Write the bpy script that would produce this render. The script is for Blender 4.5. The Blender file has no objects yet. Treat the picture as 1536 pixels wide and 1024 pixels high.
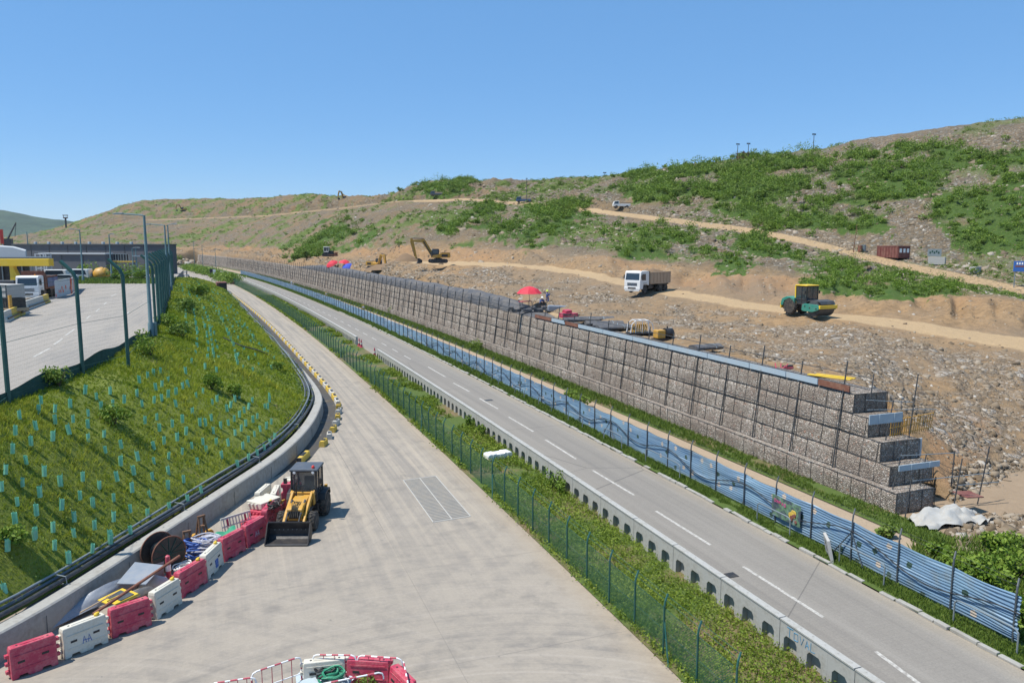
import bpy, bmesh, math, random
import numpy as np
from mathutils import Vector, Matrix, Euler, noise as mnoise
random.seed(7)
RNG = np.random.default_rng(11)
S = bpy.context.scene
COL = S.collection
R = math.radians
# ------------------------------------------------------------------ camera
F, W2, H2, CH = 1150.0, 768.0, 512.0, 13.5
PITCH = math.atan(150.0/F)
YAW = math.atan((W2-350)/F*math.cos(PITCH))
SY, CY = math.sin(YAW), math.cos(YAW)
cam_d = bpy.data.cameras.new('camera'); cam = bpy.data.objects.new('camera', cam_d); COL.objects.link(cam)
cam.location = (0, 0, CH); cam.rotation_euler = (math.pi/2-PITCH, 0, -YAW)
cam_d.sensor_width = 36; cam_d.lens = F/1536*36; cam_d.clip_start = .5; cam_d.clip_end = 30000
S.camera = cam

def ray(px, py):
    x = (px-W2)/F; y = -(py-H2)/F
    fh = math.cos(PITCH)+y*math.sin(PITCH); z = -math.sin(PITCH)+y*math.cos(PITCH)
    return x, fh, z
def P(px, py, z=0.0):
    """world point where the sight line of a photo pixel meets height z"""
    x, fh, zz = ray(px, py); t = (z-CH)/zz; x *= t; d = fh*t
    return Vector((d*SY+x*CY, d*CY-x*SY, z))
def D(px, py, d):
    """world point on the sight line at forward distance d"""
    x, fh, zz = ray(px, py); t = d/fh; x *= t
    return Vector((d*SY+x*CY, d*CY-x*SY, CH+zz*t))
def BX(X0, Y):                       # lines parallel to the gently bending road
    return X0-1.97e-4*Y*Y
def BH(Y):                           # heading of the road at Y (rotation about z of the +Y axis)
    return math.atan(3.94e-4*Y)
# ------------------------------------------------------------------ organisation
def tag(o, label=None, cat=None, group=None, kind=None):
    if label: o['label'] = label
    if cat: o['category'] = cat
    if group: o['group'] = group
    if kind: o['kind'] = kind
    return o
def thing(name, label, cat, loc=(0, 0, 0), rz=0, group=None, scale=1):
    o = bpy.data.objects.new(name, None); COL.objects.link(o)
    o.empty_display_size = .2
    o.location = loc; o.rotation_euler = (0, 0, rz); o.scale = (scale,)*3
    return tag(o, label, cat, group)
KIDS = {}
def kids(o): return KIDS.get(o.name, [])
def dup(o, loc=None, rz=None, label=None, parent=None):
    c = o.copy(); COL.objects.link(c)
    if parent is not None:
        c.parent = parent; KIDS.setdefault(parent.name, []).append(c)
    if loc is not None: c.location = loc
    if rz is not None: c.rotation_euler = (0, 0, rz)
    if label: c['label'] = label
    for k in list(kids(o)): dup(k, parent=c)
    return c
def mesh_obj(name, verts, faces, mat, parent=None, smooth=False, loc=(0, 0, 0), bevel=0, rz=0):
    me = bpy.data.meshes.new(name); me.from_pydata([tuple(v) for v in verts], [], faces); me.update()
    return link(name, me, mat, parent, smooth, loc, bevel, rz)
def link(name, me, mat, parent=None, smooth=False, loc=(0, 0, 0), bevel=0, rz=0):
    o = bpy.data.objects.new(name, me); COL.objects.link(o)
    if mat is not None: me.materials.append(mat)
    if smooth: me.polygons.foreach_set('use_smooth', np.ones(len(me.polygons), dtype=bool))
    o.location = loc; o.rotation_euler = (0, 0, rz)
    if parent is not None:
        o.parent = parent; KIDS.setdefault(parent.name, []).append(o)
    if bevel:
        m = o.modifiers.new('bevel', 'BEVEL'); m.width = bevel; m.segments = 2; m.limit_method = 'ANGLE'; m.angle_limit = R(40)
    return o
def np_mesh(name, V, Q, attrs=None):
    """fast mesh from numpy arrays: V (n,3), Q (m,3|4)"""
    V = np.asarray(V, dtype=np.float32); Q = np.asarray(Q, dtype=np.int32)
    me = bpy.data.meshes.new(name); k = Q.shape[1]
    me.vertices.add(len(V)); me.vertices.foreach_set('co', V.ravel())
    me.loops.add(Q.size); me.loops.foreach_set('vertex_index', Q.ravel())
    me.polygons.add(len(Q)); me.polygons.foreach_set('loop_start', np.arange(0, Q.size, k, dtype=np.int32))
    try: me.polygons.foreach_set('loop_total', np.full(len(Q), k, dtype=np.int32))
    except Exception: pass
    for an, av in (attrs or {}).items():
        a = me.attributes.new(an, 'FLOAT', 'POINT'); a.data.foreach_set('value', np.asarray(av, dtype=np.float32))
    me.update(calc_edges=True); me.validate()
    return me
class MB:
    """collects simple solids into one mesh"""
    def __init__(s): s.v = []; s.f = []
    def add(s, vs, fs):
        n = len(s.v); s.v += [Vector(v) for v in vs]; s.f += [tuple(n+i for i in f) for f in fs]; return s
    def box(s, c, d, rot=None, taper=1.0):
        hx, hy, hz = d[0]/2, d[1]/2, d[2]/2
        vs = [Vector((x*(taper if z > 0 else 1), y*(taper if z > 0 else 1), z)) for z in (-hz, hz) for x, y in ((-hx, -hy), (hx, -hy), (hx, hy), (-hx, hy))]
        if rot: m = Euler(rot).to_matrix(); vs = [m @ v for v in vs]
        c = Vector(c)
        return s.add([v+c for v in vs], [(3, 2, 1, 0), (4, 5, 6, 7), (0, 1, 5, 4), (1, 2, 6, 5), (2, 3, 7, 6), (3, 0, 4, 7)])
    def tube(s, p0, p1, r, n=8, r2=None, cap=True):
        p0 = Vector(p0); p1 = Vector(p1); r2 = r if r2 is None else r2
        a = (p1-p0)
        if a.length < 1e-6: return s
        a.normalize()
        u = a.orthogonal().normalized(); w = a.cross(u)
        vs = []
        for p, rr in ((p0, r), (p1, r2)):
            for i in range(n):
                t = 2*math.pi*i/n; vs.append(p+(u*math.cos(t)+w*math.sin(t))*rr)
        fs = [(i, (i+1) % n, n+(i+1) % n, n+i) for i in range(n)]
        if cap: fs += [tuple(range(n-1, -1, -1)), tuple(range(n, 2*n))]
        return s.add(vs, fs)
    def path(s, pts, r, n=6):
        pts = [Vector(p) for p in pts]; rings = []
        prev = None
        for i, p in enumerate(pts):
            a = (pts[min(i+1, len(pts)-1)]-pts[max(i-1, 0)]).normalized()
            if prev is None: u = a.orthogonal().normalized()
            else:
                u = prev-a*prev.dot(a)
                u = u.normalized() if u.length > 1e-5 else a.orthogonal().normalized()
            prev = u; w = a.cross(u); rings.append([p+(u*math.cos(2*math.pi*k/n)+w*math.sin(2*math.pi*k/n))*r for k in range(n)])
        vs = [v for g in rings for v in g]; fs = []
        for i in range(len(pts)-1):
            for k in range(n): fs.append((i*n+k, i*n+(k+1) % n, (i+1)*n+(k+1) % n, (i+1)*n+k))
        fs += [tuple(range(n-1, -1, -1)), tuple((len(pts)-1)*n+k for k in range(n))]
        return s.add(vs, fs)
    def prism(s, outline, y0, y1, axis='y'):
        """outline of (a,b) pairs extruded along axis between y0 and y1"""
        n = len(outline)
        def pt(a, b, t):
            return {'y': (a, t, b), 'x': (t, a, b), 'z': (a, b, t)}[axis]
        vs = [pt(a, b, y0) for a, b in outline]+[pt(a, b, y1) for a, b in outline]
        fs = [tuple(range(n-1, -1, -1)), tuple(range(n, 2*n))]+[(i, (i+1) % n, n+(i+1) % n, n+i) for i in range(n)]
        return s.add(vs, fs)
    def lathe(s, prof, c=(0, 0, 0), n=20, axis='z'):
        c = Vector(c); vs = []; m = len(prof)
        for r, h in prof:
            for k in range(n):
                t = 2*math.pi*k/n; a, b = r*math.cos(t), r*math.sin(t)
                vs.append(c+Vector({'z': (a, b, h), 'y': (a, h, b), 'x': (h, a, b)}[axis]))
        fs = [(i*n+k, i*n+(k+1) % n, (i+1)*n+(k+1) % n, (i+1)*n+k) for i in range(m-1) for k in range(n)]
        fs += [tuple(range(n-1, -1, -1)), tuple((m-1)*n+k for k in range(n))]
        return s.add(vs, fs)
    def quad(s, a, b, c, d): return s.add([a, b, c, d], [(0, 1, 2, 3)])
    def xf(s, m): s.v = [m @ v for v in s.v]; return s
    def build(s, name, mat, parent=None, smooth=False, loc=(0, 0, 0), bevel=0, rz=0, recalc=True):
        me = bpy.data.meshes.new(name); me.from_pydata([tuple(v) for v in s.v], [], s.f)
        if recalc:
            bm = bmesh.new(); bm.from_mesh(me); bmesh.ops.recalc_face_normals(bm, faces=bm.faces); bm.to_mesh(me); bm.free()
        me.update()
        o = link(name, me, mat, parent, smooth, loc, bevel, rz)
        if smooth:
            try: me.set_sharp_from_angle(angle=R(45))
            except Exception: pass
        return o
def catmull(pts, n):
    """n points evenly spaced along a smooth curve through pts"""
    pts = [Vector(p) for p in pts]; q = [pts[0]*2-pts[1]]+pts+[pts[-1]*2-pts[-2]]; dense = []
    for i in range(1, len(q)-2):
        p0, p1, p2, p3 = q[i-1:i+3]
        for k in range(24):
            t = k/24
            dense.append(.5*((2*p1)+(p2-p0)*t+(2*p0-5*p1+4*p2-p3)*t*t+(3*p1-p0-3*p2+p3)*t**3))
    dense.append(pts[-1])
    L = [0]
    for a, b in zip(dense, dense[1:]): L.append(L[-1]+(b-a).length)
    out = []; j = 0
    for k in range(n):
        s = L[-1]*k/(n-1)
        while j < len(L)-2 and L[j+1] < s: j += 1
        t = (s-L[j])/max(1e-9, L[j+1]-L[j]); out.append(dense[j].lerp(dense[j+1], min(1, max(0, t))))
    return out
def plen(pts): return sum((b-a).length for a, b in zip(pts, pts[1:]))
# ------------------------------------------------------------------ materials
class NT:
    def __init__(s, name):
        s.m = bpy.data.materials.new(name); s.m.use_nodes = True; s.t = s.m.node_tree; s.b = s.t.nodes['Principled BSDF']
    def n(s, typ, **kw):
        x = s.t.nodes.new('ShaderNode'+typ)
        for k, v in kw.items():
            if k.startswith('i_'): x.inputs[k[2:].replace('_', ' ')].default_value = v
            elif k.startswith('x_'): x.inputs[int(k[2:])].default_value = v
            else: setattr(x, k, v)
        return x
    def l(s, a, b): s.t.links.new(a, b)
    def pos(s): return s.n('NewGeometry').outputs['Position']
    def obj(s): return s.n('TexCoord').outputs['Object']
    def noise(s, v, scale, detail=4, rough=.6):
        x = s.n('TexNoise'); x.inputs['Scale'].default_value = scale; x.inputs['Detail'].default_value = detail
        x.inputs['Roughness'].default_value = rough; s.l(v, x.inputs['Vector']); return x.outputs['Fac']
    def ramp(s, f, stops, interp='LINEAR'):
        x = s.n('ValToRGB'); r = x.color_ramp; r.interpolation = interp
        while len(r.elements) < len(stops): r.elements.new(.5)
        for e, (p, c) in zip(r.elements, stops):
            e.position = p; e.color = (c[0], c[1], c[2], 1) if not isinstance(c, (int, float)) else (c, c, c, 1)
        s.l(f, x.inputs['Fac']); return x.outputs['Color']
    def mix(s, f, a, b, mode='MIX'):
        x = s.n('Mix', data_type='RGBA', blend_type=mode)
        for i, q in ((0, f), (6, a), (7, b)):
            if hasattr(q, 'links'): s.l(q, x.inputs[i])
            elif i == 0: x.inputs[0].default_value = q
            else: x.inputs[i].default_value = (*q, 1) if len(q) == 3 else q
        return x.outputs[2]
    def math(s, op, a, b=0.0, c=None):
        x = s.n('Math', operation=op)
        for i, q in enumerate((a, b) if c is None else (a, b, c)):
            if hasattr(q, 'links'): s.l(q, x.inputs[i])
            else: x.inputs[i].default_value = q
        return x.outputs[0]
    def maprange(s, f, a, b, c=0.0, d=1.0):
        x = s.n('MapRange'); s.l(f, x.inputs[0])
        for i, q in enumerate((a, b, c, d)): x.inputs[i+1].default_value = q
        return x.outputs[0]
    def attr(s, name): return s.n('Attribute', attribute_name=name).outputs['Fac']
    def mapv(s, v, scale=(1, 1, 1), rot=(0, 0, 0)):
        x = s.n('Mapping'); x.inputs['Scale'].default_value = scale; x.inputs['Rotation'].default_value = rot; s.l(v, x.inputs[0]); return x.outputs[0]
    def bump(s, h, strength=.3, dist=.02):
        x = s.n('Bump'); x.inputs['Strength'].default_value = strength; x.inputs['Distance'].default_value = dist; s.l(h, x.inputs['Height']); s.l(x.outputs[0], s.b.inputs['Normal']); return x
    def base(s, c):
        if hasattr(c, 'links'): s.l(c, s.b.inputs['Base Color'])
        else: s.b.inputs['Base Color'].default_value = (*c, 1)
    def rough(s, r): s.b.inputs['Roughness'].default_value = r
def lighter(c, k): return tuple(min(1, x*k) for x in c)
def paint(name, c, rough=.45, wear=.25, scale=3.0, metal=0.0, dust=(.34, .27, .18), dustamt=.25, bump=.0, spec=.5):
    """painted or plain surface with blotchy tone, fading and a little dust"""
    t = NT(name); v = t.obj()
    n1 = t.noise(v, scale, 6, .65); n2 = t.noise(v, scale*6, 3)
    col = t.mix(n1, lighter(c, 1-wear), lighter(c, 1+wear*.8))
    f = t.maprange(t.math('MULTIPLY', n1, t.math('ADD', n2, .5)), .42, .75, 0, dustamt)
    col = t.mix(f, col, dust)
    t.base(col); t.rough(rough); t.b.inputs['Metallic'].default_value = metal
    t.b.inputs['Specular IOR Level'].default_value = spec
    t.l(t.maprange(n2, .3, .7, rough-.08, min(1, rough+.15)), t.b.inputs['Roughness'])
    if bump: t.bump(n2, bump, .02)
    return t.m
M = {}
M['green_steel'] = paint('green_steel', (.012, .085, .07), .5, .3, 1.5, dustamt=.08)
M['dark_steel'] = paint('dark_steel', (.045, .05, .055), .55, .4, 2, dustamt=.15)
M['galv'] = paint('galvanised_steel', (.26, .3, .31), .45, .25, 3, metal=.4, dustamt=.1)
M['grey_post'] = paint('grey_post', (.06, .075, .085), .5, .3, 2, dustamt=.12)
M['lamp_steel'] = paint('lamp_steel', (.12, .2, .21), .5, .25, 1, dustamt=.08)
M['red_plastic'] = paint('red_plastic', (.46, .035, .08), .5, .3, 2.6, dustamt=.45, dust=(.55, .3, .26), bump=.05)
M['white_plastic'] = paint('white_plastic', (.62, .59, .5), .55, .22, 2.6, dustamt=.55, dust=(.42, .35, .24), bump=.05)
M['yellow'] = paint('yellow_paint', (.56, .29, .025), .5, .3, 2.2, dustamt=.6)
M['yellow_bright'] = paint('yellow_bright', (.75, .5, .03), .45, .2, 1.4, dustamt=.15)
M['roller_green'] = paint('roller_green', (.03, .23, .17), .45, .2, 1.4, dustamt=.2)
M['truck_white'] = paint('truck_white', (.72, .72, .7), .35, .1, 1.2, dustamt=.2)
M['truck_tan'] = paint('truck_tan', (.42, .3, .2), .7, .3, 1.2, dustamt=.5)
M['truck_blue'] = paint('truck_blue', (.03, .1, .22), .5, .35, 1.2, dustamt=.3)
M['rust'] = paint('rust', (.2, .075, .045), .8, .4, 2.5, dustamt=.3)
M['skip_red'] = paint('skip_red', (.18, .055, .045), .75, .35, 1.5, dustamt=.3)
M['black'] = paint('black_parts', (.018, .018, .02), .5, .4, 3, dustamt=.12)
M['rubber'] = paint('rubber', (.025, .025, .026), .85, .4, 4, dustamt=.4)
M['roof_grey'] = paint('roof_grey', (.075, .09, .11), .5, .25, 2, dustamt=.12)
M['wood'] = paint('weathered_timber', (.17, .085, .045), .8, .45, 3, dustamt=.25)
M['pale_wood'] = paint('pale_timber', (.42, .31, .19), .8, .35, 3, dustamt=.25)
M['concrete'] = paint('cast_concrete', (.42, .41, .38), .85, .25, 1.2, dustamt=.35, dust=(.27, .24, .19), bump=.15)
M['concrete_pale'] = paint('pale_concrete', (.52, .5, .44), .85, .22, 1.2, dustamt=.35, dust=(.32, .27, .2), bump=.15)
M['wall_concrete'] = paint('wall_concrete', (.36, .35, .315), .85, .4, .9, dustamt=.6, dust=(.16, .14, .11), bump=.2)
M['block_concrete'] = paint('block_concrete', (.4, .395, .365), .85, .3, 1.3, dustamt=.6, dust=(.2, .18, .14), bump=.15)
M['grating'] = paint('grating_steel', (.27, .25, .215), .8, .25, 1.5, dustamt=.4)
M['kerb_yellow'] = paint('kerb_yellow', (.62, .42, .05), .7, .3, 3, dustamt=.4)
M['pipe'] = paint('pipe_black', (.03, .036, .042), .4, .5, .8, dustamt=.25)
M['pipe_grey'] = paint('pipe_grey', (.12, .135, .15), .45, .3, .8, dustamt=.25)
M['umbrella_red'] = paint('umbrella_red', (.6, .025, .05), .7, .15, 2, dustamt=.05)
M['umbrella_blue'] = paint('umbrella_blue', (.02, .06, .42), .7, .15, 2, dustamt=.05)
M['tarp_grey'] = paint('tarp_grey', (.2, .235, .28), .5, .25, .7, dustamt=.4, dust=(.33, .31, .28), bump=.3)
M['tarp_white'] = paint('tarp_white', (.38, .38, .36), .8, .3, 1.5, dustamt=.5)
M['sack_white'] = paint('sack_white', (.55, .54, .5), .8, .2, 2, dustamt=.3, bump=.3)
M['geotextile'] = paint('geotextile', (.075, .08, .09), .9, .3, 1.0, dustamt=.35, bump=.3)
M['plank_blue'] = paint('plank_blue', (.38, .47, .53), .6, .3, .6, dustamt=.3)
M['green_net'] = paint('green_netting', (.008, .055, .042), .85, .45, .6, dustamt=.2, dust=(.06, .12, .09), bump=.4)
M['green_tarp'] = paint('green_tarp', (.03, .26, .14), .6, .25, 2, dustamt=.15)
M['cable_blue'] = paint('cable_blue', (.05, .13, .42), .6, .3, 4, dustamt=.15)
M['cable_pale'] = paint('cable_pale', (.5, .5, .55), .6, .3, 4, dustamt=.15)
M['skin'] = paint('skin', (.35, .2, .13), .6, .1, 5, dustamt=0)
M['cloth_blue'] = paint('work_blue', (.05, .1, .25), .85, .2, 5, dustamt=.1)
M['hi_vis'] = paint('hi_vis', (.6, .7, .05), .7, .1, 5, dustamt=.05)
M['wall_dark'] = paint('wall_dark', (.11, .115, .125), .8, .2, .15, dustamt=.1, dust=(.14, .15, .16))
M['wall_pale'] = paint('wall_pale', (.5, .52, .52), .7, .15, .3, dustamt=.1)
M['lens_orange'] = paint('lens_orange', (.7, .25, .02), .3, .2, 4, dustamt=.1)
M['lens_red'] = paint('lens_red', (.6, .03, .02), .3, .2, 4, dustamt=.1)
M['lamp_white'] = paint('lamp_white', (.8, .8, .78), .2, .05, 4, dustamt=.05)
M['sign_blue'] = paint('sign_blue', (.03, .12, .4), .5, .15, 2, dustamt=.05)
def glass():
    t = NT('cab_glass'); t.base((.045, .06, .07)); t.b.inputs['Roughness'].default_value = .08; t.b.inputs['Alpha'].default_value = .72
    t.b.inputs['Specular IOR Level'].default_value = .6
    return t.m
M['glass'] = glass()
def plain_glass():
    t = NT('window_glass'); t.base((.03, .045, .06)); t.b.inputs['Roughness'].default_value = .06; t.b.inputs['Specular IOR Level'].default_value = .7
    return t.m
M['window'] = plain_glass()
# ------------------------------------------------------------------ sky and sun
S.view_settings.view_transform = 'Standard'; S.view_settings.look = 'None'; S.view_settings.gamma = 1
S.view_settings.exposure = 0.42
SUN = Vector((-.95, .10, 0)).normalized()*math.cos(R(64)); SUN.z = math.sin(R(64))
w = bpy.data.worlds.new('World'); S.world = w; w.use_nodes = True
nt = w.node_tree; bg = nt.nodes['Background']
sky = nt.nodes.new('ShaderNodeTexSky'); sky.sky_type = 'NISHITA'; sky.sun_disc = False
sky.sun_elevation = R(64); sky.sun_rotation = math.atan2(SUN.x, SUN.y); sky.altitude = 1500
sky.air_density = 1.0; sky.dust_density = 0.0; sky.ozone_density = 4.0
hs = nt.nodes.new('ShaderNodeHueSaturation'); hs.inputs['Saturation'].default_value = 1.18; nt.links.new(sky.outputs[0], hs.inputs['Color']); mxs = nt.nodes.new('ShaderNodeMix'); mxs.data_type = 'RGBA'; mxs.inputs[0].default_value = .6; nt.links.new(hs.outputs[0], mxs.inputs[6]); mxs.inputs[7].default_value = (1.08, 2.5, 4.75, 1); nt.links.new(mxs.outputs[2], bg.inputs[0]); bg.inputs[1].default_value = .125
sl = bpy.data.lights.new('sun', 'SUN'); so = bpy.data.objects.new('sun', sl); COL.objects.link(so)
sl.energy = 4.4; sl.angle = R(.53); sl.color = (1, .955, .88)
so.rotation_euler = SUN.to_track_quat('Z', 'Y').to_euler(); so.location = (0, 0, 300)

# ------------------------------------------------------------------ numpy noise
def vnoise(x, y, seed=0):
    r = np.random.default_rng(seed); L = r.random((256, 256))
    xi = np.floor(x).astype(int); yi = np.floor(y).astype(int); fx = x-xi; fy = y-yi
    fx = fx*fx*(3-2*fx); fy = fy*fy*(3-2*fy)
    g = lambda a, b: L[a % 256, b % 256]
    return (g(xi, yi)*(1-fx)+g(xi+1, yi)*fx)*(1-fy)+(g(xi, yi+1)*(1-fx)+g(xi+1, yi+1)*fx)*fy
def fbm(x, y, o=5, seed=0):
    s = 0; a = .5; t = 0
    for k in range(o):
        s = s+a*vnoise(x*2**k+17.3*k, y*2**k-9.1*k, seed+k); t += a; a *= .55
    return s/t
def pip(px, py, poly):
    ins = np.zeros(len(px), bool); n = len(poly)
    for i in range(n):
        x0, y0 = poly[i]; x1, y1 = poly[(i+1) % n]
        if y0 == y1: continue
        c = ((y0 > py) != (y1 > py)) & (px < (x1-x0)*(py-y0)/(y1-y0)+x0); ins ^= c
    return ins

# ------------------------------------------------------------------ flat ground
def ground_mat():
    t = NT('waste_ground'); v = t.pos()
    n = t.noise(v, .05, 6); n2 = t.noise(v, 1.5, 5)
    c = t.mix(t.maprange(n, .4, .6), (.17, .13, .08), (.05, .085, .025)); c = t.mix(t.maprange(n2, .45, .7), c, (.1, .09, .05))
    t.base(c); t.rough(.95); t.bump(n2, .5, .1); return t.m
g = MB().quad((-4000, -200, -.06), (4000, -200, -.06), (4000, 5000, -.06), (-4000, 5000, -.06)).build('ground', ground_mat())
g['kind'] = 'structure'
def sea_mat():
    t = NT('sea_water'); t.base((.12, .2, .26)); t.rough(.25); t.bump(t.noise(t.pos(), .3, 3), .2, .2); return t.m
sea = MB().quad((-3800, 1000, -.04), (-330, 1000, -.04), (-330, 2600, -.04), (-3800, 2600, -.04)).build('sea', sea_mat()); sea['kind'] = 'structure'

def strip(name, x0, x1, ys, z, mat):
    V = []; Q = []
    for y in ys:
        a = x0(y) if callable(x0) else BX(x0, y); b = x1(y) if callable(x1) else BX(x1, y)
        V += [(a, y, z), (b, y, z)]
    for i in range(len(ys)-1): Q.append((2*i, 2*i+1, 2*i+3, 2*i+2))
    return mesh_obj(name, V, Q, mat)
def road_concrete():
    t = NT('dusty_concrete'); v = t.pos()
    # gentle straightening so streaks run along the bend
    sep = t.n('SeparateXYZ'); t.l(v, sep.inputs[0]); X = sep.outputs[0]; Y = sep.outputs[1]
    u = t.math('ADD', X, t.math('MULTIPLY', t.math('MULTIPLY', Y, Y), 1.97e-4))
    cmb = t.n('CombineXYZ'); t.l(u, cmb.inputs[0]); t.l(Y, cmb.inputs[1]); uv = cmb.outputs[0]
    big = t.noise(v, .12, 6, .6); fine = t.noise(v, 9, 5, .7); mid = t.noise(v, .9, 6, .7)
    c = t.mix(big, (.275, .24, .192), (.36, .312, .25))
    c = t.mix(t.maprange(mid, .45, .7, 0, .7), c, (.22, .197, .168))
    st = t.noise(t.mapv(uv, (2.2, .035, 1)), 1.0, 6, .65)                  # tyre streaks along the road
    far = t.maprange(Y, 24, 40)
    c = t.mix(t.math('MULTIPLY', t.maprange(st, .5, .66, 0, .7), far), c, (.42, .355, .27))
    c = t.mix(t.math('MULTIPLY', t.maprange(st, .5, .36, 0, .65), far), c, (.2, .182, .158))
    # turning tracks: rings round two centres
    for cx, cy, k, sc in ((4.5, 10.5, .9, 1.3), (-6, 45, .6, .9), (9, 2, .85, 1.6), (-9, 14, .7, 1.1)):
        d = t.n('VectorMath', operation='DISTANCE'); t.l(t.mix(.04, v, t.n('TexNoise', i_Scale=.3).outputs['Color'], 'ADD'), d.inputs[0]); d.inputs[1].default_value = (cx, cy, 0)
        cb = t.n('CombineXYZ'); t.l(t.math('MULTIPLY', d.outputs['Value'], sc), cb.inputs[0]); cb.inputs[1].default_value = cx
        rn = t.noise(cb.outputs[0], 1.6, 5, .75)
        near = t.math('SUBTRACT', 1.0, t.maprange(d.outputs['Value'], 6, 26))
        c = t.mix(t.math('MULTIPLY', t.math('MULTIPLY', t.maprange(rn, .52, .6), near), t.math('MULTIPLY', t.maprange(mid, .35, .6, .05, 1), k*.55)), c, (.135, .128, .12))
        c = t.mix(t.math('MULTIPLY', t.math('MULTIPLY', t.maprange(rn, .46, .36), near), k*.6), c, (.4, .35, .29))
    # sandy margin beside the fence
    m = t.maprange(t.math('ADD', u, t.math('MULTIPLY', mid, 1.6)), 12.2, 13.6)
    c = t.mix(t.math('MULTIPLY', m, .6), c, (.36, .275, .18))
    jn = t.math('LESS_THAN', t.math('FRACT', t.math('DIVIDE', t.math('ADD', Y, t.math('MULTIPLY', mid, .15)), 7.5)), .0035); jn = t.math('MAXIMUM', jn, t.math('LESS_THAN', t.math('ABSOLUTE', t.math('SUBTRACT', u, 6.3)), .018)); c = t.mix(t.math('MULTIPLY', jn, t.maprange(big, .35, .6, .1, .6)), c, (.11, .1, .09))
    oil = t.noise(v, .55, 4, .6); c = t.mix(t.maprange(oil, .58, .72, 0, .6), c, (.17, .155, .135))
    # cracks and slab joints
    vo = t.n('TexVoronoi', feature='DISTANCE_TO_EDGE'); t.l(t.mix(2.5, v, t.n('TexNoise', i_Scale=.35, i_Detail=8).outputs['Color'], 'ADD'), vo.inputs['Vector']); vo.inputs['Scale'].default_value = .085
    cr = t.math('LESS_THAN', vo.outputs['Distance'], .0022)
    c = t.mix(t.math('MULTIPLY', cr, 0.0), c, (.09, .08, .07))
    sp = t.noise(v, 3.2, 2, .4); c = t.mix(t.maprange(sp, .76, .8, 0, .6), c, (.12, .11, .1))
    c = t.mix(t.maprange(fine, .35, .7, 0, .22), c, (.16, .145, .125))
    t.base(c); t.rough(.9); t.bump(t.math('ADD', fine, mid), .25, .03); return t.m
ys = [y for y in range(-6, 60, 3)]+[y for y in range(60, 441, 10)]
st_ = strip('concrete_road', lambda y: -120 if y > 12 else -60, 12.55, ys, 0, road_concrete()); st_['kind'] = 'structure'
def verge_mat(name='verge_soil', brown=.56):
    t = NT(name); v = t.pos(); n = t.noise(v, .22, 6, .65); n2 = t.noise(v, 4, 6, .7)
    c = t.mix(t.maprange(n, brown-.08, brown+.08), (.07, .11, .015), (.19, .13, .07)); c = t.mix(t.maprange(n2, .5, .7, 0, .7), c, (.035, .06, .012))
    t.base(c); t.rough(.95); t.bump(n2, .6, .08); return t.m
VG = verge_mat()
ysr = [y for y in range(4, 60, 3)]+[y for y in range(60, 441, 10)]
strip('verge', 12.55, 16.9, ysr, .02, VG)['kind'] = 'structure'
def road_asphalt():
    t = NT('worn_paving'); v = t.pos()
    big = t.noise(v, .1, 6, .6); fine = t.noise(v, 14, 5, .75); mid = t.noise(v, .8, 5, .65)
    br = t.n('TexBrick'); br.inputs['Scale'].default_value = 1.0; br.inputs['Brick Width'].default_value = .42; br.inputs['Row Height'].default_value = .21
    br.inputs['Mortar Size'].default_value = .012; br.inputs['Color1'].default_value = (.185, .17, .15, 1); br.inputs['Color2'].default_value = (.24, .222, .195, 1); br.inputs['Mortar'].default_value = (.13, .12, .105, 1)
    t.l(v, br.inputs['Vector'])
    c = t.mix(.22, t.mix(big, (.21, .19, .16), (.285, .258, .218)), br.outputs['Color'])
    sep = t.n('SeparateXYZ'); t.l(v, sep.inputs[0])
    u = t.math('ADD', sep.outputs[0], t.math('MULTIPLY', t.math('MULTIPLY', sep.outputs[1], sep.outputs[1]), 1.97e-4))
    cmb = t.n('CombineXYZ'); t.l(u, cmb.inputs[0]); t.l(sep.outputs[1], cmb.inputs[1])
    st = t.noise(t.mapv(cmb.outputs[0], (1.6, .03, 1)), 1.0, 5, .6)
    c = t.mix(t.maprange(st, .5, .68, 0, .5), c, (.3, .275, .235)); c = t.mix(t.maprange(st, .48, .32, 0, .4), c, (.14, .13, .118))
    ed = t.maprange(t.math('ADD', t.math('ABSOLUTE', t.math('SUBTRACT', u, 19.95)), t.math('MULTIPLY', mid, .8)), 2.6, 3.5)
    c = t.mix(t.math('MULTIPLY', ed, .6), c, (.36, .3, .215))
    vo = t.n('TexVoronoi', feature='DISTANCE_TO_EDGE'); t.l(t.mix(.3, v, t.n('TexNoise', i_Scale=1.0, i_Detail=5).outputs['Color'], 'ADD'), vo.inputs['Vector']); vo.inputs['Scale'].default_value = .07
    c = t.mix(t.math('MULTIPLY', t.math('LESS_THAN', vo.outputs['Distance'], .0016), .45), c, (.04, .04, .04))
    c = t.mix(t.maprange(fine, .38, .68, 0, .35), c, (.10, .095, .085))
    t.base(c); t.rough(.88); t.bump(t.math('ADD', fine, t.math('MULTIPLY', br.outputs['Fac'], -.4)), .3, .03); return t.m
strip('road', 16.9, 23.05, ysr, .0, road_asphalt())['kind'] = 'structure'
strip('verge', 23.05, 24.9, ysr, .06, verge_mat('verge_grass_soil', .7))['kind'] = 'structure'
def dirt(name='dirt_path', c1=(.29, .215, .145), c2=(.4, .31, .21), sc=.5):
    t = NT(name); v = t.pos(); n = t.noise(v, sc, 6, .65); n2 = t.noise(v, 7, 5, .7)
    c = t.mix(n, c1, c2); c = t.mix(t.maprange(n2, .5, .75, 0, .6), c, (.17, .14, .1)); t.base(c); t.rough(.95); t.bump(n2, .5, .05); return t.m
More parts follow.
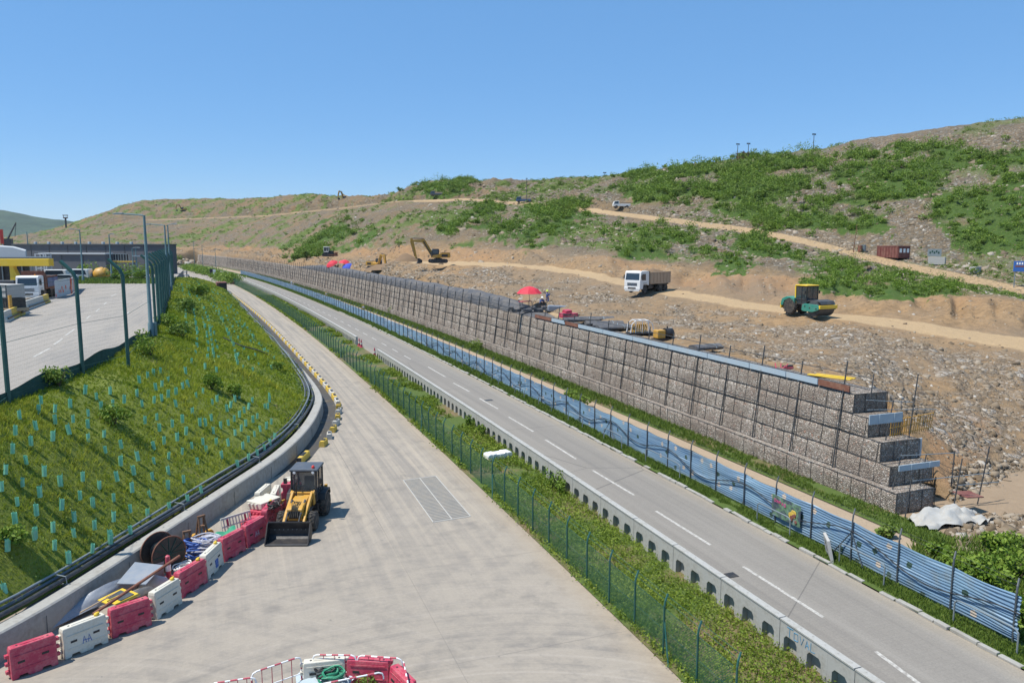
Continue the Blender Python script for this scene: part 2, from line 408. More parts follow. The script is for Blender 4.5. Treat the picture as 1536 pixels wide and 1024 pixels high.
MB().quad((30.5, 4, .025), (110, 4, .025), (110, 46, .025), (30.5, 46, .025)).build('stony_ground', dirt('stony_ground', (.2, .14, .085), (.34, .25, .16), .9))['kind'] = 'structure'
strip('dirt_path', 24.9, 28.7, ysr, .02, dirt())['kind'] = 'structure'
strip('verge', 28.7, 30.6, ysr, .05, VG)['kind'] = 'structure'
# painted dashes of the right road: one sheet just above the paving
def paintline():
    t = NT('road_paint'); n = t.noise(t.pos(), 6, 5, .7); t.base(t.mix(t.maprange(n, .42, .62), (.5, .48, .43), (.27, .25, .22))); t.rough(.8); return t.m
PL = paintline()
mk = MB()
dash_px = [((1313, 976), (1400, 1040)), ((1115, 849), (1235, 925)), ((984, 766), (1066, 817)), ((889, 705), (951, 742)), ((818, 659), (864, 688)), ((763, 625), (800, 647)), ((719, 597), (747, 613)), ((680, 574), (704, 587)), ((642, 550), (668, 565))]
for (a, b) in dash_px:
    p, q = P(*a, .004), P(*b, .004); n = Vector((.075, 0, 0)); mk.quad(p-n, p+n, q+n, q-n)
y = P(642, 550).y+6
while y < 330:
    mk.quad((BX(20.15, y)-.075, y, .004), (BX(20.15, y)+.075, y, .004), (BX(20.15, y+3)+.075, y+3, .004), (BX(20.15, y+3)-.075, y+3, .004)); y += 6.2
mk.build('lane_markings', PL)['kind'] = 'structure'

# ------------------------------------------------------------------ guide curves on the left
A_px = [(-120, 985), (0, 925), (100, 868), (250, 775), (330, 725), (400, 680), (440, 645), (460, 617), (467, 592), (455, 565), (435, 537), (405, 503), (380, 477), (355, 450), (335, 432), (318, 424)]
B_px = [(-110, 650), (0, 605), (60, 580), (125, 553), (190, 522), (222, 505), (237, 485), (246, 465), (252, 447), (256, 433), (260, 424), (262, 418)]
A_crv = catmull([P(x, y, 1.0) for x, y in A_px], 160)      # top of the low wall
B_crv = catmull([P(x, y, 6.5) for x, y in B_px], 160)      # foot of the compound fence
C_px = [(339, 434), (368, 455), (398, 480), (430, 512), (457, 541), (480, 566), (498, 588), (508, 606), (505, 628), (496, 648), (480, 667)]
C_crv = catmull([P(x, y, .3) for x, y in C_px], 200)       # kerb between drain and road
# planted slope between wall and compound
NU, NV = 200, 60
Ac, Bc = catmull([P(x, y, 1.0) for x, y in A_px], NU), catmull([P(x, y, 6.5) for x, y in B_px], NU)
SV = np.zeros((NU, NV, 3))
for i in range(NU):
    a, b = np.array(Ac[i]), np.array(Bc[i])
    for j in range(NV):
        t = j/(NV-1); p = a+(b-a)*t; p[2] = a[2]-.15+(b[2]-a[2]+.1)*(t**.92)+.7*math.sin(math.pi*t)*t; SV[i, j] = p
nz = fbm(SV[:, :, 0]*.35+50, SV[:, :, 1]*.35+50, 5, 3)-.5
edge = np.minimum(1, np.minimum(np.arange(NV), np.arange(NV)[::-1])/5.0)[None, :]
SV[:, :, 2] += nz*.7*edge
SQ = [(i*NV+j, (i+1)*NV+j, (i+1)*NV+j+1, i*NV+j+1) for i in range(NU-1) for j in range(NV-1)]
def slope_mat():
    t = NT('slope_soil'); v = t.pos(); n = t.noise(v, .3, 6, .6); n2 = t.noise(v, 5, 6, .75)
    c = t.mix(n, (.12, .165, .014), (.22, .235, .03)); c = t.mix(t.maprange(n2, .5, .75, 0, .8), c, (.05, .07, .01)); c = t.mix(t.maprange(n, .64, .72, 0, .8), c, (.2, .15, .09))
    t.base(c); t.rough(.95); t.bump(n2, .8, .12); return t.m
link('slope', np_mesh('slope', SV.reshape(-1, 3), SQ), slope_mat(), smooth=True)['kind'] = 'structure'
SVf = SV.reshape(-1, 3)
def slope_z(x, y):
    i = np.argmin((SVf[:, 0]-x)**2+(SVf[:, 1]-y)**2); return float(SVf[i, 2])
_dirs = None
def slope_hit(px, py):
    """first point of the planted slope on the sight line of a photo pixel"""
    x, fh, zz = ray(px, py); d = np.array([fh*SY+x*CY, fh*CY-x*SY, zz]); o = np.array([0, 0, CH])
    rel = SVf-o; t = rel @ d/(d @ d); dist = ((rel-t[:, None]*d)**2).sum(1)/(t*t)
    best = np.argsort(dist)[:6]; k = best[np.argmin(t[best])]
    q = o+d*t[k]; return Vector((q[0], q[1], float(SVf[best, 2].mean())))
# drain between the wall and the road
def wet():
    t = NT('drain_floor'); v = t.pos(); n = t.noise(v, .5, 5); c = t.mix(n, (.035, .033, .03), (.085, .075, .06)); c = t.mix(t.maprange(t.noise(v, 1.3, 4), .6, .68), c, (.2, .17, .12)); t.base(c); t.l(t.maprange(n, .4, .6, .6, .95), t.b.inputs['Roughness']); return t.m
V = []; n = 120
Ca = catmull([P(x, y, 0) for x, y in C_px]+[P(462, 690, 0)], n); Aa = catmull([P(x, y, 1.0) for x, y in A_px[4:-2]][::-1], n)
for a, b in zip(Ca, Aa): V += [(a.x+.1, a.y, .006), (b.x, b.y, .006)]
mesh_obj('drain_channel', V, [(2*i, 2*i+1, 2*i+3, 2*i+2) for i in range(n-1)], wet())['kind'] = 'structure'
# compound
def lot_mat():
    t = NT('lot_concrete'); v = t.pos(); n = t.noise(v, .1, 6, .6); n2 = t.noise(v, 3, 6, .7); st = t.noise(t.mapv(v, (.5, .06, 1), (0, 0, .25)), 1, 6, .65)
    c = t.mix(n, (.26, .235, .2), (.335, .3, .255)); c = t.mix(t.maprange(st, .5, .66, 0, .6), c, (.2, .19, .175)); c = t.mix(t.maprange(n2, .5, .7, 0, .4), c, (.18, .17, .155)); t.base(c); t.rough(.9); return t.m
ol = [(p.x, p.y) for p in B_crv[::4]]+[(B_crv[-1].x, B_crv[-1].y)]
far = P(262, 405, 6.5); ol += [(far.x+2, far.y), (far.x-260, far.y+60), (-260, 20), (-60, 10)]
m = MB(); m.prism(ol, .0, 6.5, 'z'); m.build('compound_yard', lot_mat())['kind'] = 'structure'
mk = MB()
for a, b in (((190, 905), (288, 852)), ((310, 832), (362, 797)), ((378, 780), (430, 742)), ((497, 685), (520, 665)), ((553, 642), (572, 625)), ((598, 602), (615, 588)), ((640, 555), (670, 540)), ((722, 660), (742, 645)), ((795, 485), (800, 478))):
    p, q = P(a[0]/3.84, 300+a[1]/3.84, 6.506), P(b[0]/3.84, 300+b[1]/3.84, 6.506); nn = (q-p).cross(Vector((0, 0, 1))).normalized()*.08; mk.quad(p-nn, p+nn, q+nn, q-nn)
mk.build('yard_markings', PL)['kind'] = 'structure'

# ------------------------------------------------------------------ terrain of the fill site and hills
WALL_Z = 5.3
def proj(p):
    q = Vector(p)-Vector((0, 0, CH)); d = q.x*SY+q.y*CY; x = q.x*CY-q.y*SY
    fw = d*math.cos(PITCH)-q.z*math.sin(PITCH); up = d*math.sin(PITCH)+q.z*math.cos(PITCH)
    return W2+F*x/fw, H2-F*up/fw, d
def from_dz(px, d, z):
    mm = (z-CH)/d; y = (mm*math.cos(PITCH)+math.sin(PITCH))/(math.cos(PITCH)-mm*math.sin(PITCH)); return D(px, H2-F*y, d)
R0 = []
for Y in [34, 36, 38, 41, 45, 50, 56, 63, 72, 85, 100, 120, 150, 180, 220, 270, 330, 400, 470, 530]:
    R0.append(proj((BX(33.4, Y), Y, 5.2)))
R0 = [r for r in R0 if r[0] < 1290][::-1]
R0 = [(-170, 376, 505), (0, 376, 500), (200, 376, 490)]+[r for r in R0 if r[0] > 270]+[(1331, 597, 44.9), (1365, 650, 42.0), (1396, 692, 40.4), (1432, 738, 39.2), (1448, 772, 38.2), (1536, 800, 36.4), (1780, 830, 34)]
KX = [-170, 0, 100, 200, 300, 400, 500, 600, 700, 800, 900, 1000, 1100, 1200, 1300, 1400, 1536, 1780]
def row(ys, ds): return list(zip(KX, ys, ds))
R1 = row([374.5]*4+[375.5, 381, 394, 409, 427, 444, 468, 500, 527, 556, 574, 640, 716, 800], [520, 512, 505, 500, 492, 320, 211, 150, 114, 93, 80, 67, 58.5, 52, 49, 46.5, 43.8, 41])
R2 = row([373.5]*4+[374.5, 378.5, 388, 395.5, 398, 403, 420, 443, 459, 472, 486, 500, 525, 565], [530, 520, 512, 508, 500, 335, 225, 166, 150, 133, 110, 94.5, 85.5, 78, 72, 67, 61, 55])
R3 = row([372.5]*4+[373.5, 376, 384, 390, 392, 397, 411, 434, 450, 463, 475, 486, 507, 538], [535, 526, 520, 515, 508, 345, 236, 176, 160, 142, 119, 100.5, 91, 83, 77, 72, 66.5, 60])
R4 = row([371]*4+[371.5, 373, 377, 372, 371, 376, 385, 397, 407, 418, 428, 436, 451, 488], [548, 540, 530, 525, 520, 358, 248, 189, 173, 156, 136, 124, 113, 104, 97, 91, 84, 76])
R5 = row([365, 364, 352, 332, 329, 325, 315, 303, 301, 308.5, 320, 333, 347, 365, 391, 414, 444, 477], [830, 820, 770, 710, 650, 520, 400, 330, 300, 265, 232, 200, 178, 156, 138, 123, 106, 94])
R6 = row([364.5, 363.5, 350, 329.5, 326.5, 322.3, 312.3, 300.7, 297.5, 303.5, 314, 326.5, 338.5, 355.5, 380.5, 402, 431, 462], [850, 840, 785, 725, 662, 530, 410, 338, 308, 272, 239, 206, 184, 161, 142.5, 127, 110, 98])
R7 = row([364, 363, 348, 325, 323, 318, 309, 298, 294, 299, 308, 320, 331, 346, 368, 386, 414, 440], [870, 860, 800, 740, 675, 540, 418, 345, 315, 280, 248, 214, 191, 168, 149, 134, 117, 105])
R8 = [(-170, 362, 1000), (20, 358, 980), (70, 347, 950), (110, 333, 920), (150, 320, 880), (180, 308.6, 850), (215, 300, 820), (300, 298.5, 760), (356, 298, 700), (400, 296, 620), (463, 291, 540), (482, 294, 520), (560, 297, 470), (599, 292, 450), (622, 279, 430), (651, 271, 415), (747, 271, 385), (820, 268, 360), (893, 265, 335), (938, 261, 320), (1000, 252, 305), (1070, 243, 292), (1115, 237, 283), (1244, 221, 262), (1279, 212, 257), (1349, 200, 246), (1536, 177, 225), (1780, 150, 205)]
cols = np.arange(-165, 1772, 4.5)
def feat(Rr):
    a = np.array(Rr, float); return np.interp(cols, a[:, 0], a[:, 1]), np.interp(cols, a[:, 0], a[:, 2])
feats = [feat(r) for r in (R0, R1, R2, R3, R4, R5, R6, R7, R8)]
y8, d8 = feats[-1]
y8 = y8+(fbm(cols*.05, cols*0+3, 4, 40)-.5)*3.0
feats[-1] = (y8, d8)
feats.append((y8+3, d8+60)); feats.append((y8+26, d8+160))
seg = [12, 26, 6, 20, 30, 4, 10, 46, 4, 3]
rowsP = []; rowid = []
def pos_np(py, d):
    x = (cols-W2)/F; y = -(py-H2)/F
    fh = math.cos(PITCH)+y*math.sin(PITCH); zz = -math.sin(PITCH)+y*math.cos(PITCH); t = d/fh; xx = x*t
    return np.stack([d*SY+xx*CY, d*CY-xx*SY, CH+zz*t], -1)
fp = [pos_np(*f) for f in feats]
pull = (np.clip((cols-1330)/40, 0, 1)*1.6)[:, None]*np.array([SY, CY, 0])[None]
for t in (0, .5):
    q_ = fp[0]-pull*(1-t); q_ = q_.copy(); q_[:, 2] = -.6*(1-t)+fp[0][:, 2]*t; rowsP.append(q_); rowid.append(-.02+.01*t)
for k, s in enumerate(seg):
    for j in range(s+(k == len(seg)-1)):
        t = j/s; rowsP.append(fp[k]*(1-t)+fp[k+1]*t); rowid.append(k+t)
TP = np.array(rowsP); rid = np.array(rowid)          # rows x cols x 3
NR, NC = TP.shape[:2]
dep = TP[:, :, 0]*SY+TP[:, :, 1]*CY
x, y = TP[:, :, 0], TP[:, :, 1]
road = np.zeros((NR, NC)); rr = rid[:, None]+0*x; cc = cols[None, :]+0*x
n_a = fbm(x*.12+90, y*.12+90, 5, 5)-.5; n_b = fbm(x*.5+20, y*.5+20, 4, 8)-.5; n_c = fbm(x*.035+9, y*.035+40, 4, 21)-.5
def band(v, a, b, s=.15): return np.clip((v-a)/s, 0, 1)*np.clip((b-v)/s, 0, 1)
haul = band(rr, 1.93, 3.08, .12)*np.clip((cc-560)/80, 0, 1); upper = band(rr, 4.9, 6.1, .15)
upper = upper*np.clip((cc-150)/80, 0, 1)*np.where(cc < 620, .62, 1)
plat = band(rr, -.2, .75, .5)*np.clip((1010-cc)/40, 0, 1)*np.clip((cc-430)/60, 0, 1)
road = np.clip(np.maximum(np.maximum(haul, upper*.9), plat*.75), 0, 1)
amp = np.clip(dep/100, .45, 3.2)*(1-.93*road)*np.clip(rr/.25, 0, 1)
amp = amp*np.where((rr > 7.9), .35, 1)*np.where((rr > 4.7) & (rr < 6.3), .25, 1)
TP[:, :, 2] += n_a*1.5*amp+n_b*.8*amp
ridge = np.sin((cc*.06+fbm(cc*.02, rr, 3, 61)*9))*band(rr, 3.1, 3.95, .3)*.5+np.abs(fbm(cc*.035+rr*.3, rr*.5, 4, 77)-.5)*band(rr, 3.05, 4.0, .3)*2.2
TP[:, :, 2] += ridge
tt_ = np.clip(rr-1, 0, 1)*(rr < 2)
TP[:, :, 2] -= np.sin(np.pi*tt_)*tt_*1.1*np.clip((cc-600)/60, 0, 1)*np.clip((1350-cc)/150, 0, 1)
bench = (np.sin((rr-6)*8+n_c*14)*.5+.5)**3*np.clip((rr-6.15)*4, 0, 1)*np.clip((7.9-rr)*5, 0, 1)*np.where(cc < 1000, 1, .25)
TP[:, :, 2] += bench*np.clip(dep/300, .3, 1.6)*1.6
# vegetation patches, outlined on the hillside
PATCH = [[(925, 292), (935, 270), (1010, 256), (1090, 247), (1190, 235), (1290, 228), (1300, 245), (1280, 265), (1285, 300), (1270, 322), (1210, 345), (1130, 342), (1100, 318), (1040, 302), (960, 305)],
 [(1300, 255), (1330, 226), (1400, 219), (1462, 226), (1455, 255), (1400, 272), (1390, 290), (1340, 310), (1310, 335), (1285, 325), (1290, 290)],
 [(1408, 305), (1440, 286), (1536, 282), (1640, 280), (1640, 385), (1536, 376), (1480, 368), (1440, 352), (1405, 332)],
 [(1470, 232), (1536, 225), (1640, 220), (1640, 282), (1536, 270), (1480, 276)], [(1225, 322), (1330, 318), (1352, 338), (1325, 358), (1250, 350)],
 [(663, 358), (678, 328), (700, 308), (742, 300), (748, 312), (715, 335), (692, 360)], [(718, 348), (760, 316), (768, 330), (740, 358)], [(786, 372), (792, 338), (798, 315), (830, 302), (872, 305), (872, 320), (845, 337), (822, 352), (805, 374)],
 [(438, 382), (468, 362), (500, 345), (552, 328), (560, 334), (540, 348), (512, 364), (482, 380)], [(935, 388), (945, 352), (975, 336), (1012, 346), (1035, 366), (1000, 392)], [(1040, 392), (1080, 376), (1105, 397), (1060, 402)],
 [(1198, 424), (1225, 396), (1262, 396), (1300, 408), (1422, 430), (1438, 441), (1350, 438), (1290, 434), (1222, 428)], [(622, 288), (640, 272), (705, 272), (692, 286), (650, 292)], [(1110, 360), (1160, 362), (1200, 380), (1190, 392), (1130, 380)]]
fx = TP.reshape(-1, 3)
q = fx-np.array([0, 0, CH]); dd = q[:, 0]*SY+q[:, 1]*CY; xc = q[:, 0]*CY-q[:, 1]*SY
fw = dd*math.cos(PITCH)-q[:, 2]*math.sin(PITCH); up = dd*math.sin(PITCH)+q[:, 2]*math.cos(PITCH)
tpx = W2+F*xc/fw; tpy = H2-F*up/fw
jx = (fbm(x*.08+5, y*.08+5, 4, 31).ravel()-.5)*70; jy = (fbm(x*.08+55, y*.08+15, 4, 35).ravel()-.5)*40
cut_ = fbm(x*.09+3, y*.05+61, 4, 97).ravel(); patch = np.zeros(len(fx), bool); patch_soft = np.zeros(len(fx))
for pl in PATCH: patch |= pip(tpx+jx, tpy+jy, pl)
for s in (0, .6, -.6):
    for pl in PATCH: patch_soft = np.maximum(patch_soft, pip(tpx+jx*1.5+s*20, tpy+jy*1.5+s*8, pl)*1.0)
rf = rr.ravel(); cf = cc.ravel()
cut_ = cut_+np.clip((cf-1370)/60, 0, 1)*.14*(tpy > 270)+.025; patch &= cut_ > .40; patch_soft *= np.clip((cut_-.38)*8, 0, 1)
nv = fbm(x*.06+15, y*.06+75, 5, 51).ravel(); nv2 = fbm(x*.25+15, y*.25+75, 4, 52).ravel()
grass = np.clip((nv-.43)*5+(nv2-.5)*3.5, 0, 1)*np.clip((rf-3.95)*4, 0, 1)*np.where(rf > 6, np.where(cf > 900, .55, .8), .95)
grass = np.where((cf < 640) & (rf > 4), np.clip((nv-.42)*4+(nv2-.5)*3, 0, .8), grass)
veg = np.clip(np.maximum(grass, patch_soft*.9), 0, 1)*(1-road.ravel())
rub = np.clip(band(rf, .7, 1.97, .2)*np.clip((nv2-.36)*5+np.clip((cf-1150)/250, -.3, .5), 0, 1)+np.clip((rf-3.95)*4, 0, 1)*np.clip(.7+(nv-.5)*2.5+(cf-650)/1500, .2, 1), 0, 1)
rub = np.where((cf < 640) & (rf > 4), np.clip(.35+(nv2-.45)*3, 0, 1), rub)
orange = np.clip(np.clip((np.where(cf < 640, nv-.5, -.1))*7, 0, 1)*np.clip((rf-5), 0, 1)+band(rf, 3, 4, .2)*np.clip((nv-.42)*5, 0, 1)*.7+np.clip(bench.ravel()-.45, 0, 1)*np.where(cf < 720, 1.4, .5)*np.clip((nv-.4)*6, 0, 1)+pip(tpx+jx, tpy+jy, [(1380, 640), (1420, 610), (1500, 640), (1480, 720), (1440, 740), (1400, 700)])*.9, 0, 1)
Q = np.array([(i*NC+j, i*NC+j+1, (i+1)*NC+j+1, (i+1)*NC+j) for i in range(NR-1) for j in range(NC-1)])
def terrain_mat():
    t = NT('fill_and_hillside'); v = t.pos()
    n = t.noise(v, .18, 6, .65); n2 = t.noise(v, 1.1, 6, .7); n3 = t.noise(v, 4.5, 4, .7)
    soil = t.mix(n, (.26, .165, .082), (.37, .245, .13)); soil = t.mix(t.maprange(n2, .42, .66, 0, .75), soil, (.15, .1, .055))
    soil = t.mix(t.math('MULTIPLY', t.attr('orange'), .8), soil, (.33, .19, .095))
    lo = t.noise(v, .035, 6, .7); soil = t.mix(t.maprange(lo, .42, .62, 0, .7), soil, (.19, .15, .105))
    vo = t.n('TexVoronoi'); t.l(v, vo.inputs['Vector']); vo.inputs['Scale'].default_value = 1.3; vo.inputs['Randomness'].default_value = 1
    vs = t.n('TexVoronoi', feature='DISTANCE_TO_EDGE'); t.l(v, vs.inputs['Vector']); vs.inputs['Scale'].default_value = 1.3
    cell = t.n('SeparateColor'); t.l(vo.outputs['Color'], cell.inputs[0])
    stone = t.ramp(cell.outputs[0], [(0, (.16, .135, .105)), (.4, (.26, .22, .17)), (.75, (.33, .29, .24)), (1, (.45, .42, .37))])
    stone = t.mix(t.maprange(vs.outputs['Distance'], .16, .0, 0, .9), stone, (.07, .052, .035))
    f = t.math('MULTIPLY', t.attr('rub'), t.maprange(n2, .36, .54))
    c = t.mix(f, soil, stone)
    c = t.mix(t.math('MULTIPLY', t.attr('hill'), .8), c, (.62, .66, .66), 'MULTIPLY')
    gr = t.mix(t.maprange(n3, .35, .65), (.06, .105, .018), (.15, .18, .05)); gr = t.mix(t.math('MULTIPLY', t.attr('thick'), t.maprange(n2, .3, .6, .35, 1)), gr, (.05, .095, .016))
    fv = t.maprange(t.math('ADD', t.attr('veg'), t.math('MULTIPLY', t.math('SUBTRACT', n3, .5), 1.4)), .35, .75)
    c = t.mix(fv, c, gr)
    rc = t.mix(n2, (.36, .25, .135), (.45, .325, .19)); rc = t.mix(t.maprange(n3, .5, .75, 0, .4), rc, (.25, .175, .1))
    c = t.mix(t.maprange(t.math('ADD', t.attr('road'), t.math('MULTIPLY', t.math('SUBTRACT', n2, .5), .7)), .45, .7), c, rc)
    t.base(c); t.rough(.95); t.b.inputs['Specular IOR Level'].default_value = .2
    h = t.math('ADD', t.math('MULTIPLY', n2, 1.0), t.math('MULTIPLY', t.maprange(vs.outputs['Distance'], 0, .3), t.math('MULTIPLY', f, .7)))
    t.bump(h, .8, .35); return t.m
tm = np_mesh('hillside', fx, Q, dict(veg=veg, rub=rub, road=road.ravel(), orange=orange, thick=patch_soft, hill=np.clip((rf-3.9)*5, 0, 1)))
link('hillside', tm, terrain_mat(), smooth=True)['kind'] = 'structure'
TPf = fx
def terr_hit(px, py, lo=0, hi=99):
    """terrain point nearest to the sight line of a photo pixel (first hit)"""
    m_ = (rf >= lo) & (rf <= hi); e = (tpx-px)**2+((tpy-py)*1.5)**2; e = np.where(m_, e, 1e12)
    b = np.argsort(e)[:4]; k = b[np.argmin(dd[b])]
    p = D(px, py, float(dd[b].mean())); p.z = float(TPf[b, 2].mean()); return p
def far_hills():
    t = NT('far_woodland'); v = t.pos(); n = t.noise(v, .012, 8, .7); t.base(t.mix(t.maprange(n, .35, .65), (.02, .045, .03), (.06, .1, .055))); t.rough(.95); t.bump(n, .8, 20); return t.m
V = []; nx = 80; kk = 14
for i in range(nx):
    px = -420+i*8.2; y0 = np.interp(px, [-420, -200, -60, 0, 30, 60, 90, 115, 160, 240], [318, 306, 312, 315, 319, 324, 328, 331, 345, 362])
    for k in range(kk):
        t = k/(kk-1); y = 364+(y0-364)*(t**.8); p = D(px, y, 2300+500*t); h = (fbm(np.array([p.x*.008+i*.0+40]), np.array([p.y*.008+40]), 4, 9)[0]-.5)*22*t; V.append((p.x, p.y, max(-1, p.z+h)))
    p = D(px, y0, 3000); V.append((p.x, p.y, -5))
kk += 1
mesh_obj('distant_hills', V, [(i*kk+j, (i+1)*kk+j, (i+1)*kk+j+1, i*kk+j+1) for i in range(nx-1) for j in range(kk-1)], far_hills(), smooth=True)['kind'] = 'structure'
# ------------------------------------------------------------------ foliage helpers
def leaf_mat(name, dark, mid, light, trans=.25, rough=.6):
    t = NT(name); r = t.attr('tone_var'); c = t.ramp(r, [(0, dark), (.5, mid), (1, light)])
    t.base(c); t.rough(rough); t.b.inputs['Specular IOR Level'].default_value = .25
    tr = t.n('BsdfTranslucent'); t.l(t.mix(.5, c, (.5, .6, .05), 'MULTIPLY') if False else c, tr.inputs[0])
    mx = t.n('MixShader'); mx.inputs[0].default_value = trans; t.l(t.b.outputs[0], mx.inputs[1]); t.l(tr.outputs[0], mx.inputs[2])
    t.l(mx.outputs[0], t.t.nodes['Material Output'].inputs[0]); return t.m
LEAF = leaf_mat('scrub_leaves', (.045, .1, .012), (.135, .225, .024), (.26, .335, .05))
LEAF2 = leaf_mat('light_leaves', (.06, .115, .016), (.14, .215, .034), (.24, .31, .065))
GRASS = leaf_mat('grass_blades', (.1, .165, .011), (.27, .345, .027), (.47, .47, .07), .35)
WEED = leaf_mat('verge_weeds', (.08, .14, .015), (.19, .27, .03), (.32, .37, .06), .35)
BARK = paint('bark', (.09, .06, .04), .9, .3, 4, dustamt=.1)
def leaves(C, size, tone_var=None, flat=.0, asp=.55):
    """one pointed leaf quad per centre, random attitude"""
    n = len(C); C = np.asarray(C); size = np.asarray(size)*np.ones(n)
    a = RNG.normal(size=(n, 3)); a[:, 2] *= (1-flat); a /= np.linalg.norm(a, axis=1)[:, None]
    b = RNG.normal(size=(n, 3)); b -= a*(a*b).sum(1)[:, None]; b /= np.linalg.norm(b, axis=1)[:, None]
    L = a*size[:, None]; W_ = b*(size*asp)[:, None]
    V = np.stack([C-L*.5, C+W_*.5-L*.05, C+L*.5, C-W_*.5-L*.05], 1).reshape(-1, 3)
    Q = np.arange(4*n).reshape(n, 4); r = RNG.random(n) if tone_var is None else tone_var
    return V, Q, np.repeat(r, 4)
def blob_points(c, rad, n, lobes=6):
    """points through a lumpy crown: several overlapping lobes, denser outside"""
    c = np.asarray(c); rad = np.asarray(rad)
    lc = RNG.normal(size=(lobes, 3)); lc /= np.linalg.norm(lc, axis=1)[:, None]; lc *= (.25+.5*RNG.random(lobes))[:, None]; lc[:, 2] = lc[:, 2]*.7
    lr = .38+.32*RNG.random(lobes)
    k = RNG.integers(0, lobes, n); d = RNG.normal(size=(n, 3)); d /= np.linalg.norm(d, axis=1)[:, None]
    p = lc[k]+d*(lr[k]*RNG.random(n)**.35)[:, None]
    sh = np.clip(.5+.28*d[:, 2]+.35*(RNG.random(lobes)[k]-.5)+.3*(RNG.random(n)-.5), 0, 1)  # shading painted into leaf tone: lobe tops lighter, undersides darker, plus random
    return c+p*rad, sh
def foliage(name, blobs, mat, parent=None, loc=(0, 0, 0)):
    """blobs: (centre, radii, leaves, leaf size)"""
    Vs = []; rs = []
    for c, rad, n, ls in blobs:
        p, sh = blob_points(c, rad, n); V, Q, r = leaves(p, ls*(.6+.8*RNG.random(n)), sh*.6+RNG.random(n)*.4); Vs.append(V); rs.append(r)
    V = np.concatenate(Vs); me = np_mesh(name, V, np.arange(len(V)).reshape(-1, 4), dict(tone_var=np.concatenate(rs)))
    return link(name, me, mat, parent, loc=loc)
def blades(name, Pts, h, wd, mat, per=5, parent=None, spread=.1, lean=.45, tint=None):
    n = len(Pts)*per; B = np.repeat(np.asarray(Pts), per, 0); hh = np.repeat(h, per)*(.55+.8*RNG.random(n)); ww = np.repeat(wd, per)
    an = RNG.random(n)*2*np.pi; B = B+np.stack([np.cos(an), np.sin(an), 0*an], 1)*(np.repeat(h, per)*spread*3*RNG.random(n))[:, None]
    a2 = RNG.random(n)*2*np.pi; s = np.stack([np.cos(a2), np.sin(a2), 0*a2], 1)*ww[:, None]
    a3 = RNG.random(n)*2*np.pi; ln = np.stack([np.cos(a3), np.sin(a3), 0*a3], 1)*(hh*lean*(.3+RNG.random(n)))[:, None]
    up = np.stack([0*hh, 0*hh, hh], 1)
    V = np.stack([B-s*.5, B+s*.5, B+ln*.4+up*.6+s*.35, B+ln+up], 1).reshape(-1, 3)
    base = RNG.random(len(Pts)) if tint is None else tint
    r = np.clip(np.repeat(base, per)*.7+RNG.random(n)*.3, 0, 1)
    me = np_mesh(name, V, np.arange(4*n).reshape(n, 4), dict(tone_var=np.repeat(r, 4))); return link(name, me, mat, parent)

# ------------------------------------------------------------------ rocks on the fill and hillside
def stone_mat():
    t = NT('loose_stone'); r = t.attr('tone_var'); v = t.pos(); n = t.noise(v, 3, 4)
    c = t.ramp(r, [(0, (.115, .085, .055)), (.35, (.2, .155, .103)), (.65, (.265, .215, .155)), (.88, (.33, .28, .215)), (1, (.45, .42, .37))]); c = t.mix(t.maprange(n, .35, .7, 0, .5), c, (.2, .15, .1)); t.base(c); t.rough(.9); t.b.inputs['Specular IOR Level'].default_value = .2; return t.m
STONE = stone_mat()
CUBE = np.array([(-1, -1, -1), (1, -1, -1), (1, 1, -1), (-1, 1, -1), (-1, -1, 1), (1, -1, 1), (1, 1, 1), (-1, 1, 1)], float)
CQ = np.array([(3, 2, 1, 0), (4, 5, 6, 7), (0, 1, 5, 4), (1, 2, 6, 5), (2, 3, 7, 6), (3, 0, 4, 7)])
def rocks(name, C, s):
    n = len(C); J = CUBE[None]*(1+.45*(RNG.random((n, 8, 3))-.5)*1.6); J[:, 4:, :2] *= (.45+.4*RNG.random((n, 1, 1)))
    sc = np.stack([.5+.6*RNG.random(n), .35+.45*RNG.random(n), .25+.35*RNG.random(n)], 1)*s[:, None]*.5
    J = J*sc[:, None, :]; th = RNG.random(n)*2*np.pi; tl = (RNG.random(n)-.5)*1.1
    c_, s_ = np.cos(tl), np.sin(tl); X_ = J[:, :, 0]*c_[:, None]-J[:, :, 2]*s_[:, None]; Z_ = J[:, :, 0]*s_[:, None]+J[:, :, 2]*c_[:, None]; J = np.stack([X_, J[:, :, 1], Z_], 2)
    c_, s_ = np.cos(th), np.sin(th); X_ = J[:, :, 0]*c_[:, None]-J[:, :, 1]*s_[:, None]; Y_ = J[:, :, 0]*s_[:, None]+J[:, :, 1]*c_[:, None]; J = np.stack([X_, Y_, J[:, :, 2]], 2)
    V = (J+np.asarray(C)[:, None, :]).reshape(-1, 3); Q_ = (np.arange(n)[:, None, None]*8+CQ[None]).reshape(-1, 4)
    return link(name, np_mesh(name, V, Q_, dict(tone_var=np.repeat(RNG.random(n), 8))), STONE)
def sample_terrain(wgt, n):
    """random points on terrain quads with given vertex weight; returns points, depths and vertex ids"""
    ii = RNG.choice(len(wgt), n, p=wgt/wgt.sum()); r_, c_ = ii//NC, ii % NC; r2 = np.minimum(r_+1, NR-1); c2 = np.minimum(c_+1, NC-1)
    a, b = RNG.random(n)[:, None], RNG.random(n)[:, None]
    p = (TP[r_, c_]*(1-a)+TP[r2, c_]*a)*(1-b)+(TP[r_, c2]*(1-a)+TP[r2, c2]*a)*b
    return p, dep.ravel()[ii], ii
vis = (cf > -20) & (cf < 1640)
wr = (rub*.9+.12)*(1-road.ravel()*.97)*(1-.93*patch)*vis*(rf > .4)*(rf < 7.9)
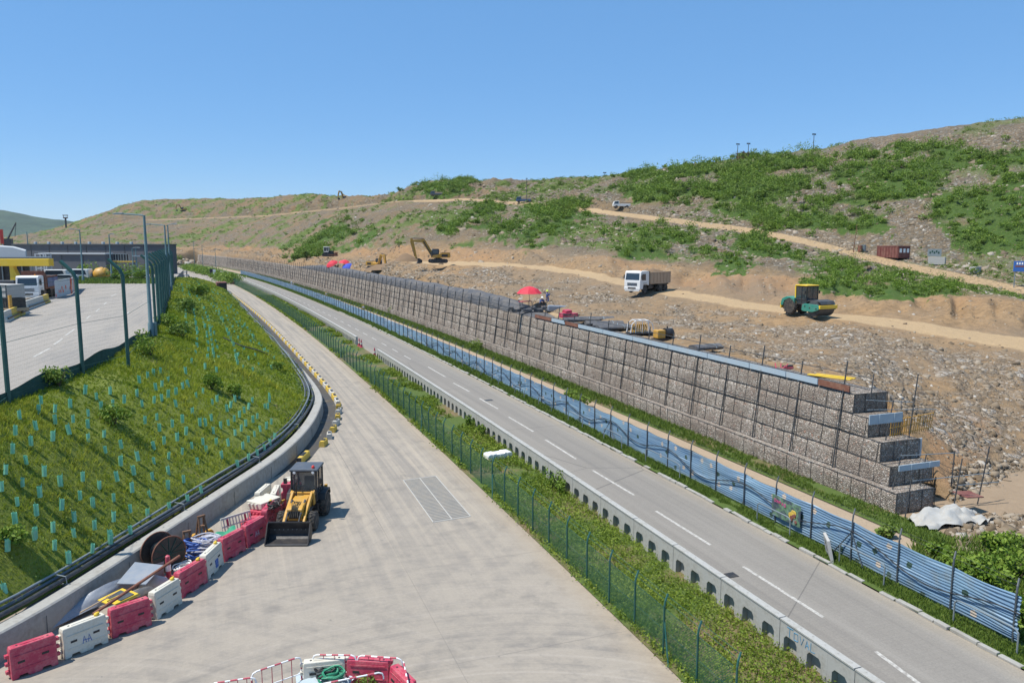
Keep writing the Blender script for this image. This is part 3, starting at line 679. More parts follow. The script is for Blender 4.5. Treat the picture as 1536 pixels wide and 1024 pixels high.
wr *= np.where(rf < 2, 2.2, 1)*np.where((rf > 3) & (rf < 4), 3.2, 1)*np.where((rf > 4) & (cf < 620), .55, 1)
p, d_, ii = sample_terrain(wr, 62000)
sz = np.clip(RNG.lognormal(np.log(.19), .65, len(p)), .1, .9)*np.clip(d_/75, .8, 2.4)
sz = np.where((rf[ii] > 3) & (rf[ii] < 4), sz*.6, sz)
sz = np.where(rf[ii] < 2, np.minimum(sz, .75), sz)
p[:, 2] -= sz*.12
rocks('rubble', p, sz)['kind'] = 'stuff'
# heap of bigger boulders at the right, near the foot of the slope
pts = []; ss = []
for k in range(3000):
    px, py = RNG.uniform(1425, 1580), RNG.uniform(690, 830)
    if py < 690+(1560-px)*.3-25: continue
    q = terr_hit(px, py, -1, 2) if py < 772 else P(px, py, 0)
    pts.append((q.x, q.y, q.z+.05)); ss.append(float(np.clip(RNG.lognormal(np.log(.2), .6), .07, .75)))
rocks('boulder_heap', np.array(pts), np.array(ss))['kind'] = 'stuff'

# ------------------------------------------------------------------ hillside scrub
wp = (patch & vis)*1.0
p, d_, ii = sample_terrain(wp*np.clip(dep.ravel()/200, .6, 2), 2600)
bl = []
for q, d in zip(p, d_):
    r = RNG.lognormal(.35, .38)*np.clip(d/190, .55, 1.3); bl.append(((q[0], q[1], q[2]+r*.45), (r, r, r*.8), 190, .31*np.clip(d/170, .5, 1.5)))
RNG.shuffle(p); sel = RNG.random(len(bl)) < .66
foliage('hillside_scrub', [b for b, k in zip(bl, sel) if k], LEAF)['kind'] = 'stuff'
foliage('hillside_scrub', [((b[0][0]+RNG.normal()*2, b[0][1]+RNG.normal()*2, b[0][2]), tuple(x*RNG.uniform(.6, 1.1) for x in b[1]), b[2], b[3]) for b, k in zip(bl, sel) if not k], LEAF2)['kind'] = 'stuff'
wg = np.clip(veg-.25, 0, 1)*(~patch)*vis*(1-road.ravel())*(rf > 3.8)*(rf < 8.1)
p, d_, ii = sample_terrain(wg, 4200)
bl = []
for q, d in zip(p, d_):
    r = RNG.uniform(.35, 1.0)*np.clip(d/190, .5, 1.5); bl.append(((q[0], q[1], q[2]+r*.3), (r*1.3, r*1.3, r*.7), 40, .26*np.clip(d/170, .5, 1.6)))
foliage('hillside_weeds', bl, LEAF2)['kind'] = 'stuff'
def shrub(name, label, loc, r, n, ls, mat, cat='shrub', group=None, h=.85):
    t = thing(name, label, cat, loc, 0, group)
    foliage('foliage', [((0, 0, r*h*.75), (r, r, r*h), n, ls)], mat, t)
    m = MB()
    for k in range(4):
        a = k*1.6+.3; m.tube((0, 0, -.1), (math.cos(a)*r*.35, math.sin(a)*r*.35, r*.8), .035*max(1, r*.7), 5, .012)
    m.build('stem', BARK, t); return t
sp = shrub('shrub', 'small round green bush alone on the bare stony ground of the hill', terr_hit(1215, 355, 5, 9), 1.2, 130, .35, LEAF, group='single bushes on the stony hillside')
for px, py in ((1010, 322), (1048, 318), (1385, 330), (1420, 262), (1440, 212), (1510, 210), (1180, 372), (1130, 352), (1085, 365), (905, 352), (860, 365), (925, 340), (600, 330), (560, 345), (640, 345), (520, 320), (470, 345), (690, 290), (730, 288), (780, 283), (830, 283), (870, 285), (905, 276), (840, 278), (1060, 350), (600, 370), (545, 318), (430, 352), (380, 340), (330, 350), (250, 340), (300, 360), (1355, 420), (1460, 412), (1500, 400)):
    c = dup(sp, terr_hit(px, py, 3.9, 9), RNG.uniform(0, 6)); s = RNG.uniform(.6, 1.3); c.scale = (s, s, s*RNG.uniform(.8, 1.1))

# ------------------------------------------------------------------ gabion wall
def gabion_mat():
    t = NT('gabion_stone'); v = t.obj()
    vo = t.n('TexVoronoi'); vs = t.n('TexVoronoi', feature='DISTANCE_TO_EDGE')
    wv = t.mix(.12, v, t.n('TexNoise', i_Scale=5.0).outputs['Color'], 'ADD')
    for q in (vo, vs): t.l(wv, q.inputs['Vector']); q.inputs['Scale'].default_value = 9.8
    cell = t.n('SeparateColor'); t.l(vo.outputs['Color'], cell.inputs[0])
    c = t.ramp(cell.outputs[0], [(0, (.235, .2, .165)), (.35, (.36, .315, .26)), (.7, (.47, .415, .35)), (.9, (.58, .535, .47)), (1, (.4, .24, .17))])
    big = t.noise(v, .35, 5, .6); c = t.mix(t.maprange(big, .42, .62, 0, .55), c, (.24, .19, .15))
    gap = t.maprange(vs.outputs['Distance'], .0, .11); c = t.mix(gap, (.115, .095, .08), c)
    t.base(c); t.rough(.92); t.b.inputs['Specular IOR Level'].default_value = .2
    t.bump(t.maprange(vs.outputs['Distance'], 0, .25), .8, .06); return t.m
GAB = gabion_mat()
gw = thing('gabion_wall', 'long high stepped gabion wall of wire baskets packed with broken stone, curving along the road', 'gabion wall', (BX(30.6, 28.1), 28.1, 0))
ox, oy = BX(30.6, 28.1), 28.1
COURSES = [(30.55, 28.1, 0, 1.12, 2.5), (31.0, 29.0, 1.12, 2.17, 2.9), (31.12, 29.8, 2.17, 3.22, 2.6), (31.24, 30.8, 3.22, 4.27, 2.3), (31.36, 32.0, 4.27, 5.32, 2.3)]
def wall_ys(y0):
    ys = [y0]
    while ys[-1] < 130: ys.append(ys[-1]+.4)
    while ys[-1] < 515: ys.append(ys[-1]+2)
    return ys
wm = MB()
for ci, (xf, y0, z0, z1, wd) in enumerate(COURSES):
    ysn = np.array(wall_ys(y0)); zs = np.linspace(z0, z1, 4); V = []; Q = []
    prof = [(.12*(z-z0)/(z1-z0)*(ci > 0), z) for z in zs]+[(wd*.33, z1), (wd*.66, z1), (wd, z1), (wd, z0)]
    m_ = len(prof)
    for k, y_ in enumerate(ysn):
        for j, (dx, z) in enumerate(prof):
            b = 0
            if j < 4:
                bz = math.sin(math.pi*(z-z0)/(z1-z0)); by = abs(math.sin(math.pi*(y_-y0)/2.0))
                b = -.045*bz*by*(y_ < 130)+.05*(vnoise(np.array([y_*1.1]), np.array([z*1.5+ci]), 4)[0]-.5)
            elif j < 7: b = 0
            zz = z+(.05*(vnoise(np.array([y_*1.2]), np.array([dx*1.5+ci]), 9)[0]-.5) if 3 < j < 7 else 0)-(.004*ci if j >= 7 else 0)
            V.append((BX(xf, y_)+dx+b-ox, y_-oy, zz))
    for k in range(len(ysn)-1):
        for j in range(m_-1): Q.append((k*m_+j, k*m_+j+1, (k+1)*m_+j+1, (k+1)*m_+j))
    # end face
    V2 = []; ny = 7
    n0 = len(V); Q2 = []
    for a in range(ny):
        for b_ in range(4):
            V.append((BX(xf, y0)+wd*a/(ny-1)-ox, y0-oy-.06*math.sin(math.pi*b_/3)*abs(math.sin(math.pi*a/3)), z0+(z1-z0)*b_/3))
    for a in range(ny-1):
        for b_ in range(3): Q.append((n0+a*4+b_, n0+a*4+4+b_, n0+a*4+5+b_, n0+a*4+1+b_))
    mesh_obj('gabion_course', V, Q, GAB, gw, smooth=True)
    yy = math.ceil(y0)
    while yy < 512:
        r_ = .011+.00012*yy
        wm.tube((BX(xf, yy)-.03-ox, yy-oy, z0), (BX(xf, yy)-.03+.12*(ci > 0)-ox, yy-oy, z1), r_, 4, cap=False); yy += 1 if yy < 60 else 2
    for zz in (z0+.03, z1-.01):
        yp = [y for y in wall_ys(y0)[::6]]; wm.path([(BX(xf, y)-.03+.12*(ci > 0)*(zz > z0+.1)-ox, y-oy, zz) for y in yp], .012, 4)
    for a in range(4):
        wm.tube((BX(xf, y0)+wd*a/3-ox, y0-oy-.05, z0), (BX(xf, y0)+wd*a/3-ox, y0-oy-.05, z1), .022, 4)
    for zz in (z0+.03, z1): wm.tube((BX(xf, y0)-ox, y0-oy-.05, zz), (BX(xf, y0)+wd-ox, y0-oy-.05, zz), .018, 4)
wm.build('basket_wire', M['dark_steel'], gw, recalc=False)
# scaffold poles leaning on the wall
sc = thing('scaffold', 'long row of dark steel scaffold poles with handrails leaning on the gabion wall', 'scaffold', (BX(30.85, 32.7), 32.7, 1.12))
so_ = Vector(sc.location); yy = 32.7; k = 0; rest = MB(); tops = []
while yy < 420:
    a = Vector((BX(30.88, yy)-.05, yy, 1.14))-so_; b = Vector((BX(31.62, yy), yy+.15, 6.75+.25*math.sin(yy)))-so_
    if k < 99: MB().tube(a, b, .042 if yy < 80 else .055, 6).build('pole', M['dark_steel'], sc)
    else: rest.tube(a, b, .05, 5)
    yy += 3.45; k += 1
o = rest.build('pole', M['dark_steel'], sc); o['kind'] = 'stuff'
for f_, zz in ((.93, 6.35), (.8, 5.75), (.42, 3.45)):
    yr = [31]+[32.7+3.45*j for j in range(0, 112, 2)]
    MB().path([Vector((BX(30.88+.74*f_-.07, y), y, zz))-so_ for y in yr], .024, 5).build('rail', M['dark_steel'], sc)
# scaffold at the stepped end
es = thing('scaffold', 'loose scaffold poles and rails round the stepped end of the gabion wall', 'scaffold', P(1357, 778, 0))
eo = Vector(es.location)
def z7(x, y): return 1230+x/3.304, 550+y/3.304
for (x0, y0, x1, y1, z) in ((285, 560, 365, 165, 1.12), (330, 715, 397, 465, 0), (420, 755, 458, 530, 0), (655, 735, 705, 455, 0), (780, 680, 840, 395, .1), (650, 590, 668, 415, 1.12), (495, 590, 527, 435, 1.12), (440, 350, 487, 35, 3.22), (250, 155, 267, 35, 5.32)):
    a = P(*z7(x0, y0), z); d_a = a.x*SY+a.y*CY; b = D(*z7(x1, y1), d_a+.1); MB().tube(a-eo, b-eo, .033, 6).build('pole', M['dark_steel'], es)
for (x0, y0, x1, y1, da, db) in ((230, 165, 460, 175, 40.1, 41.2), (235, 213, 580, 210, 40, 41.6), (400, 440, 690, 425, 38.3, 39.2), (460, 565, 845, 525, 37.2, 38.6), (680, 587, 885, 570, 37.6, 38.9)):
    MB().tube(D(*z7(x0, y0), da)-eo, D(*z7(x1, y1), db)-eo, .026, 6).build('rail', M['galv'], es)
def plank(name, label, p, q, h, th, mat, cat='board', group=None):
    """a board standing on edge from p to q"""
    p, q = Vector(p), Vector(q); L = (q-p).length; rz = math.atan2(q.y-p.y, q.x-p.x)
    pitch = math.asin((q.z-p.z)/L)
    m = MB().box((L/2, 0, h/2), (L, th, h)); m.box((L*.3, -th/2-.012, h/2), (.07, .024, h*.96)); m.box((L*.75, -th/2-.012, h/2), (.07, .024, h*.96))
    o = m.build(name, mat, loc=p, bevel=.006); o.rotation_euler = (0, -pitch, rz); return tag(o, label, cat, group)
ye = lambda px, z=WALL_Z: P(px[0], px[1], z)
# boards along the top edge of the wall (positions along the wall axis)
def y_at(px):
    ysx = np.linspace(30, 300, 2000); pxs = np.array([proj((BX(31.45, y), y, 5.35))[0] for y in ysx[::10]]); return float(np.interp(px, pxs[::-1], ysx[::10][::-1]))
segs = [(803, 828, 'rust'), (828, 848, 'plank_blue'), (848, 868, 'rust'), (868, 905, 'plank_blue'), (905, 950, 'plank_blue'), (950, 1003, 'plank_blue'), (1003, 1062, 'plank_blue'), (1062, 1125, 'plank_blue'), (1125, 1180, 'plank_blue'), (1180, 1228, 'plank_blue'), (1228, 1276, 'rust')]
for k, (a, b, mt) in enumerate(segs):
    ya, yb = y_at(a), y_at(b); ya = max(ya, yb)
    blue = mt == 'plank_blue'
    lab = 'pale blue edging board on top of the gabion wall, one of a continuous run' if blue else ['dark red edging board on the wall top beside the red crates', 'dark red edging board between two pale blue ones on the wall top', 'dark red edging board at the stepped end of the wall top'][[0, 2, 10].index(k)]
    plank('edge_board', lab, (BX(31.42, yb), yb+.03, 5.36), (BX(31.42, ya), ya-.03, 5.36), .34, .08, M[mt], group='pale blue boards along the wall top' if blue else None)
plank('step_board', 'grey board standing on the fourth step of the gabion wall end', P(1303, 637, 4.3)+Vector((0, -.02, 0)), P(1303, 637, 4.3)+Vector((2.2, 0, 0)), .5, .05, M['plank_blue'])
plank('step_board', 'grey blue board lying along the second step edge of the gabion wall end', P(1348, 707, 2.2), P(1348, 707, 2.2)+Vector((2.7, 0.02, 0)), .3, .05, M['plank_blue'])
plank('step_board', 'short white board leaning behind the third step of the gabion wall', P(1388, 690, 2.2)+Vector((0, .6, 0)), P(1388, 690, 2.2)+Vector((.45, .7, 0)), 1.0, .05, M['wall_pale'])
o = MB().box((0, 0, .03), (1.3, .8, .05)).box((0, 0, -.02), (1.2, .1, .05)).build('red_board', M['skip_red'], loc=P(1452, 742, .9), rz=.1); o.rotation_euler = (.1, .12, .1); tag(o, 'dark red board propped flat beside the lowest step of the gabion wall', 'board')
# yellow guard frames by the steps
yf = thing('steel_guardrail', 'yellow steel guard rails tangled behind the third step of the gabion wall', 'guard rail', P(1340, 660, 3.3))
for k in range(3):
    m = MB(); x0 = .3+k*1.15
    for a in range(7): m.tube((x0+a*.15, .5+.2*k, 0), (x0+a*.15+.03*a, .5+.2*k, .9+.1*math.sin(a+k)), .018, 5)
    for z in (.12, .5, .9): m.tube((x0-.05, .5+.2*k, z), (x0+1.1, .5+.2*k, z+.08), .022, 5)
    m.build('frame', M['yellow'], yf)
# dark geotextile heaped behind the wall top
V = []; Q = []; ysn = list(np.linspace(y_at(803), 262, 150)); pr = [(0, 5.3), (.12, 5.75), (.45, 6.35), (.9, 6.75), (1.6, 6.85), (2.6, 6.5), (3.2, 5.6)]
for k, y_ in enumerate(ysn):
    e = min(1, k/12)*min(1, (len(ysn)-1-k)/30)
    for j, (dx, z) in enumerate(pr):
        V.append((BX(31.5, y_)+dx+.1*math.sin(y_*1.3+j), y_, 5.3+(z-5.3)*e*(.92+.16*vnoise(np.array([y_*.15]), np.array([j*.5]), 3)[0])))
m_ = len(pr)
for k in range(len(ysn)-1):
    for j in range(m_-1): Q.append((k*m_+j, k*m_+j+1, (k+1)*m_+j+1, (k+1)*m_+j))
tag(mesh_obj('geotextile_sheet', V, Q, M['geotextile'], smooth=True), 'long dark grey geotextile sheet draped along the top of the gabion wall', 'sheet')

# ------------------------------------------------------------------ blue cloth fence
def blue_cloth():
    t = NT('blue_cloth'); v = t.obj(); sep = t.n('SeparateXYZ'); t.l(v, sep.inputs[0])
    st = t.noise(t.mapv(v, (.0, .18, 11)), 1.0, 4, .6); big = t.noise(v, .35, 5, .6); fold = t.noise(t.mapv(v, (0, .5, 5)), 1.0, 3)
    c = t.mix(st, (.09, .17, .27), (.22, .34, .45)); c = t.mix(t.maprange(st, .58, .68, 0, .8), c, (.4, .52, .62)); c = t.mix(t.maprange(st, .42, .33, 0, .85), c, (.05, .13, .25))
    c = t.mix(t.maprange(big, .52, .7, 0, .6), c, (.2, .33, .42))
    vo = t.n('TexVoronoi', voronoi_dimensions='2D'); yz = t.n('CombineXYZ'); t.l(sep.outputs[1], yz.inputs[0]); t.l(sep.outputs[2], yz.inputs[1]); t.l(yz.outputs[0], vo.inputs['Vector']); vo.inputs['Scale'].default_value = 1.15; vo.inputs['Randomness'].default_value = .9
    cell = t.n('SeparateColor'); t.l(vo.outputs['Color'], cell.inputs[0])
    spot = t.math('MULTIPLY', t.math('LESS_THAN', t.math('ADD', vo.outputs['Distance'], t.math('MULTIPLY', t.noise(v, 9, 3), .2)), .25), t.math('LESS_THAN', cell.outputs[0], .6))
    sc_ = t.ramp(cell.outputs[1], [(0, (.02, .05, .02)), (.45, (.02, .05, .02)), (.46, (.5, .4, .3)), (.8, (.42, .36, .3)), (1, (.45, .5, .5))], 'CONSTANT')
    c = t.mix(t.math('MULTIPLY', spot, .92), c, sc_)
    jt = t.math('LESS_THAN', t.math('FRACT', t.math('DIVIDE', t.math('ADD', sep.outputs[1], 2.1), 2.4)), .025); c = t.mix(t.math('MULTIPLY', jt, .7), c, (.03, .06, .1)); wr_ = t.noise(v, 1.1, 6, .75); c = t.mix(t.maprange(wr_, .52, .68, 0, .55), c, (.2, .23, .22)); mud = t.maprange(t.math('ADD', sep.outputs[2], t.math('MULTIPLY', wr_, .5)), .55, .2, 0, .7); c = t.mix(mud, c, (.12, .13, .1))
    t.base(c); t.rough(.6); t.bump(t.math('ADD', st, fold), .7, .05); return t.m
bf_y0 = P(1522, 977, 0).y; BFX = 24.25
bf = thing('mesh_fence', 'long fence with cranked grey posts covered in rippled blue printed cloth beside the paved road', 'fence', (BX(BFX, bf_y0), bf_y0, .05))
fo = Vector(bf.location); V = []; Q = []; ysn = list(np.arange(bf_y0, 70, .3))+list(np.arange(70, 335, 2.0)); nz_ = 57
for y_ in ysn:
    e = max(0, 1-(y_-bf_y0)/2.0)
    for j in range(nz_):
        z = .1+1.62*j/(nz_-1); rip = .015*math.sin(j*1.55+.9*math.sin(y_*.9)+y_*.13)+.07*(vnoise(np.array([y_*.7]), np.array([z*2.2]), 6)[0]-.5)
        sag = -.06*abs(math.sin(math.pi*(y_-bf_y0-.3)/2.4))*(j/(nz_-1))
        V.append((BX(BFX, y_)-.06+rip*(1+e)-fo.x, y_-fo.y+.25*e*(vnoise(np.array([z*5]), np.array([.5]), 8)[0]), z+sag+.05*e*math.sin(z*9)))
for k in range(len(ysn)-1):
    for j in range(nz_-1): Q.append((k*nz_+j, (k+1)*nz_+j, (k+1)*nz_+j+1, k*nz_+j+1))
mesh_obj('cloth_panel', V, Q, blue_cloth(), bf, smooth=True)
def crank_post(m, x, y, h, kx, kz, r, ky=0, n=6, z0=0):
    m.path([(x, y, z0-.1), (x, y, z0+h), (x+kx*.25, y+ky*.25, z0+h+kz*.45), (x+kx, y+ky, z0+h+kz)], r, n)
yy = bf_y0+.3; k = 0; rest = MB()
while yy < 333:
    m = MB() if k < 98 else rest; crank_post(m, BX(BFX, yy)-fo.x-.11, yy-fo.y, 1.85, .2, .42, .036 if yy < 90 else .045, .1)
    if k in (3, 12, 24):
        for sg in (-1, 1): m.tube((BX(BFX, yy)-fo.x-.14, yy-fo.y, 1.3), (BX(BFX, yy)-fo.x-.3, yy-fo.y+sg*.95, -.05), .026, 6)
    if k < 98: m.build('post', M['grey_post'], bf)
    yy += 2.4; k += 1
o = rest.build('post', M['grey_post'], bf); o['kind'] = 'stuff'
for z_ in (2.05, 2.2):
    MB().path([(BX(BFX, y)-fo.x-.11+(z_-1.85)*.4, y-fo.y, z_) for y in np.arange(bf_y0+.3, 120, 2.4)], .006, 4).build('barbed_wire', M['dark_steel'], bf)
pts = []
for y_ in np.arange(bf_y0+.1, 95, .4):
    ph = (y_-bf_y0-.3) % 7.2; pts.append((BX(BFX, y_)-.17, y_, .95+.32*math.cos(ph/7.2*2*math.pi)+.1*math.sin(y_*.31)+.05))
tag(MB().path(pts, .024, 5).build('cable', M['black']), 'black cable sagging in waves along the blue cloth fence', 'cable')
# banner hung on the fence
bn0 = P(1148, 775, .35); bn = thing('banner', 'dark printed banner with pink lettering and bright flowers hung on the blue fence', 'banner', (BX(BFX, bn0.y)-.2, bn0.y, .45), BH(bn0.y))
def banner_mat():
    t = NT('banner_print'); v = t.obj(); n = t.noise(v, 2.2, 4, .7); c = t.ramp(n, [(0, (.02, .03, .05)), (.45, (.06, .08, .1)), (.55, (.12, .22, .12)), (.65, (.2, .25, .28)), (.75, (.4, .35, .08))], 'EASE'); t.base(c); t.rough(.5); return t.m
L = 1.95
V = [(.02*math.sin(i*1.3), -L*i/10, j*.26) for i in range(11) for j in range(5)]
mesh_obj('print', V, [(i*5+j, i*5+j+1, i*5+j+6, i*5+j+5) for i in range(10) for j in range(4)], banner_mat(), bn, smooth=True)
m = MB()
for k, gl in enumerate(('O', 'N', 'P', 'A', 'S')):
    y_ = -.2-k*.17; zz = .86-.015*k; s_ = .13
    st = {'O': [(0, 0, 1, 0), (1, 0, 1, 1), (1, 1, 0, 1), (0, 1, 0, 0)], 'N': [(0, 0, 0, 1), (0, 1, 1, 0), (1, 0, 1, 1)], 'P': [(0, 0, 0, 1), (0, 1, 1, 1), (1, 1, 1, .5), (1, .5, 0, .5)], 'A': [(0, 0, .5, 1), (.5, 1, 1, 0), (.2, .4, .8, .4)], 'S': [(1, 1, 0, 1), (0, 1, 0, .5), (0, .5, 1, .5), (1, .5, 1, 0), (1, 0, 0, 0)]}[gl]
    if gl in 'PAS': gl = gl
    for a, b, c_, d in st: m.tube((-.035, y_-a*s_*.8, zz-s_+b*s_), (-.035, y_-c_*s_*.8, zz-s_+d*s_), .012, 4)
m.build('lettering', paint('banner_pink', (.65, .08, .25), .5, .1, 3, dustamt=0), bn)
m = MB()
for k in range(7): a = k*.9; m.lathe([(0.02, -.035), (.1, -.045), (.13, -.03)], (0, -1.45+.13*math.cos(a*2.1), .42+.16*math.sin(a*1.7)), 8, 'x')
m.build('flowers', M['kerb_yellow'], bn)
m = MB()
for k in range(6): a = k*1.1; m.lathe([(0.02, -.05), (.07, -.055), (.09, -.04)], (0, -1.55+.16*math.cos(a*1.3), .33+.15*math.sin(a*2.3)), 8, 'x')
m.build('flowers', M['skip_red'], bn)

# kerb stones, handrails and leaning slab on the road's right side
def kerb_piece(y0, y1, m):
    w_ = RNG.uniform(.16, .24); h = RNG.uniform(.07, .13); xo = RNG.uniform(-.05, .05); m.box((BX(23.12, (y0+y1)/2)+xo, (y0+y1)/2, h/2+.0), (w_, (y1-y0)-.04, h+.02), (0, RNG.uniform(-.05, .05), BH(y0)+RNG.uniform(-.04, .04)))
kt = thing('kerb', 'broken low stone kerb edging the paved road below the blue fence', 'kerb', (BX(23.12, 22), 22, 0)); m = MB(); yy = 16.0
while yy < 150:
    l_ = RNG.uniform(.5, 1.1)
    if RNG.random() > .12: kerb_piece(yy, yy+l_, m)
    yy += l_
m.xf(Matrix.Translation(-Vector(kt.location))); m.build('kerb_stones', M['wall_concrete'], kt, bevel=.02)
hoops = [((1395, 942), (1486, 994)), ((1233, 849), (1297, 885)), ((1116, 783), (1163, 809)), ((952, 695), (1000, 722)), ((893, 662), (919, 676)), ((845, 634), (865, 645)), ((803, 611), (820, 621)), ((767, 593), (782, 600)), ((735, 575), (748, 580)), ((709, 560), (721, 567)), ((684, 549), (695, 553))]
for k, (a, b) in enumerate(hoops):
    p, q = P(*a, .05), P(*b, .05); p = Vector((BX(23.55, p.y), p.y, .05)); q = Vector((BX(23.55, q.y), q.y, .05)); v = q-p; h = .92
    lab = {0: 'nearest pale green handrail hoop on the grass below the blue fence, at its ragged end', 1: 'green handrail hoop in front of the grey upright slab by the blue fence', 2: 'green handrail hoop below the printed banner on the blue fence'}.get(k, 'weathered handrail hoop on the grass strip between paved road and blue fence')
    t = thing('handrail', lab, 'handrail', p, 0, 'handrail hoops along the road')
    MB().path([v*0, (0, 0, h-.12), v*.04+Vector((0, 0, h-.03)), v*.1+Vector((0, 0, h)), v*.9+Vector((0, 0, h)), v*.96+Vector((0, 0, h-.03)), v+Vector((0, 0, h-.12))], .03, 7).build('top_rail', M['galv'], t, smooth=True)
    MB().tube(v, v+Vector((0, 0, h-.12)), .03, 7).build('leg', M['galv'], t, smooth=True)
ls = thing('concrete_slab', 'upright grey concrete slab with round holes leaning by the blue fence behind a handrail', 'slab', P(1245, 836, .05), BH(33)-.35)
m = MB(); m.prism([(-.62, 0), (-.2, 0), (-.12, .22), (.12, .22), (.2, 0), (.62, 0), (.5, .95), (-.5, .95)], -.06, .06); o = m.build('slab_body', M['concrete'], ls, bevel=.015); o.rotation_euler = (-.2, 0, 1.35)
for z in (.45, .68):
    o = MB().lathe([(.1, -.068), (.12, -.066), (.12, .066), (.1, .068)], (0.1*(z > .5), 0, z), 14, 'y').build('hole_rim', M['grey_post'], ls); o.rotation_euler = (-.2, 0, 1.35)

# ------------------------------------------------------------------ green chain-link fence
def netting():
    t = NT('chain_link_mesh'); v = t.obj(); sep = t.n('SeparateXYZ'); t.l(v, sep.inputs[0])
    a = t.math('FRACT', t.math('MULTIPLY', t.math('ADD', sep.outputs[1], sep.outputs[2]), 12.0)); b = t.math('FRACT', t.math('MULTIPLY', t.math('SUBTRACT', sep.outputs[1], sep.outputs[2]), 12.0))
    f = t.math('MAXIMUM', t.math('LESS_THAN', a, .23), t.math('LESS_THAN', b, .23))
    t.base((.02, .10, .055)); t.rough(.5); t.l(f, t.b.inputs['Alpha']); return t.m
GFX = 12.85
gf0 = 17.0; gf = thing('chain_link_fence', 'long green chain link fence on cranked posts between the concrete road and the weedy verge', 'fence', (BX(GFX, gf0), gf0, 0)); go = Vector(gf.location)
ysn = list(np.arange(gf0, 80, 1.0))+list(np.arange(80, 276, 4)); V = []; Q = []
for y_ in ysn: V += [(BX(GFX, y_)-go.x, y_-go.y, .02), (BX(GFX, y_)-go.x, y_-go.y, 1.62)]
mesh_obj('netting', V, [(2*i, 2*i+2, 2*i+3, 2*i+1) for i in range(len(ysn)-1)], netting(), gf)
yy = P(727, 742, 0).y-1.92*11; k = 0; rest = MB()
while yy < 272:
    m = MB() if k < 96 else rest
    crank_post(m, BX(GFX, yy)-go.x-.02, yy-go.y, 1.68, .18, .36, .036 if yy < 80 else .05, .1)
    if k in (11, 2, 19, 28, 38):
        for sg in (-1, 1): m.tube((BX(GFX, yy)-go.x, yy-go.y, 1.15), (BX(GFX, yy)-go.x+(.5 if sg > 0 else -.28), yy-go.y+sg*.75, 0), .028, 6)
    if k < 96: m.build('post', M['green_steel'], gf)
    yy += 1.92; k += 1
o = rest.build('post', M['green_steel'], gf); o['kind'] = 'stuff'
for dx, z_ in ((0, 1.6), (0, .85), (.07, 1.85), (.14, 1.98)):
    MB().path([(BX(GFX, y)-go.x+dx, y-go.y, z_) for y in np.arange(gf0, 150, 3.84)], .007, 4).build('line_wire', M['green_steel'], gf)

# ------------------------------------------------------------------ precast blocks beside the paved road
def block_mesh(name, nar, Lb, h, mat, parent):
    th = .22; pw = Lb/nar; m = MB()
    for k in range(nar):
        x0 = k*pw
        ol = [(x0, 0), (x0+pw*.24, 0), (x0+pw*.25, .5), (x0+pw*.34, .62), (x0+pw*.72, .62), (x0+pw*.81, .5), (x0+pw*.82, 0), (x0+pw, 0), (x0+pw, h), (x0, h)]
        m.prism(ol, -th/2, th/2)
        m.box((x0+.035, -th/2-.02, h/2), (.05, .05, h-.06))
    m.box((Lb/2, -th/2-.03, .32), (Lb-.04, .05, .64))
    m.box((Lb/2, 0.0, h+.035), (Lb-.02, th+.05, .06))
    for k in range(nar*2): m.lathe([(.028, 0), (.028, .012)], ((k+.5)*Lb/nar/2, -.03, h+.068), 8)
    o = m.build(name, mat, parent, bevel=.012); return o
BLX = 16.75; bl0 = P(948, 812.6, 0).y-3.27*6
LB = 3.27
proto = thing('barrier_block', 'pale grey precast barrier block with three arched openings at its foot, beside the paved road', 'barrier block', (0, 0, 0), 0, 'precast blocks lining the paved road')
block_mesh('block_body', 3, LB-.02, 1.05, M['block_concrete'], proto)
m = MB()
for k in range(3):
    for j in range(3): m.box((k*(LB/3)+.45+j*.09, -.083, .88), (.05, .006, .09))
m.build('stencil_mark', M['grey_post'], proto)
yg = P(568, 536, 0).y
yy = bl0; k = 0
while yy < yg-1.5:
    x_ = BX(BLX, yy+LB/2); c = proto if k == 0 else dup(proto)
    c.location = (x_+LB/2*math.sin(BH(yy))*1.0, yy, 0); c.rotation_euler = (0, 0, math.pi/2+BH(yy)); 
    yy += LB; k += 1
# a second, farther run: low grey railings of the same kind of blocks beyond the gap
yy = P(543, 517, 0).y
far_proto = thing('barrier_block', 'small looking grey barrier block in the far run beyond the gap with orange cones', 'barrier block', (0, 0, 0), 0, 'far run of blocks lining the paved road')
block_mesh('block_body', 3, LB-.05, 1.05, M['concrete'], far_proto); k = 0
while yy < 300:
    c = far_proto if k == 0 else dup(far_proto); c.location = (BX(BLX, yy+LB/2), yy, 0); c.rotation_euler = (0, 0, math.pi/2+BH(yy)); yy += LB; k += 1
for px, py, lb in ((543, 519, 'red water barrier standing at the far side of the gap in the block row'), (548, 521, 'red and white cone beside the gap in the block row'), (570, 534, 'red post board closing the near side of the gap in the block row')):
    q = P(px, py, 0); q = Vector((BX(BLX, q.y), q.y, 0)); t = thing('traffic_marker', lb, 'traffic marker', q)
    MB().lathe([(.3, 0), (.3, .06), (.17, .08), (.06, 1.0), (.03, 1.05)], n=10).build('cone', M['red_plastic'], t); MB().lathe([(.155, .42), (.12, .66)], n=10).build('white_band', M['white_plastic'], t)
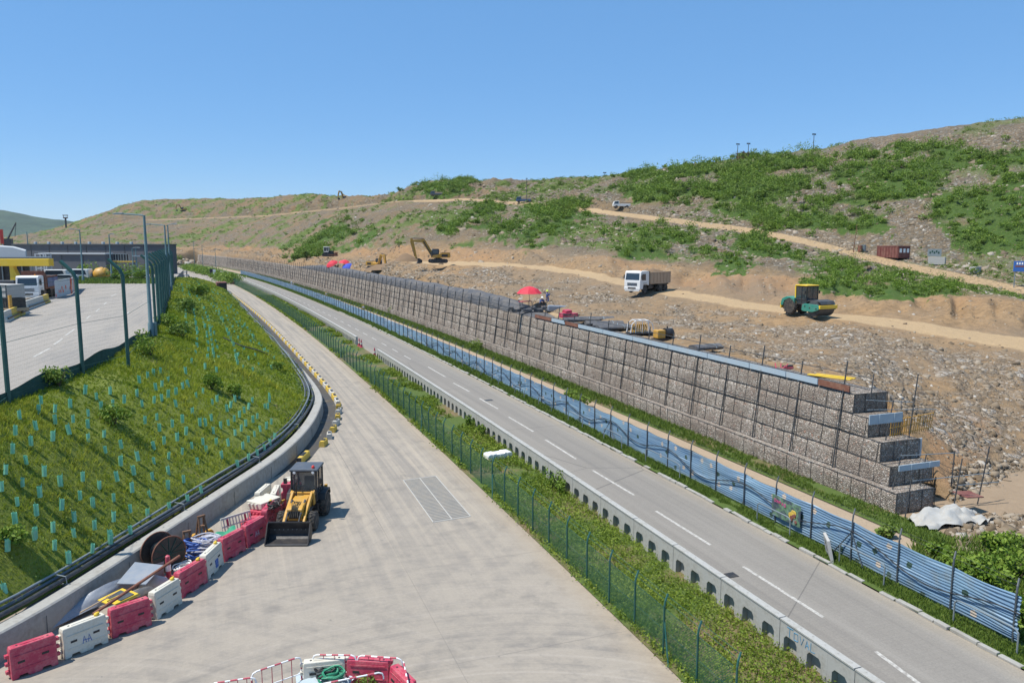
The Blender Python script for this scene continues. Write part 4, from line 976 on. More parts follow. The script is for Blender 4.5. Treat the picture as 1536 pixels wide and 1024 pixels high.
# graffiti on one near block
gq = P(1180, 958, .8); gt = BH(gq.y); m = MB(); 
strokes = [[(0, .3), (.28, .32)], [(.13, .32), (.12, 0)], [(.34, .02), (.33, .26), (.5, .28), (.52, .04), (.34, .02)], [(.6, .28), (.68, .02), (.78, .28)], [(.86, .02), (.92, .28), (1.02, .02)], [(.88, .12), (1.0, .12)], [(1.1, .3), (1.1, .02), (1.28, .05)]]
for s_ in strokes: m.path([(0, -a, b) for a, b in s_], .014, 4)
yk = gq.y; tag(m.build('graffiti', paint('spray_blue', (.06, .25, .42), .6, .1, 3, dustamt=0), loc=(BX(BLX, yk)-.115, yk+.4, .66), rz=gt), 'blue outlined graffiti letters sprayed on a pale barrier block', 'graffiti')
# white plastic tank on the verge
wt = thing('plastic_tank', 'white moulded plastic barrier lying on its side in the verge weeds', 'water barrier', P(748, 689, .0)+Vector((0, .15, .25)), BH(44)+.15)
m = MB(); m.prism([(-.85, -.12), (-.75, -.22), (.75, -.22), (.85, -.12), (.85, .12), (.78, .2), (.3, .22), (.25, .17), (-.25, .17), (-.3, .22), (-.78, .2), (-.85, .12)], -.36, .36); o = m.build('tank_body', M['lamp_white'], wt, bevel=.05); o.rotation_euler = (0, 0, .0)
m = MB()
for x_ in (-.5, 0, .5): m.box((x_, -.37, 0), (.06, .04, .34))
m.lathe([(.09, .2), (.09, .25), (.07, .26)], (0.55, 0, 0), 12).build('ribs', M['lamp_white'], wt)
# manholes
def cover(name, lab, px, py, w_, h_, mt, z=.006):
    q = P(px, py, z); t = thing(name, lab, 'drain cover', q, BH(q.y)); MB().box((0, 0, 0), (w_, h_, .02)).build('plate', M[mt], t); m = MB()
    for k in range(5): m.box((-w_/2+w_*(k+.5)/5, 0, .012), (w_*.05, h_*.9, .008))
    m.build('grille_bars', M['dark_steel'], t)
cover('drain_cover', 'black square drain cover on the paved road', 1097, 862, .45, .42, 'black'); cover('drain_cover', 'dark drain cover farther up the paved road by the centre line', 733, 600, .7, .5, 'dark_steel')
gp = [P(605, 720, .006), P(652, 714, .006), P(706, 774, .006), P(650, 783, .006)]
gt = thing('road_grating', 'large pale ribbed steel trench grating set in the concrete road', 'grating', gp[3])
ex = (gp[2]-gp[3]); ey = (gp[0]-gp[3]); rel = lambda a, b, z=0: ex*a+ey*b+Vector((0, 0, z))
m = MB(); m.quad(rel(0, 0), rel(1, 0), rel(1, 1), rel(0, 1)); m.build('grating_bed', M['grey_post'], gt)
m = MB()
for k in range(34):
    for c0, c1 in ((.015, .49), (.51, .985)):
        b0 = (k+.12)/34; b1 = (k+.78)/34; m.add([rel(c0, b0, .004), rel(c1, b0, .004), rel(c1, b1, .012), rel(c0, b1, .012)], [(0, 1, 2, 3)])
m.build('grating_bars', M['grating'], gt)
m = MB()
for a, b in (((0, 0), (1, 0)), ((1, 0), (1, 1)), ((1, 1), (0, 1)), ((0, 1), (0, 0)), ((.5, 0), (.5, 1))): m.tube(rel(*a, .0), rel(*b, .0), .03, 6)
m.build('frame', M['concrete'], gt)

# ------------------------------------------------------------------ verge growth
def scatter_strip(x0, x1, y0, y1, n, pw=1.6):
    u = RNG.random(n); ys_ = y0*(y1/y0)**u if pw else y0+(y1-y0)*u; xs = np.array([BX(a, b) for a, b in zip(x0+(x1-x0)*RNG.random(n), ys_)]); return np.stack([xs, ys_, np.full(n, .03)], 1)
pv = scatter_strip(12.6, 16.6, 16, 200, 17000); g_ = fbm(pv[:, 0]*.35+3, pv[:, 1]*.35, 4, 14); keep = (g_ > .36)&~((pv[:, 1] > 78)&(pv[:, 1] < 125)&(g_ < .58)); pv = pv[keep]; g_ = g_[keep]; sd = np.clip(pv[:, 1]/40, .7, 3)
Vl, Ql, rl = leaves(np.repeat(pv, 4, 0)+np.stack([RNG.normal(size=len(pv)*4)*.14, RNG.normal(size=len(pv)*4)*.14, RNG.random(len(pv)*4)*.28], 1), np.repeat(.11*sd, 4)*(.6+.9*RNG.random(len(pv)*4)), np.clip(np.repeat((g_-.3)*2, 4)*.5+RNG.random(len(pv)*4)*.55, 0, 1), .5)
link('verge_weeds', np_mesh('verge_weeds', Vl, Ql, dict(tone_var=rl)), WEED)['kind'] = 'stuff'
blades('verge_grass', pv[::2], .22*np.ones(len(pv[::2]))*np.clip(sd[::2], .8, 1.8), .03*sd[::2], WEED, 4)['kind'] = 'stuff'
pv = np.concatenate([scatter_strip(23.3, 24.15, 12, 330, 15000), scatter_strip(28.9, 30.5, 24, 330, 9000), scatter_strip(24.4, 25.2, 22, 300, 1500)]); sd = np.clip(pv[:, 1]/40, .8, 3.2)
k_ = fbm(pv[:, 0]*.5+3, pv[:, 1]*.25, 4, 19); pv = pv[k_ > .3]; sd = sd[k_ > .3]
blades('roadside_grass', pv, .2*np.clip(sd, .8, 1.8), .035*sd, LEAF2, 6, spread=.16)['kind'] = 'stuff'
# small dark shrubs along the blocks and fence
for px, py, r, lab in ((716, 640, .55, 'dark upright shrub growing against the barrier blocks, farthest of three'), (722, 655, .5, 'dark upright shrub beside another against the barrier blocks'), (832, 735, .75, 'dark bushy shrub in the verge in front of the barrier blocks, nearest of three'), (848, 742, .5, 'thin dark conifer beside the bushy shrub at the barrier blocks')):
    q = P(px, py, 0); shrub('shrub', lab, (BX(16.2, q.y), q.y, 0), r*.8, 420, .12, LEAF, h=1.5)
for px, py, r, lab in ((868, 610, .95, 'leafy bush behind the blue fence by a bend in the dirt path'), (855, 600, .8, 'smaller leafy bush next to another behind the blue fence'), (712, 525, 1.0, 'bush growing at the foot of the gabion wall behind the far blue fence'), (590, 472, 1.2, 'bush at the foot of the gabion wall near the yellow marker post'), (1330, 808, .5, 'small green plant on the dirt path near the gabion wall end')):
    q = P(px, py, 0); shrub('shrub', lab, q, r, 520, .2, LEAF2 if r < .6 else LEAF)
# big bushes in the lower right corner
for px, py, r, lab in ((1440, 868, 1.0, 'green bush behind the blue fence, below the white tarpaulin'), (1480, 880, 1.15, 'dense green bush in the corner behind the ragged end of the blue fence'), (1525, 872, 1.25, 'tall green bush at the right edge below the boulder heap'), (1530, 945, 1.0, 'dark bush touching the ragged end of the blue fence'), (1408, 838, .6, 'low plant in front of the white tarpaulin'), (1500, 830, .9, 'pale green bush between the boulders and the white tarpaulin')):
    q = P(px, py, 0); shrub('shrub', lab, q, r, 900, .2, LEAF, h=.75)
pv = np.array([tuple(P(RNG.uniform(1370, 1600), RNG.uniform(810, 1000), .02)) for _ in range(2600)]); pv = pv[(pv[:, 0] > 24.6)]
blades('corner_undergrowth', pv, .35*np.ones(len(pv)), .05*np.ones(len(pv)), LEAF2, 6, spread=.2)['kind'] = 'stuff'
# white tarpaulin over a heap
tp = [P(1368, 788, 0), P(1485, 788, 0)]; tc = (tp[0]+tp[1])/2+Vector((0.2, .4, 0)); V = []; nx, ny = 34, 18
for i in range(nx):
    for j in range(ny):
        a, b = i/(nx-1)*2-1, j/(ny-1)*2-1; h = .75*max(0, 1-abs(a)**2.2)*max(0, 1-abs(b)**2.0)+.5*(vnoise(np.array([a*4+9]), np.array([b*3+9]), 41)[0]-.5)+.3*(vnoise(np.array([a*9+9]), np.array([b*5+9]), 42)[0]-.5)+.05*math.sin(a*17+b*9); V.append((a*1.95+.1*math.sin(b*5), b*.85+.12*math.sin(a*9), max(.02, h*.75+.12)))
tag(mesh_obj('tarpaulin', V, [(i*ny+j, (i+1)*ny+j, (i+1)*ny+j+1, i*ny+j+1) for i in range(nx-1) for j in range(ny-1)], M['tarp_white'], smooth=True, loc=tc, rz=-.1), 'crumpled white tarpaulin over a heap at the foot of the gabion wall', 'tarpaulin')
# ------------------------------------------------------------------ planted slope
SVw = SV
def slope_samples(n, near=1.3):
    ii = np.arange(NU-1); cen = SV[:-1, NV//2]; d = np.hypot(cen[:, 0], cen[:, 1]); area = np.linalg.norm(SV[1:, NV//2]-SV[:-1, NV//2], axis=1)*np.linalg.norm(SV[:-1, 0]-SV[:-1, -1], axis=1)
    wgt = area/d**near; k = RNG.choice(ii, n, p=wgt/wgt.sum()); j = RNG.integers(0, NV-1, n); a, b = RNG.random(n)[:, None], RNG.random(n)[:, None]
    return (SV[k, j]*(1-a)+SV[k+1, j]*a)*(1-b)+(SV[k, j+1]*(1-a)+SV[k+1, j+1]*a)*b
pg = slope_samples(80000); dg = np.hypot(pg[:, 0], pg[:, 1]); sc_ = np.clip(dg/45, .75, 3)
g_ = fbm(pg[:, 0]*.3+33, pg[:, 1]*.3+3, 5, 71); g2 = fbm(pg[:, 0]*1.4, pg[:, 1]*1.4, 3, 72)
hgt = .72*(.10+.26*np.clip((g_-.3)*2.2, 0, 1)*(.4+g2))*np.clip(sc_, .8, 1.5)
blades('slope_grass', pg, hgt, .026*sc_, GRASS, 5, spread=.2, lean=.6, tint=np.clip((g_-.32)*2.6*.6+(g2-.3)*.7+RNG.random(len(pg))*.15, 0, 1))['kind'] = 'stuff'
pg = slope_samples(9000); g_ = fbm(pg[:, 0]*.22+3, pg[:, 1]*.22+63, 4, 75); pg = pg[g_ > .5]; dg = np.hypot(pg[:, 0], pg[:, 1])
Cc = np.repeat(pg, 6, 0)+RNG.normal(size=(len(pg)*6, 3))*np.array([.2, .2, .1])+np.array([0, 0, .16]); V, Q, r = leaves(Cc, np.repeat(np.clip(dg/45, .8, 3)*.1, 6)*(.6+.9*RNG.random(len(Cc))))
link('slope_weeds', np_mesh('slope_weeds', V, Q, dict(tone_var=r)), LEAF2)['kind'] = 'stuff'
for px, py, r, lab in ((225, 530, 1.3, 'tall dark bush at the foot of the lamp post by the compound fence'), (172, 628, .8, 'dark round shrub in the middle of the planted slope'), (88, 572, .9, 'pale wispy shrub at the green netting on the left of the slope'), (318, 578, .85, 'dark shrub among the tree guards near the middle of the slope'), (250, 490, 1.1, 'bush under the row of tall green fence posts'), (285, 470, 1.4, 'yellowish bush on the far top of the slope'), (272, 505, 1.2, 'olive bush beside the tall green fence posts'), (300, 445, 1.6, 'bush on the far end of the slope'), (20, 805, .5, 'dark weed clump at the left edge of the slope'), (415, 552, .7, 'bush hanging over the white kerb of the drain'), (350, 590, .6, 'low dark weed clump among guards right of the slope centre')):
    q = slope_hit(px, py); shrub('shrub', lab, q, r, 620, .16*max(1, q.length/55), LEAF2 if 'pale' in lab or 'yellow' in lab or 'olive' in lab else LEAF)
# tree guards
def guard_mat():
    t = NT('guard_plastic'); v = t.obj(); c = t.mix(t.noise(v, 8, 3), (.22, .6, .42), (.4, .78, .6)); t.base(c); t.rough(.4)
    tr = t.n('BsdfTranslucent'); t.l(c, tr.inputs[0]); mx = t.n('MixShader'); mx.inputs[0].default_value = .35; t.l(t.b.outputs[0], mx.inputs[1]); t.l(tr.outputs[0], mx.inputs[2]); t.l(mx.outputs[0], t.t.nodes['Material Output'].inputs[0]); return t.m
m = MB(); r0, n = .095, 10; H_ = .5
out = [(r0*(1+.12*(k % 2)), H_*(1+.03*math.sin(k*2.1))) for k in range(n)]
vs = []
for (zf, rf_) in ((0, 1), (1, 1), (1, .9), (.25, .9)):
    for k in range(n): a = 2*math.pi*k/n; rr_, hh_ = out[k]; vs.append((rr_*rf_*math.cos(a), rr_*rf_*math.sin(a), hh_*zf-.04))
m.add(vs, [(i*n+k, i*n+(k+1) % n, (i+1)*n+(k+1) % n, (i+1)*n+k) for i in range(3) for k in range(n)]); m.tube((.1, 0, -.05), (.11, 0, H_+.06), .012, 5)
g0 = tag(m.build('tree_guard', guard_mat()), 'small turquoise plastic tree guard tube standing in the grass of the planted slope', 'tree guard', 'tree guards in rows on the planted slope')
Z2 = [(225, 205), (108, 290), (210, 265), (300, 242), (385, 232), (465, 145), (530, 180), (605, 160), (620, 215), (680, 192), (555, 230), (400, 298), (485, 280), (303, 318), (198, 350), (83, 375), (380, 368), (482, 345), (645, 290), (780, 235), (845, 210), (752, 175), (887, 195), (855, 133), (887, 112), (765, 85), (810, 70), (842, 48), (880, 40), (922, 90), (965, 148), (1003, 128), (1033, 110), (1075, 172), (1113, 148), (1165, 203), (1190, 187), (922, 172), (967, 228), (1055, 272), (1000, 298), (945, 325), (875, 352), (860, 290), (795, 305), (570, 398), (485, 425), (288, 400), (170, 435), (68, 475), (145, 530), (30, 580), (10, 688), (122, 645), (243, 595), (217, 703), (332, 660), (453, 615), (545, 680), (438, 715), (338, 778), (510, 780), (95, 755), (200, 822), (83, 862), (290, 895), (408, 838), (518, 895), (623, 842), (623, 740), (715, 788), (725, 682), (643, 628), (735, 590), (662, 540), (580, 482), (665, 447), (757, 502), (845, 460), (900, 425), (972, 400), (1020, 375), (845, 543), (925, 515), (998, 470), (1053, 440), (1113, 415), (925, 598), (838, 637), (922, 678), (823, 735), (1008, 638), (1105, 682), (1030, 738), (930, 788), (810, 850), (715, 900), (603, 940), (408, 935), (190, 930), (1083, 520), (1133, 480), (1187, 440), (1218, 523), (1305, 560), (1365, 520), (1413, 490), (1450, 455), (1482, 425), (1505, 390), (1253, 425), (1290, 382), (1332, 458), (1362, 420), (1397, 388), (1428, 362), (1460, 338), (1488, 310), (1172, 380), (1210, 348), (1253, 322), (1285, 292), (1313, 272), (1340, 247), (1362, 228), (1383, 200), (1323, 350), (1348, 325), (1387, 298), (1410, 280), (1160, 287), (1127, 315), (1097, 340), (1245, 237), (1263, 218), (1290, 200), (1312, 180), (1452, 237), (1467, 218), (1478, 190), (1478, 165)]
Z3 = [(190, 62), (300, 130), (605, 80), (505, 135), (378, 190), (40, 122), (30, 378)]
gpx = [(x/3.657, 540+(y+24)/3.657) for x, y in Z2]+[(x/3.657, 780+(y+24)/3.657) for x, y in Z3]
rows_px = [([(370, 330), (400, 520), (405, 690)], 16), ([(410, 340), (460, 520), (490, 740), (480, 860), (400, 990)], 26), ([(530, 590), (545, 650), (570, 750), (575, 860), (550, 970)], 10), ([(610, 670), (640, 790), (655, 900), (640, 990)], 6), ([(490, 320), (600, 430), (700, 640), (740, 740), (785, 830), (840, 960)], 26), ([(500, 320), (640, 430), (720, 590), (800, 740), (850, 830), (920, 980)], 26), ([(530, 320), (660, 430), (760, 570), (840, 720), (900, 770), (960, 930)], 24), ([(560, 330), (700, 440), (830, 640), (950, 770), (1010, 840)], 20), ([(580, 345), (720, 470), (860, 660), (960, 800), (1060, 960)], 14)]
for pl, n in rows_px:
    c = catmull([Vector((200+x/5.12, 360+(y+12)/5.12, 0)) for x, y in pl], n*4)
    # even spacing on the ground
    w_ = [slope_hit(p.x, p.y) for p in c]; L = [0]
    for a, b in zip(w_, w_[1:]): L.append(L[-1]+min(6, (b-a).length))
    for k in range(n):
        s = L[-1]*k/(n-1); j = min(range(len(L)), key=lambda i: abs(L[i]-s)); gpx.append((c[j].x+RNG.uniform(-.4, .4), c[j].y))
extra = []
for pl, n in (([(430, 345), (560, 560), (600, 760), (620, 900)], 18), ([(470, 330), (650, 560), (760, 780), (800, 940)], 22), ([(600, 360), (780, 530), (920, 730), (1080, 900)], 22)):
    gpx += [(200+c.x/5.12, 360+(c.y+12)/5.12) for c in catmull([Vector((x, y, 0)) for x, y in pl], n)]
for k, (px, py) in enumerate(gpx):
    q = slope_hit(px, py); s = RNG.uniform(.66, .92)*(1.0 if q.length < 70 else 1.15)
    if k >= 298:
        extra.append((q, s)); continue
    c = g0 if k == 0 else dup(g0); c.location = q; c.scale = (s, s, s); c.rotation_euler = (RNG.normal()*.07, RNG.normal()*.07, RNG.uniform(0, 6))
V = []; Fc = []
for q, s in extra:
    n0 = len(V); V += [tuple(q+v.co*s) for v in g0.data.vertices]; Fc += [tuple(n0+i for i in f.vertices) for f in g0.data.polygons]
mesh_obj('tree_guard', V, Fc, g0.data.materials[0])['kind'] = 'stuff'
pts = [slope_hit(335, 508), slope_hit(360, 520), slope_hit(385, 527), slope_hit(408, 535)]
tag(MB().path([p+Vector((0, 0, .35)) for p in pts], .06, 6).build('pipe', M['pipe']), 'thin black pipe running down across the planted slope to the drain', 'pipe')

# ------------------------------------------------------------------ low wall, pipes, kerb blocks
NA = 260; Aw = catmull([P(x, y, 1.0) for x, y in A_px], NA)
def offs(crv, k, o, z):
    a = crv[max(0, k-1)]; b = crv[min(len(crv)-1, k+1)]; t = (b-a); t.z = 0; t.normalize(); return Vector((crv[k].x+t.y*o, crv[k].y-t.x*o, z))
V = []; pr = [(.22, -.05), (.22, .92), (.30, .95), (.80, .95), (.86, .90), (.92, -.05)]
for k in range(NA):
    f = min(1, max(0, (k-44)/26)); 
    for o, z in pr: V.append(offs(Aw, k, .22+(o-.22)*(1-.62*f), z*(1-.25*f)))
m_ = len(pr)
t = thing('retaining_wall', 'long low curved concrete wall along the foot of the planted slope', 'wall', (Aw[30].x, Aw[30].y, 0)); 
mesh_obj('wall_body', [Vector(v)-t.location for v in V], [(k*m_+j, (k+1)*m_+j, (k+1)*m_+j+1, k*m_+j+1) for k in range(NA-1) for j in range(m_-1)], M['wall_concrete'], t)
m = MB()
for k in range(4, NA-1, 5):
    a, b = offs(Aw, k, .93-.44*min(1, max(0, (k-44)/26)), .0)-t.location, offs(Aw, k, .93-.44*min(1, max(0, (k-44)/26)), .7)-t.location; m.tube(a, b, .012, 4)
m.build('wall_joint', M['grey_post'], t)
pipes = [(-.75, 1.22, .10, 'pipe', 'thick black drain pipe nearest the grass in the bundle on the low wall', 0), (-.52, 1.3, .06, 'pipe_grey', 'thin grey pipe second from the grass in the bundle on the low wall', 2), (-.34, 1.2, .085, 'pipe', 'black pipe in the middle of the bundle on the low wall', 3), (-.13, 1.16, .07, 'pipe_grey', 'grey pipe next to the concrete top of the low wall', 5), (.08, 1.1, .09, 'pipe', 'black pipe lying closest to the road in the bundle on the low wall', 7), (-.22, 1.36, .05, 'galv', 'thin pale hose lying on top of the pipe bundle on the low wall', 9)]
for o, z, r, mt, lab, sd in pipes:
    pts = []
    for k in range(0, 208, 2):
        wv = .06*math.sin(k*.13+sd)+.04*math.sin(k*.31+sd*2); pts.append(offs(Aw, k, (o+wv)*(1 if k < 150 else max(.3, 1-(k-150)/80)), z+.03*math.sin(k*.21+sd)))
    tag(MB().path(pts, r, 8).build('pipe', M[mt], smooth=True), lab, 'pipe', 'pipes bundled on the low wall')
bk = None
for k in range(6, 170, 9):
    p = offs(Aw, k, 0, .95); a, b = Aw[k], Aw[k+1]; rz = math.atan2(b.y-a.y, b.x-a.x)
    if bk is None:
        bk = thing('pipe_bracket', 'small steel bracket strapping the pipe bundle to the low wall', 'bracket', p, rz, 'brackets holding the pipe bundle')
        MB().box((0, .2, .0), (.06, 1.15, .04)).build('base_bar', M['galv'], bk); MB().path([(0, -.25, 0), (0, -.22, .3), (0, .25, .36), (0, .7, .28), (0, .74, 0)], .022, 5).build('strap', M['galv'], bk)
    else: dup(bk, p, rz)
# dark edging strip between grass and pipes
V = []
for k in range(0, 215): V += [offs(Aw, k, -1.15, 1.1), offs(Aw, k, -.88, 1.38)]
tag(mesh_obj('edging_strip', V, [(2*i, 2*i+2, 2*i+3, 2*i+1) for i in range(214)], M['green_net']), 'dark green edging strip between the grass slope and the pipes', 'edging')
# kerb blocks along the drain
kb = {}
def kerb_block(kind):
    lab = {'y': 'yellow topped kerb block in the row between the drain and the concrete road', 'w': 'white kerb block in the row between the drain and the concrete road'}[kind]
    t = thing('kerb_block', lab, 'kerb block', (0, 0, 0), 0, 'yellow and white kerb blocks along the drain')
    m = MB(); m.prism([(-.2, 0), (.2, 0), (.16, .36), (.11, .42), (-.11, .42), (-.16, .36)], -.56, .56, 'x'); m.build('block_body', M['concrete_pale'] if kind == 'w' else M['kerb_yellow'], t, bevel=.02)
    MB().box((0, 0, .435), (.5, .2, .03)).build('black_patch', M['black'], t); MB().box((-.57, 0, .3), (.05, .3, .25)).build('black_end', M['black'], t); return t
L = plen(C_crv); nb = int(L/1.9); Ce = catmull(C_crv[::4]+[C_crv[-1]], nb)
for k in range(nb-1):
    kind = 'y' if k % 2 else 'w'; p = (Ce[k]+Ce[k+1])/2; rz = math.atan2(Ce[k+1].y-Ce[k].y, Ce[k+1].x-Ce[k].x); p.z = 0
    near = k > nb-9
    if kind not in kb: kb[kind] = c = kerb_block(kind); c.location = p; c.rotation_euler = (0, 0, rz)
    else: c = dup(kb[kind], p, rz+(RNG.uniform(-.25, .25) if near else 0))
    s = (.8 if near else 1.45*1.9/1.75/1.0); c.scale = (s if near else 1.58, 1.0, .95)
for ob in (dup(kb['y'], P(455, 690, 0), 1.2, 'yellow kerb block out of line behind the backhoe loader'),): pass

# ------------------------------------------------------------------ water filled barriers
def water_barrier(label, p, q, red, group='water barriers walling in the stored gear', mark=None, cap=True, h=1.0, loc=None, rz=None):
    v = q-p; L = 1.36; rz_ = math.atan2(v.y, v.x) if rz is None else rz
    c = (p+q)/2+Vector((-math.sin(rz_), math.cos(rz_), 0))*.21 if loc is None else loc
    key = 'red' if red else 'white'
    mat, t = M['red_plastic' if red else 'white_plastic'], thing('water_barrier', label, 'water barrier', c, rz_, group)
    L = max(1.25, min(1.6, v.length+.1)) if loc is None else 1.36
    m = MB(); hx = L/2-.04
    m.prism([(-hx, 0), (-hx*.72, 0), (-hx*.66, .09), (-hx*.34, .09), (-hx*.28, 0), (hx*.28, 0), (hx*.34, .09), (hx*.66, .09), (hx*.72, 0), (hx, 0), (hx, h*.9), (hx*.96, h), (-hx*.96, h), (-hx, h*.9)], -1, 1)
    for k, vv in enumerate(m.v): vv.y *= .225-.085*min(1, vv.z/h*1.0)
    o = m.build('barrier_body', mat, t, bevel=.025)
    for sx in (-1, 1):
        for k in range(3): MB().box((sx*(hx+.03), .05*(-1 if sx > 0 else 1), .2+k*.26+(0.1 if sx > 0 else 0)), (.14, .14, .11)).build('hinge_lug', mat, t, bevel=.015)
    for sx in (-.34, .34): MB().box((sx*L*.72-.02, -.195+.02, .52+.05*sx), (.2, .03, .07)).build('slot', M['black'], t)
    for sx in (-.3, .05, .33): MB().lathe([(.035, h-.01), (.035, h+.004)], (sx*L, 0, 0), 10).build('hole', M['black'], t)
    m = MB(); m.box((0, -.205, .3), (L*.8, .02, .025)); m.box((0, -.178, .72), (L*.8, .02, .025)); m.box((.0, 0, h+.003), (L*.5, .1, .03)); m.build('moulding', mat, t, bevel=.006)
    if cap:
        m = MB(); m.lathe([(.07, h), (.07, h+.07), (.04, h+.1)], (L*.3, .0, 0), 10); m.box((L*.3+.05, 0, h+.06), (.09, .07, .09)); m.build('clamp', M['yellow_bright'], t)
    if mark:
        m = MB()
        for s_ in mark: m.path([(a, -.222+.085*b/h-.008, b) for a, b in s_], .012, 4)
        m.build('painted_mark', M['sign_blue' if not red else 'cable_pale'], t)
    return t
bl = [((19, 1020.6), (87.5, 996), 1, 'crimson water barrier at the left edge, nearest of the curved line', 0), ((98.4, 989), (162.7, 963), 0, 'white water barrier with a pale blue painted mark, between two crimson ones', 1), ((169.5, 957.7), (228, 937), 1, 'crimson water barrier in front of the yellow panels on the plastic sheet', 0), ((236.5, 929), (273.5, 904.4), 0, 'white water barrier in front of the big cable reel', 1), ((273.5, 897.6), (311.7, 873), 1, 'crimson water barrier just beyond the cable reel', 1), ((313, 869), (336, 845.6), 0, 'white water barrier with a blue patch, beside the blue cables', 1), ((337.7, 843), (369, 825), 1, 'crimson water barrier beside the green sheet', 0), ((372, 822), (400.6, 804.6), 1, 'crimson water barrier with white scribble, beside the loader bucket', 0)]
mk1 = [[(-.12, .3), (-.05, .55), (.0, .32)], [(.06, .32), (.1, .56), (.17, .3)], [(-.1, .42), (.15, .4)]]
for k, (a, b, rd, lab, cap) in enumerate(bl):
    p, q = P(*a), P(*b); t = water_barrier(lab, p, q, rd, cap=cap, mark=mk1 if k in (1, 7) else None)
    if k == 5: MB().box((.1, -.2, .33), (.26, .03, .34)).build('blue_patch', M['sign_blue'], t)
b0 = P(398, 800); 
water_barrier('crimson water barrier right against the loader front wheel', P(401, 800), P(418, 776), 1, cap=True)
water_barrier('white water barrier behind the loader front wheel, end on', P(416, 771), P(424, 752), 0, cap=False)
water_barrier('white water barrier laid across behind the black straps', P(388, 772), P(414, 748), 0, cap=False)
t = water_barrier('crimson water barrier stood on end beside the loader cab', P(420, 765), P(426, 745), 1, cap=False, loc=P(424, 762)+Vector((0, 0, .7)), rz=.9); t.rotation_euler = (0, math.pi/2, -.3)
t = water_barrier('crimson water barrier lying flat, lower of the pile under a white one', P(0, 0), P(0, 0), 1, cap=False, loc=P(376, 790)+Vector((0, .1, .25)), rz=.75); t.rotation_euler = (math.pi/2*0+1.35, 0, .75)
t = water_barrier('crimson water barrier lying on the pile behind, just under a white lid', P(0, 0), P(0, 0), 1, cap=False, loc=P(386, 782)+Vector((0.1, .45, .38)), rz=.7); t.rotation_euler = (1.4, 0, .7)
t = water_barrier('white water barrier lying on top of the crimson pile by the wall', P(0, 0), P(0, 0), 0, cap=False, loc=P(384, 782)+Vector((0.1, .75, .78)), rz=.7); t.rotation_euler = (1.5, 0, .7)
# white barred crowd barrier in the pile
fr = thing('crowd_barrier', 'white plastic barred barrier leaning in front of the crimson pile', 'barrier', P(362, 805)+Vector((-.1, .3, 0)), .55); m = MB()
m.path([(-.75, 0, 0), (-.75, 0, .95), (.75, 0, .95), (.75, 0, 0)], .035, 6)
for k in range(9): m.box((-.62+k*.155, 0, .5), (.05, .03, .84))
for z in (.1, .55, .9): m.box((0, 0, z), (1.5, .05, .06))
o = m.build('frame', M['white_plastic'], fr, bevel=.008); o.rotation_euler = (-.25, 0, 0)
m = MB()
for x_ in (-.45, .45): m.box((x_, -.035, .72), (.1, .012, .3))
o = m.build('red_stripe', M['red_plastic'], fr); o.rotation_euler = (-.25, 0, 0)
# ------------------------------------------------------------------ stored gear behind the barriers
def z3(x, y, z=0): return P(x/3.657, 780+y/3.657, z)
V = []; nx, ny = 30, 12
c00, c10, c01, c11 = z3(110, 690), z3(900, 330), z3(560, 380, .45), z3(880, 235, .85)
for i in range(nx):
    for j in range(ny):
        a, b = i/(nx-1), j/(ny-1); p = (c00*(1-a)+c10*a)*(1-b)+(c00.lerp(z3(720, 225, 1.0), a) if False else (z3(330, 510, .2)*(1-a)+z3(900, 235, .8)*a))*b
        p.z += .22*math.sin(a*math.pi)*(.5+b*.5)+.09*(vnoise(np.array([a*7]), np.array([b*4]), 12)[0]-.5)+.05; V.append(p)
def poly_sheet():
    t = NT('clear_sheet'); n = t.noise(t.pos(), 2.5, 6, .7); t.base(t.mix(n, (.17, .2, .24), (.36, .37, .38))); t.l(t.maprange(n, .3, .7, .12, .6), t.b.inputs['Roughness']); t.bump(n, .6, .06); return t.m
PS = poly_sheet()
tag(mesh_obj('plastic_sheet', V, [(i*ny+j, (i+1)*ny+j, (i+1)*ny+j+1, i*ny+j+1) for i in range(nx-1) for j in range(ny-1)], PS, smooth=True), 'shiny grey plastic sheet spread over gear behind the barriers', 'plastic sheet')
m = MB(); a, b, c, d = z3(640, 345, .7), z3(740, 228, 1.0), z3(895, 245, 1.0), z3(800, 350, .7); n_ = Vector((0, 0, .04)); m.add([a, b, c, d, a-n_, b-n_, c-n_, d-n_], [(0, 1, 2, 3), (7, 6, 5, 4), (0, 4, 5, 1), (1, 5, 6, 2), (2, 6, 7, 3), (3, 7, 4, 0)]); tag(m.build('metal_sheet', M['tarp_grey']), 'flat blue grey metal sheet propped at the top of the plastic sheet', 'sheet')
p, q = z3(510, 515, .75), z3(985, 195, 1.35); tag(MB().tube(p, q, .055, 8).build('steel_pole', M['rust']), 'long rusty steel pole lying from the plastic sheet up to the cable reel', 'pole')
p, q = z3(440, 505, .8), z3(640, 395, .9); tag(MB().tube(p, q, .03, 6).build('steel_pole', M['pale_wood']), 'short pale pole lying beside the yellow panels', 'pole')
for (x0, y0, x1, y1, zz, lab) in ((615, 455, 740, 395, .72, 'yellow sign panel lying on the plastic sheet, nearer the crimson barrier'), (565, 450, 700, 385, .62, 'yellow edged panel lying under another on the plastic sheet')):
    p, q = z3(x0, y0, zz), z3(x1, y1, zz); t = thing('sign_panel', lab, 'sign panel', (p+q)/2, math.atan2(q.y-p.y, q.x-p.x)); L = (q-p).length; MB().box((0, 0, 0), (L, .55, .03), (.12, 0, 0)).build('panel', M['yellow_bright'], t); MB().box((.05, .02, .03), (L*.6, .3, .03), (.12, 0, 0)).build('face', M['grey_post'], t)
V = []
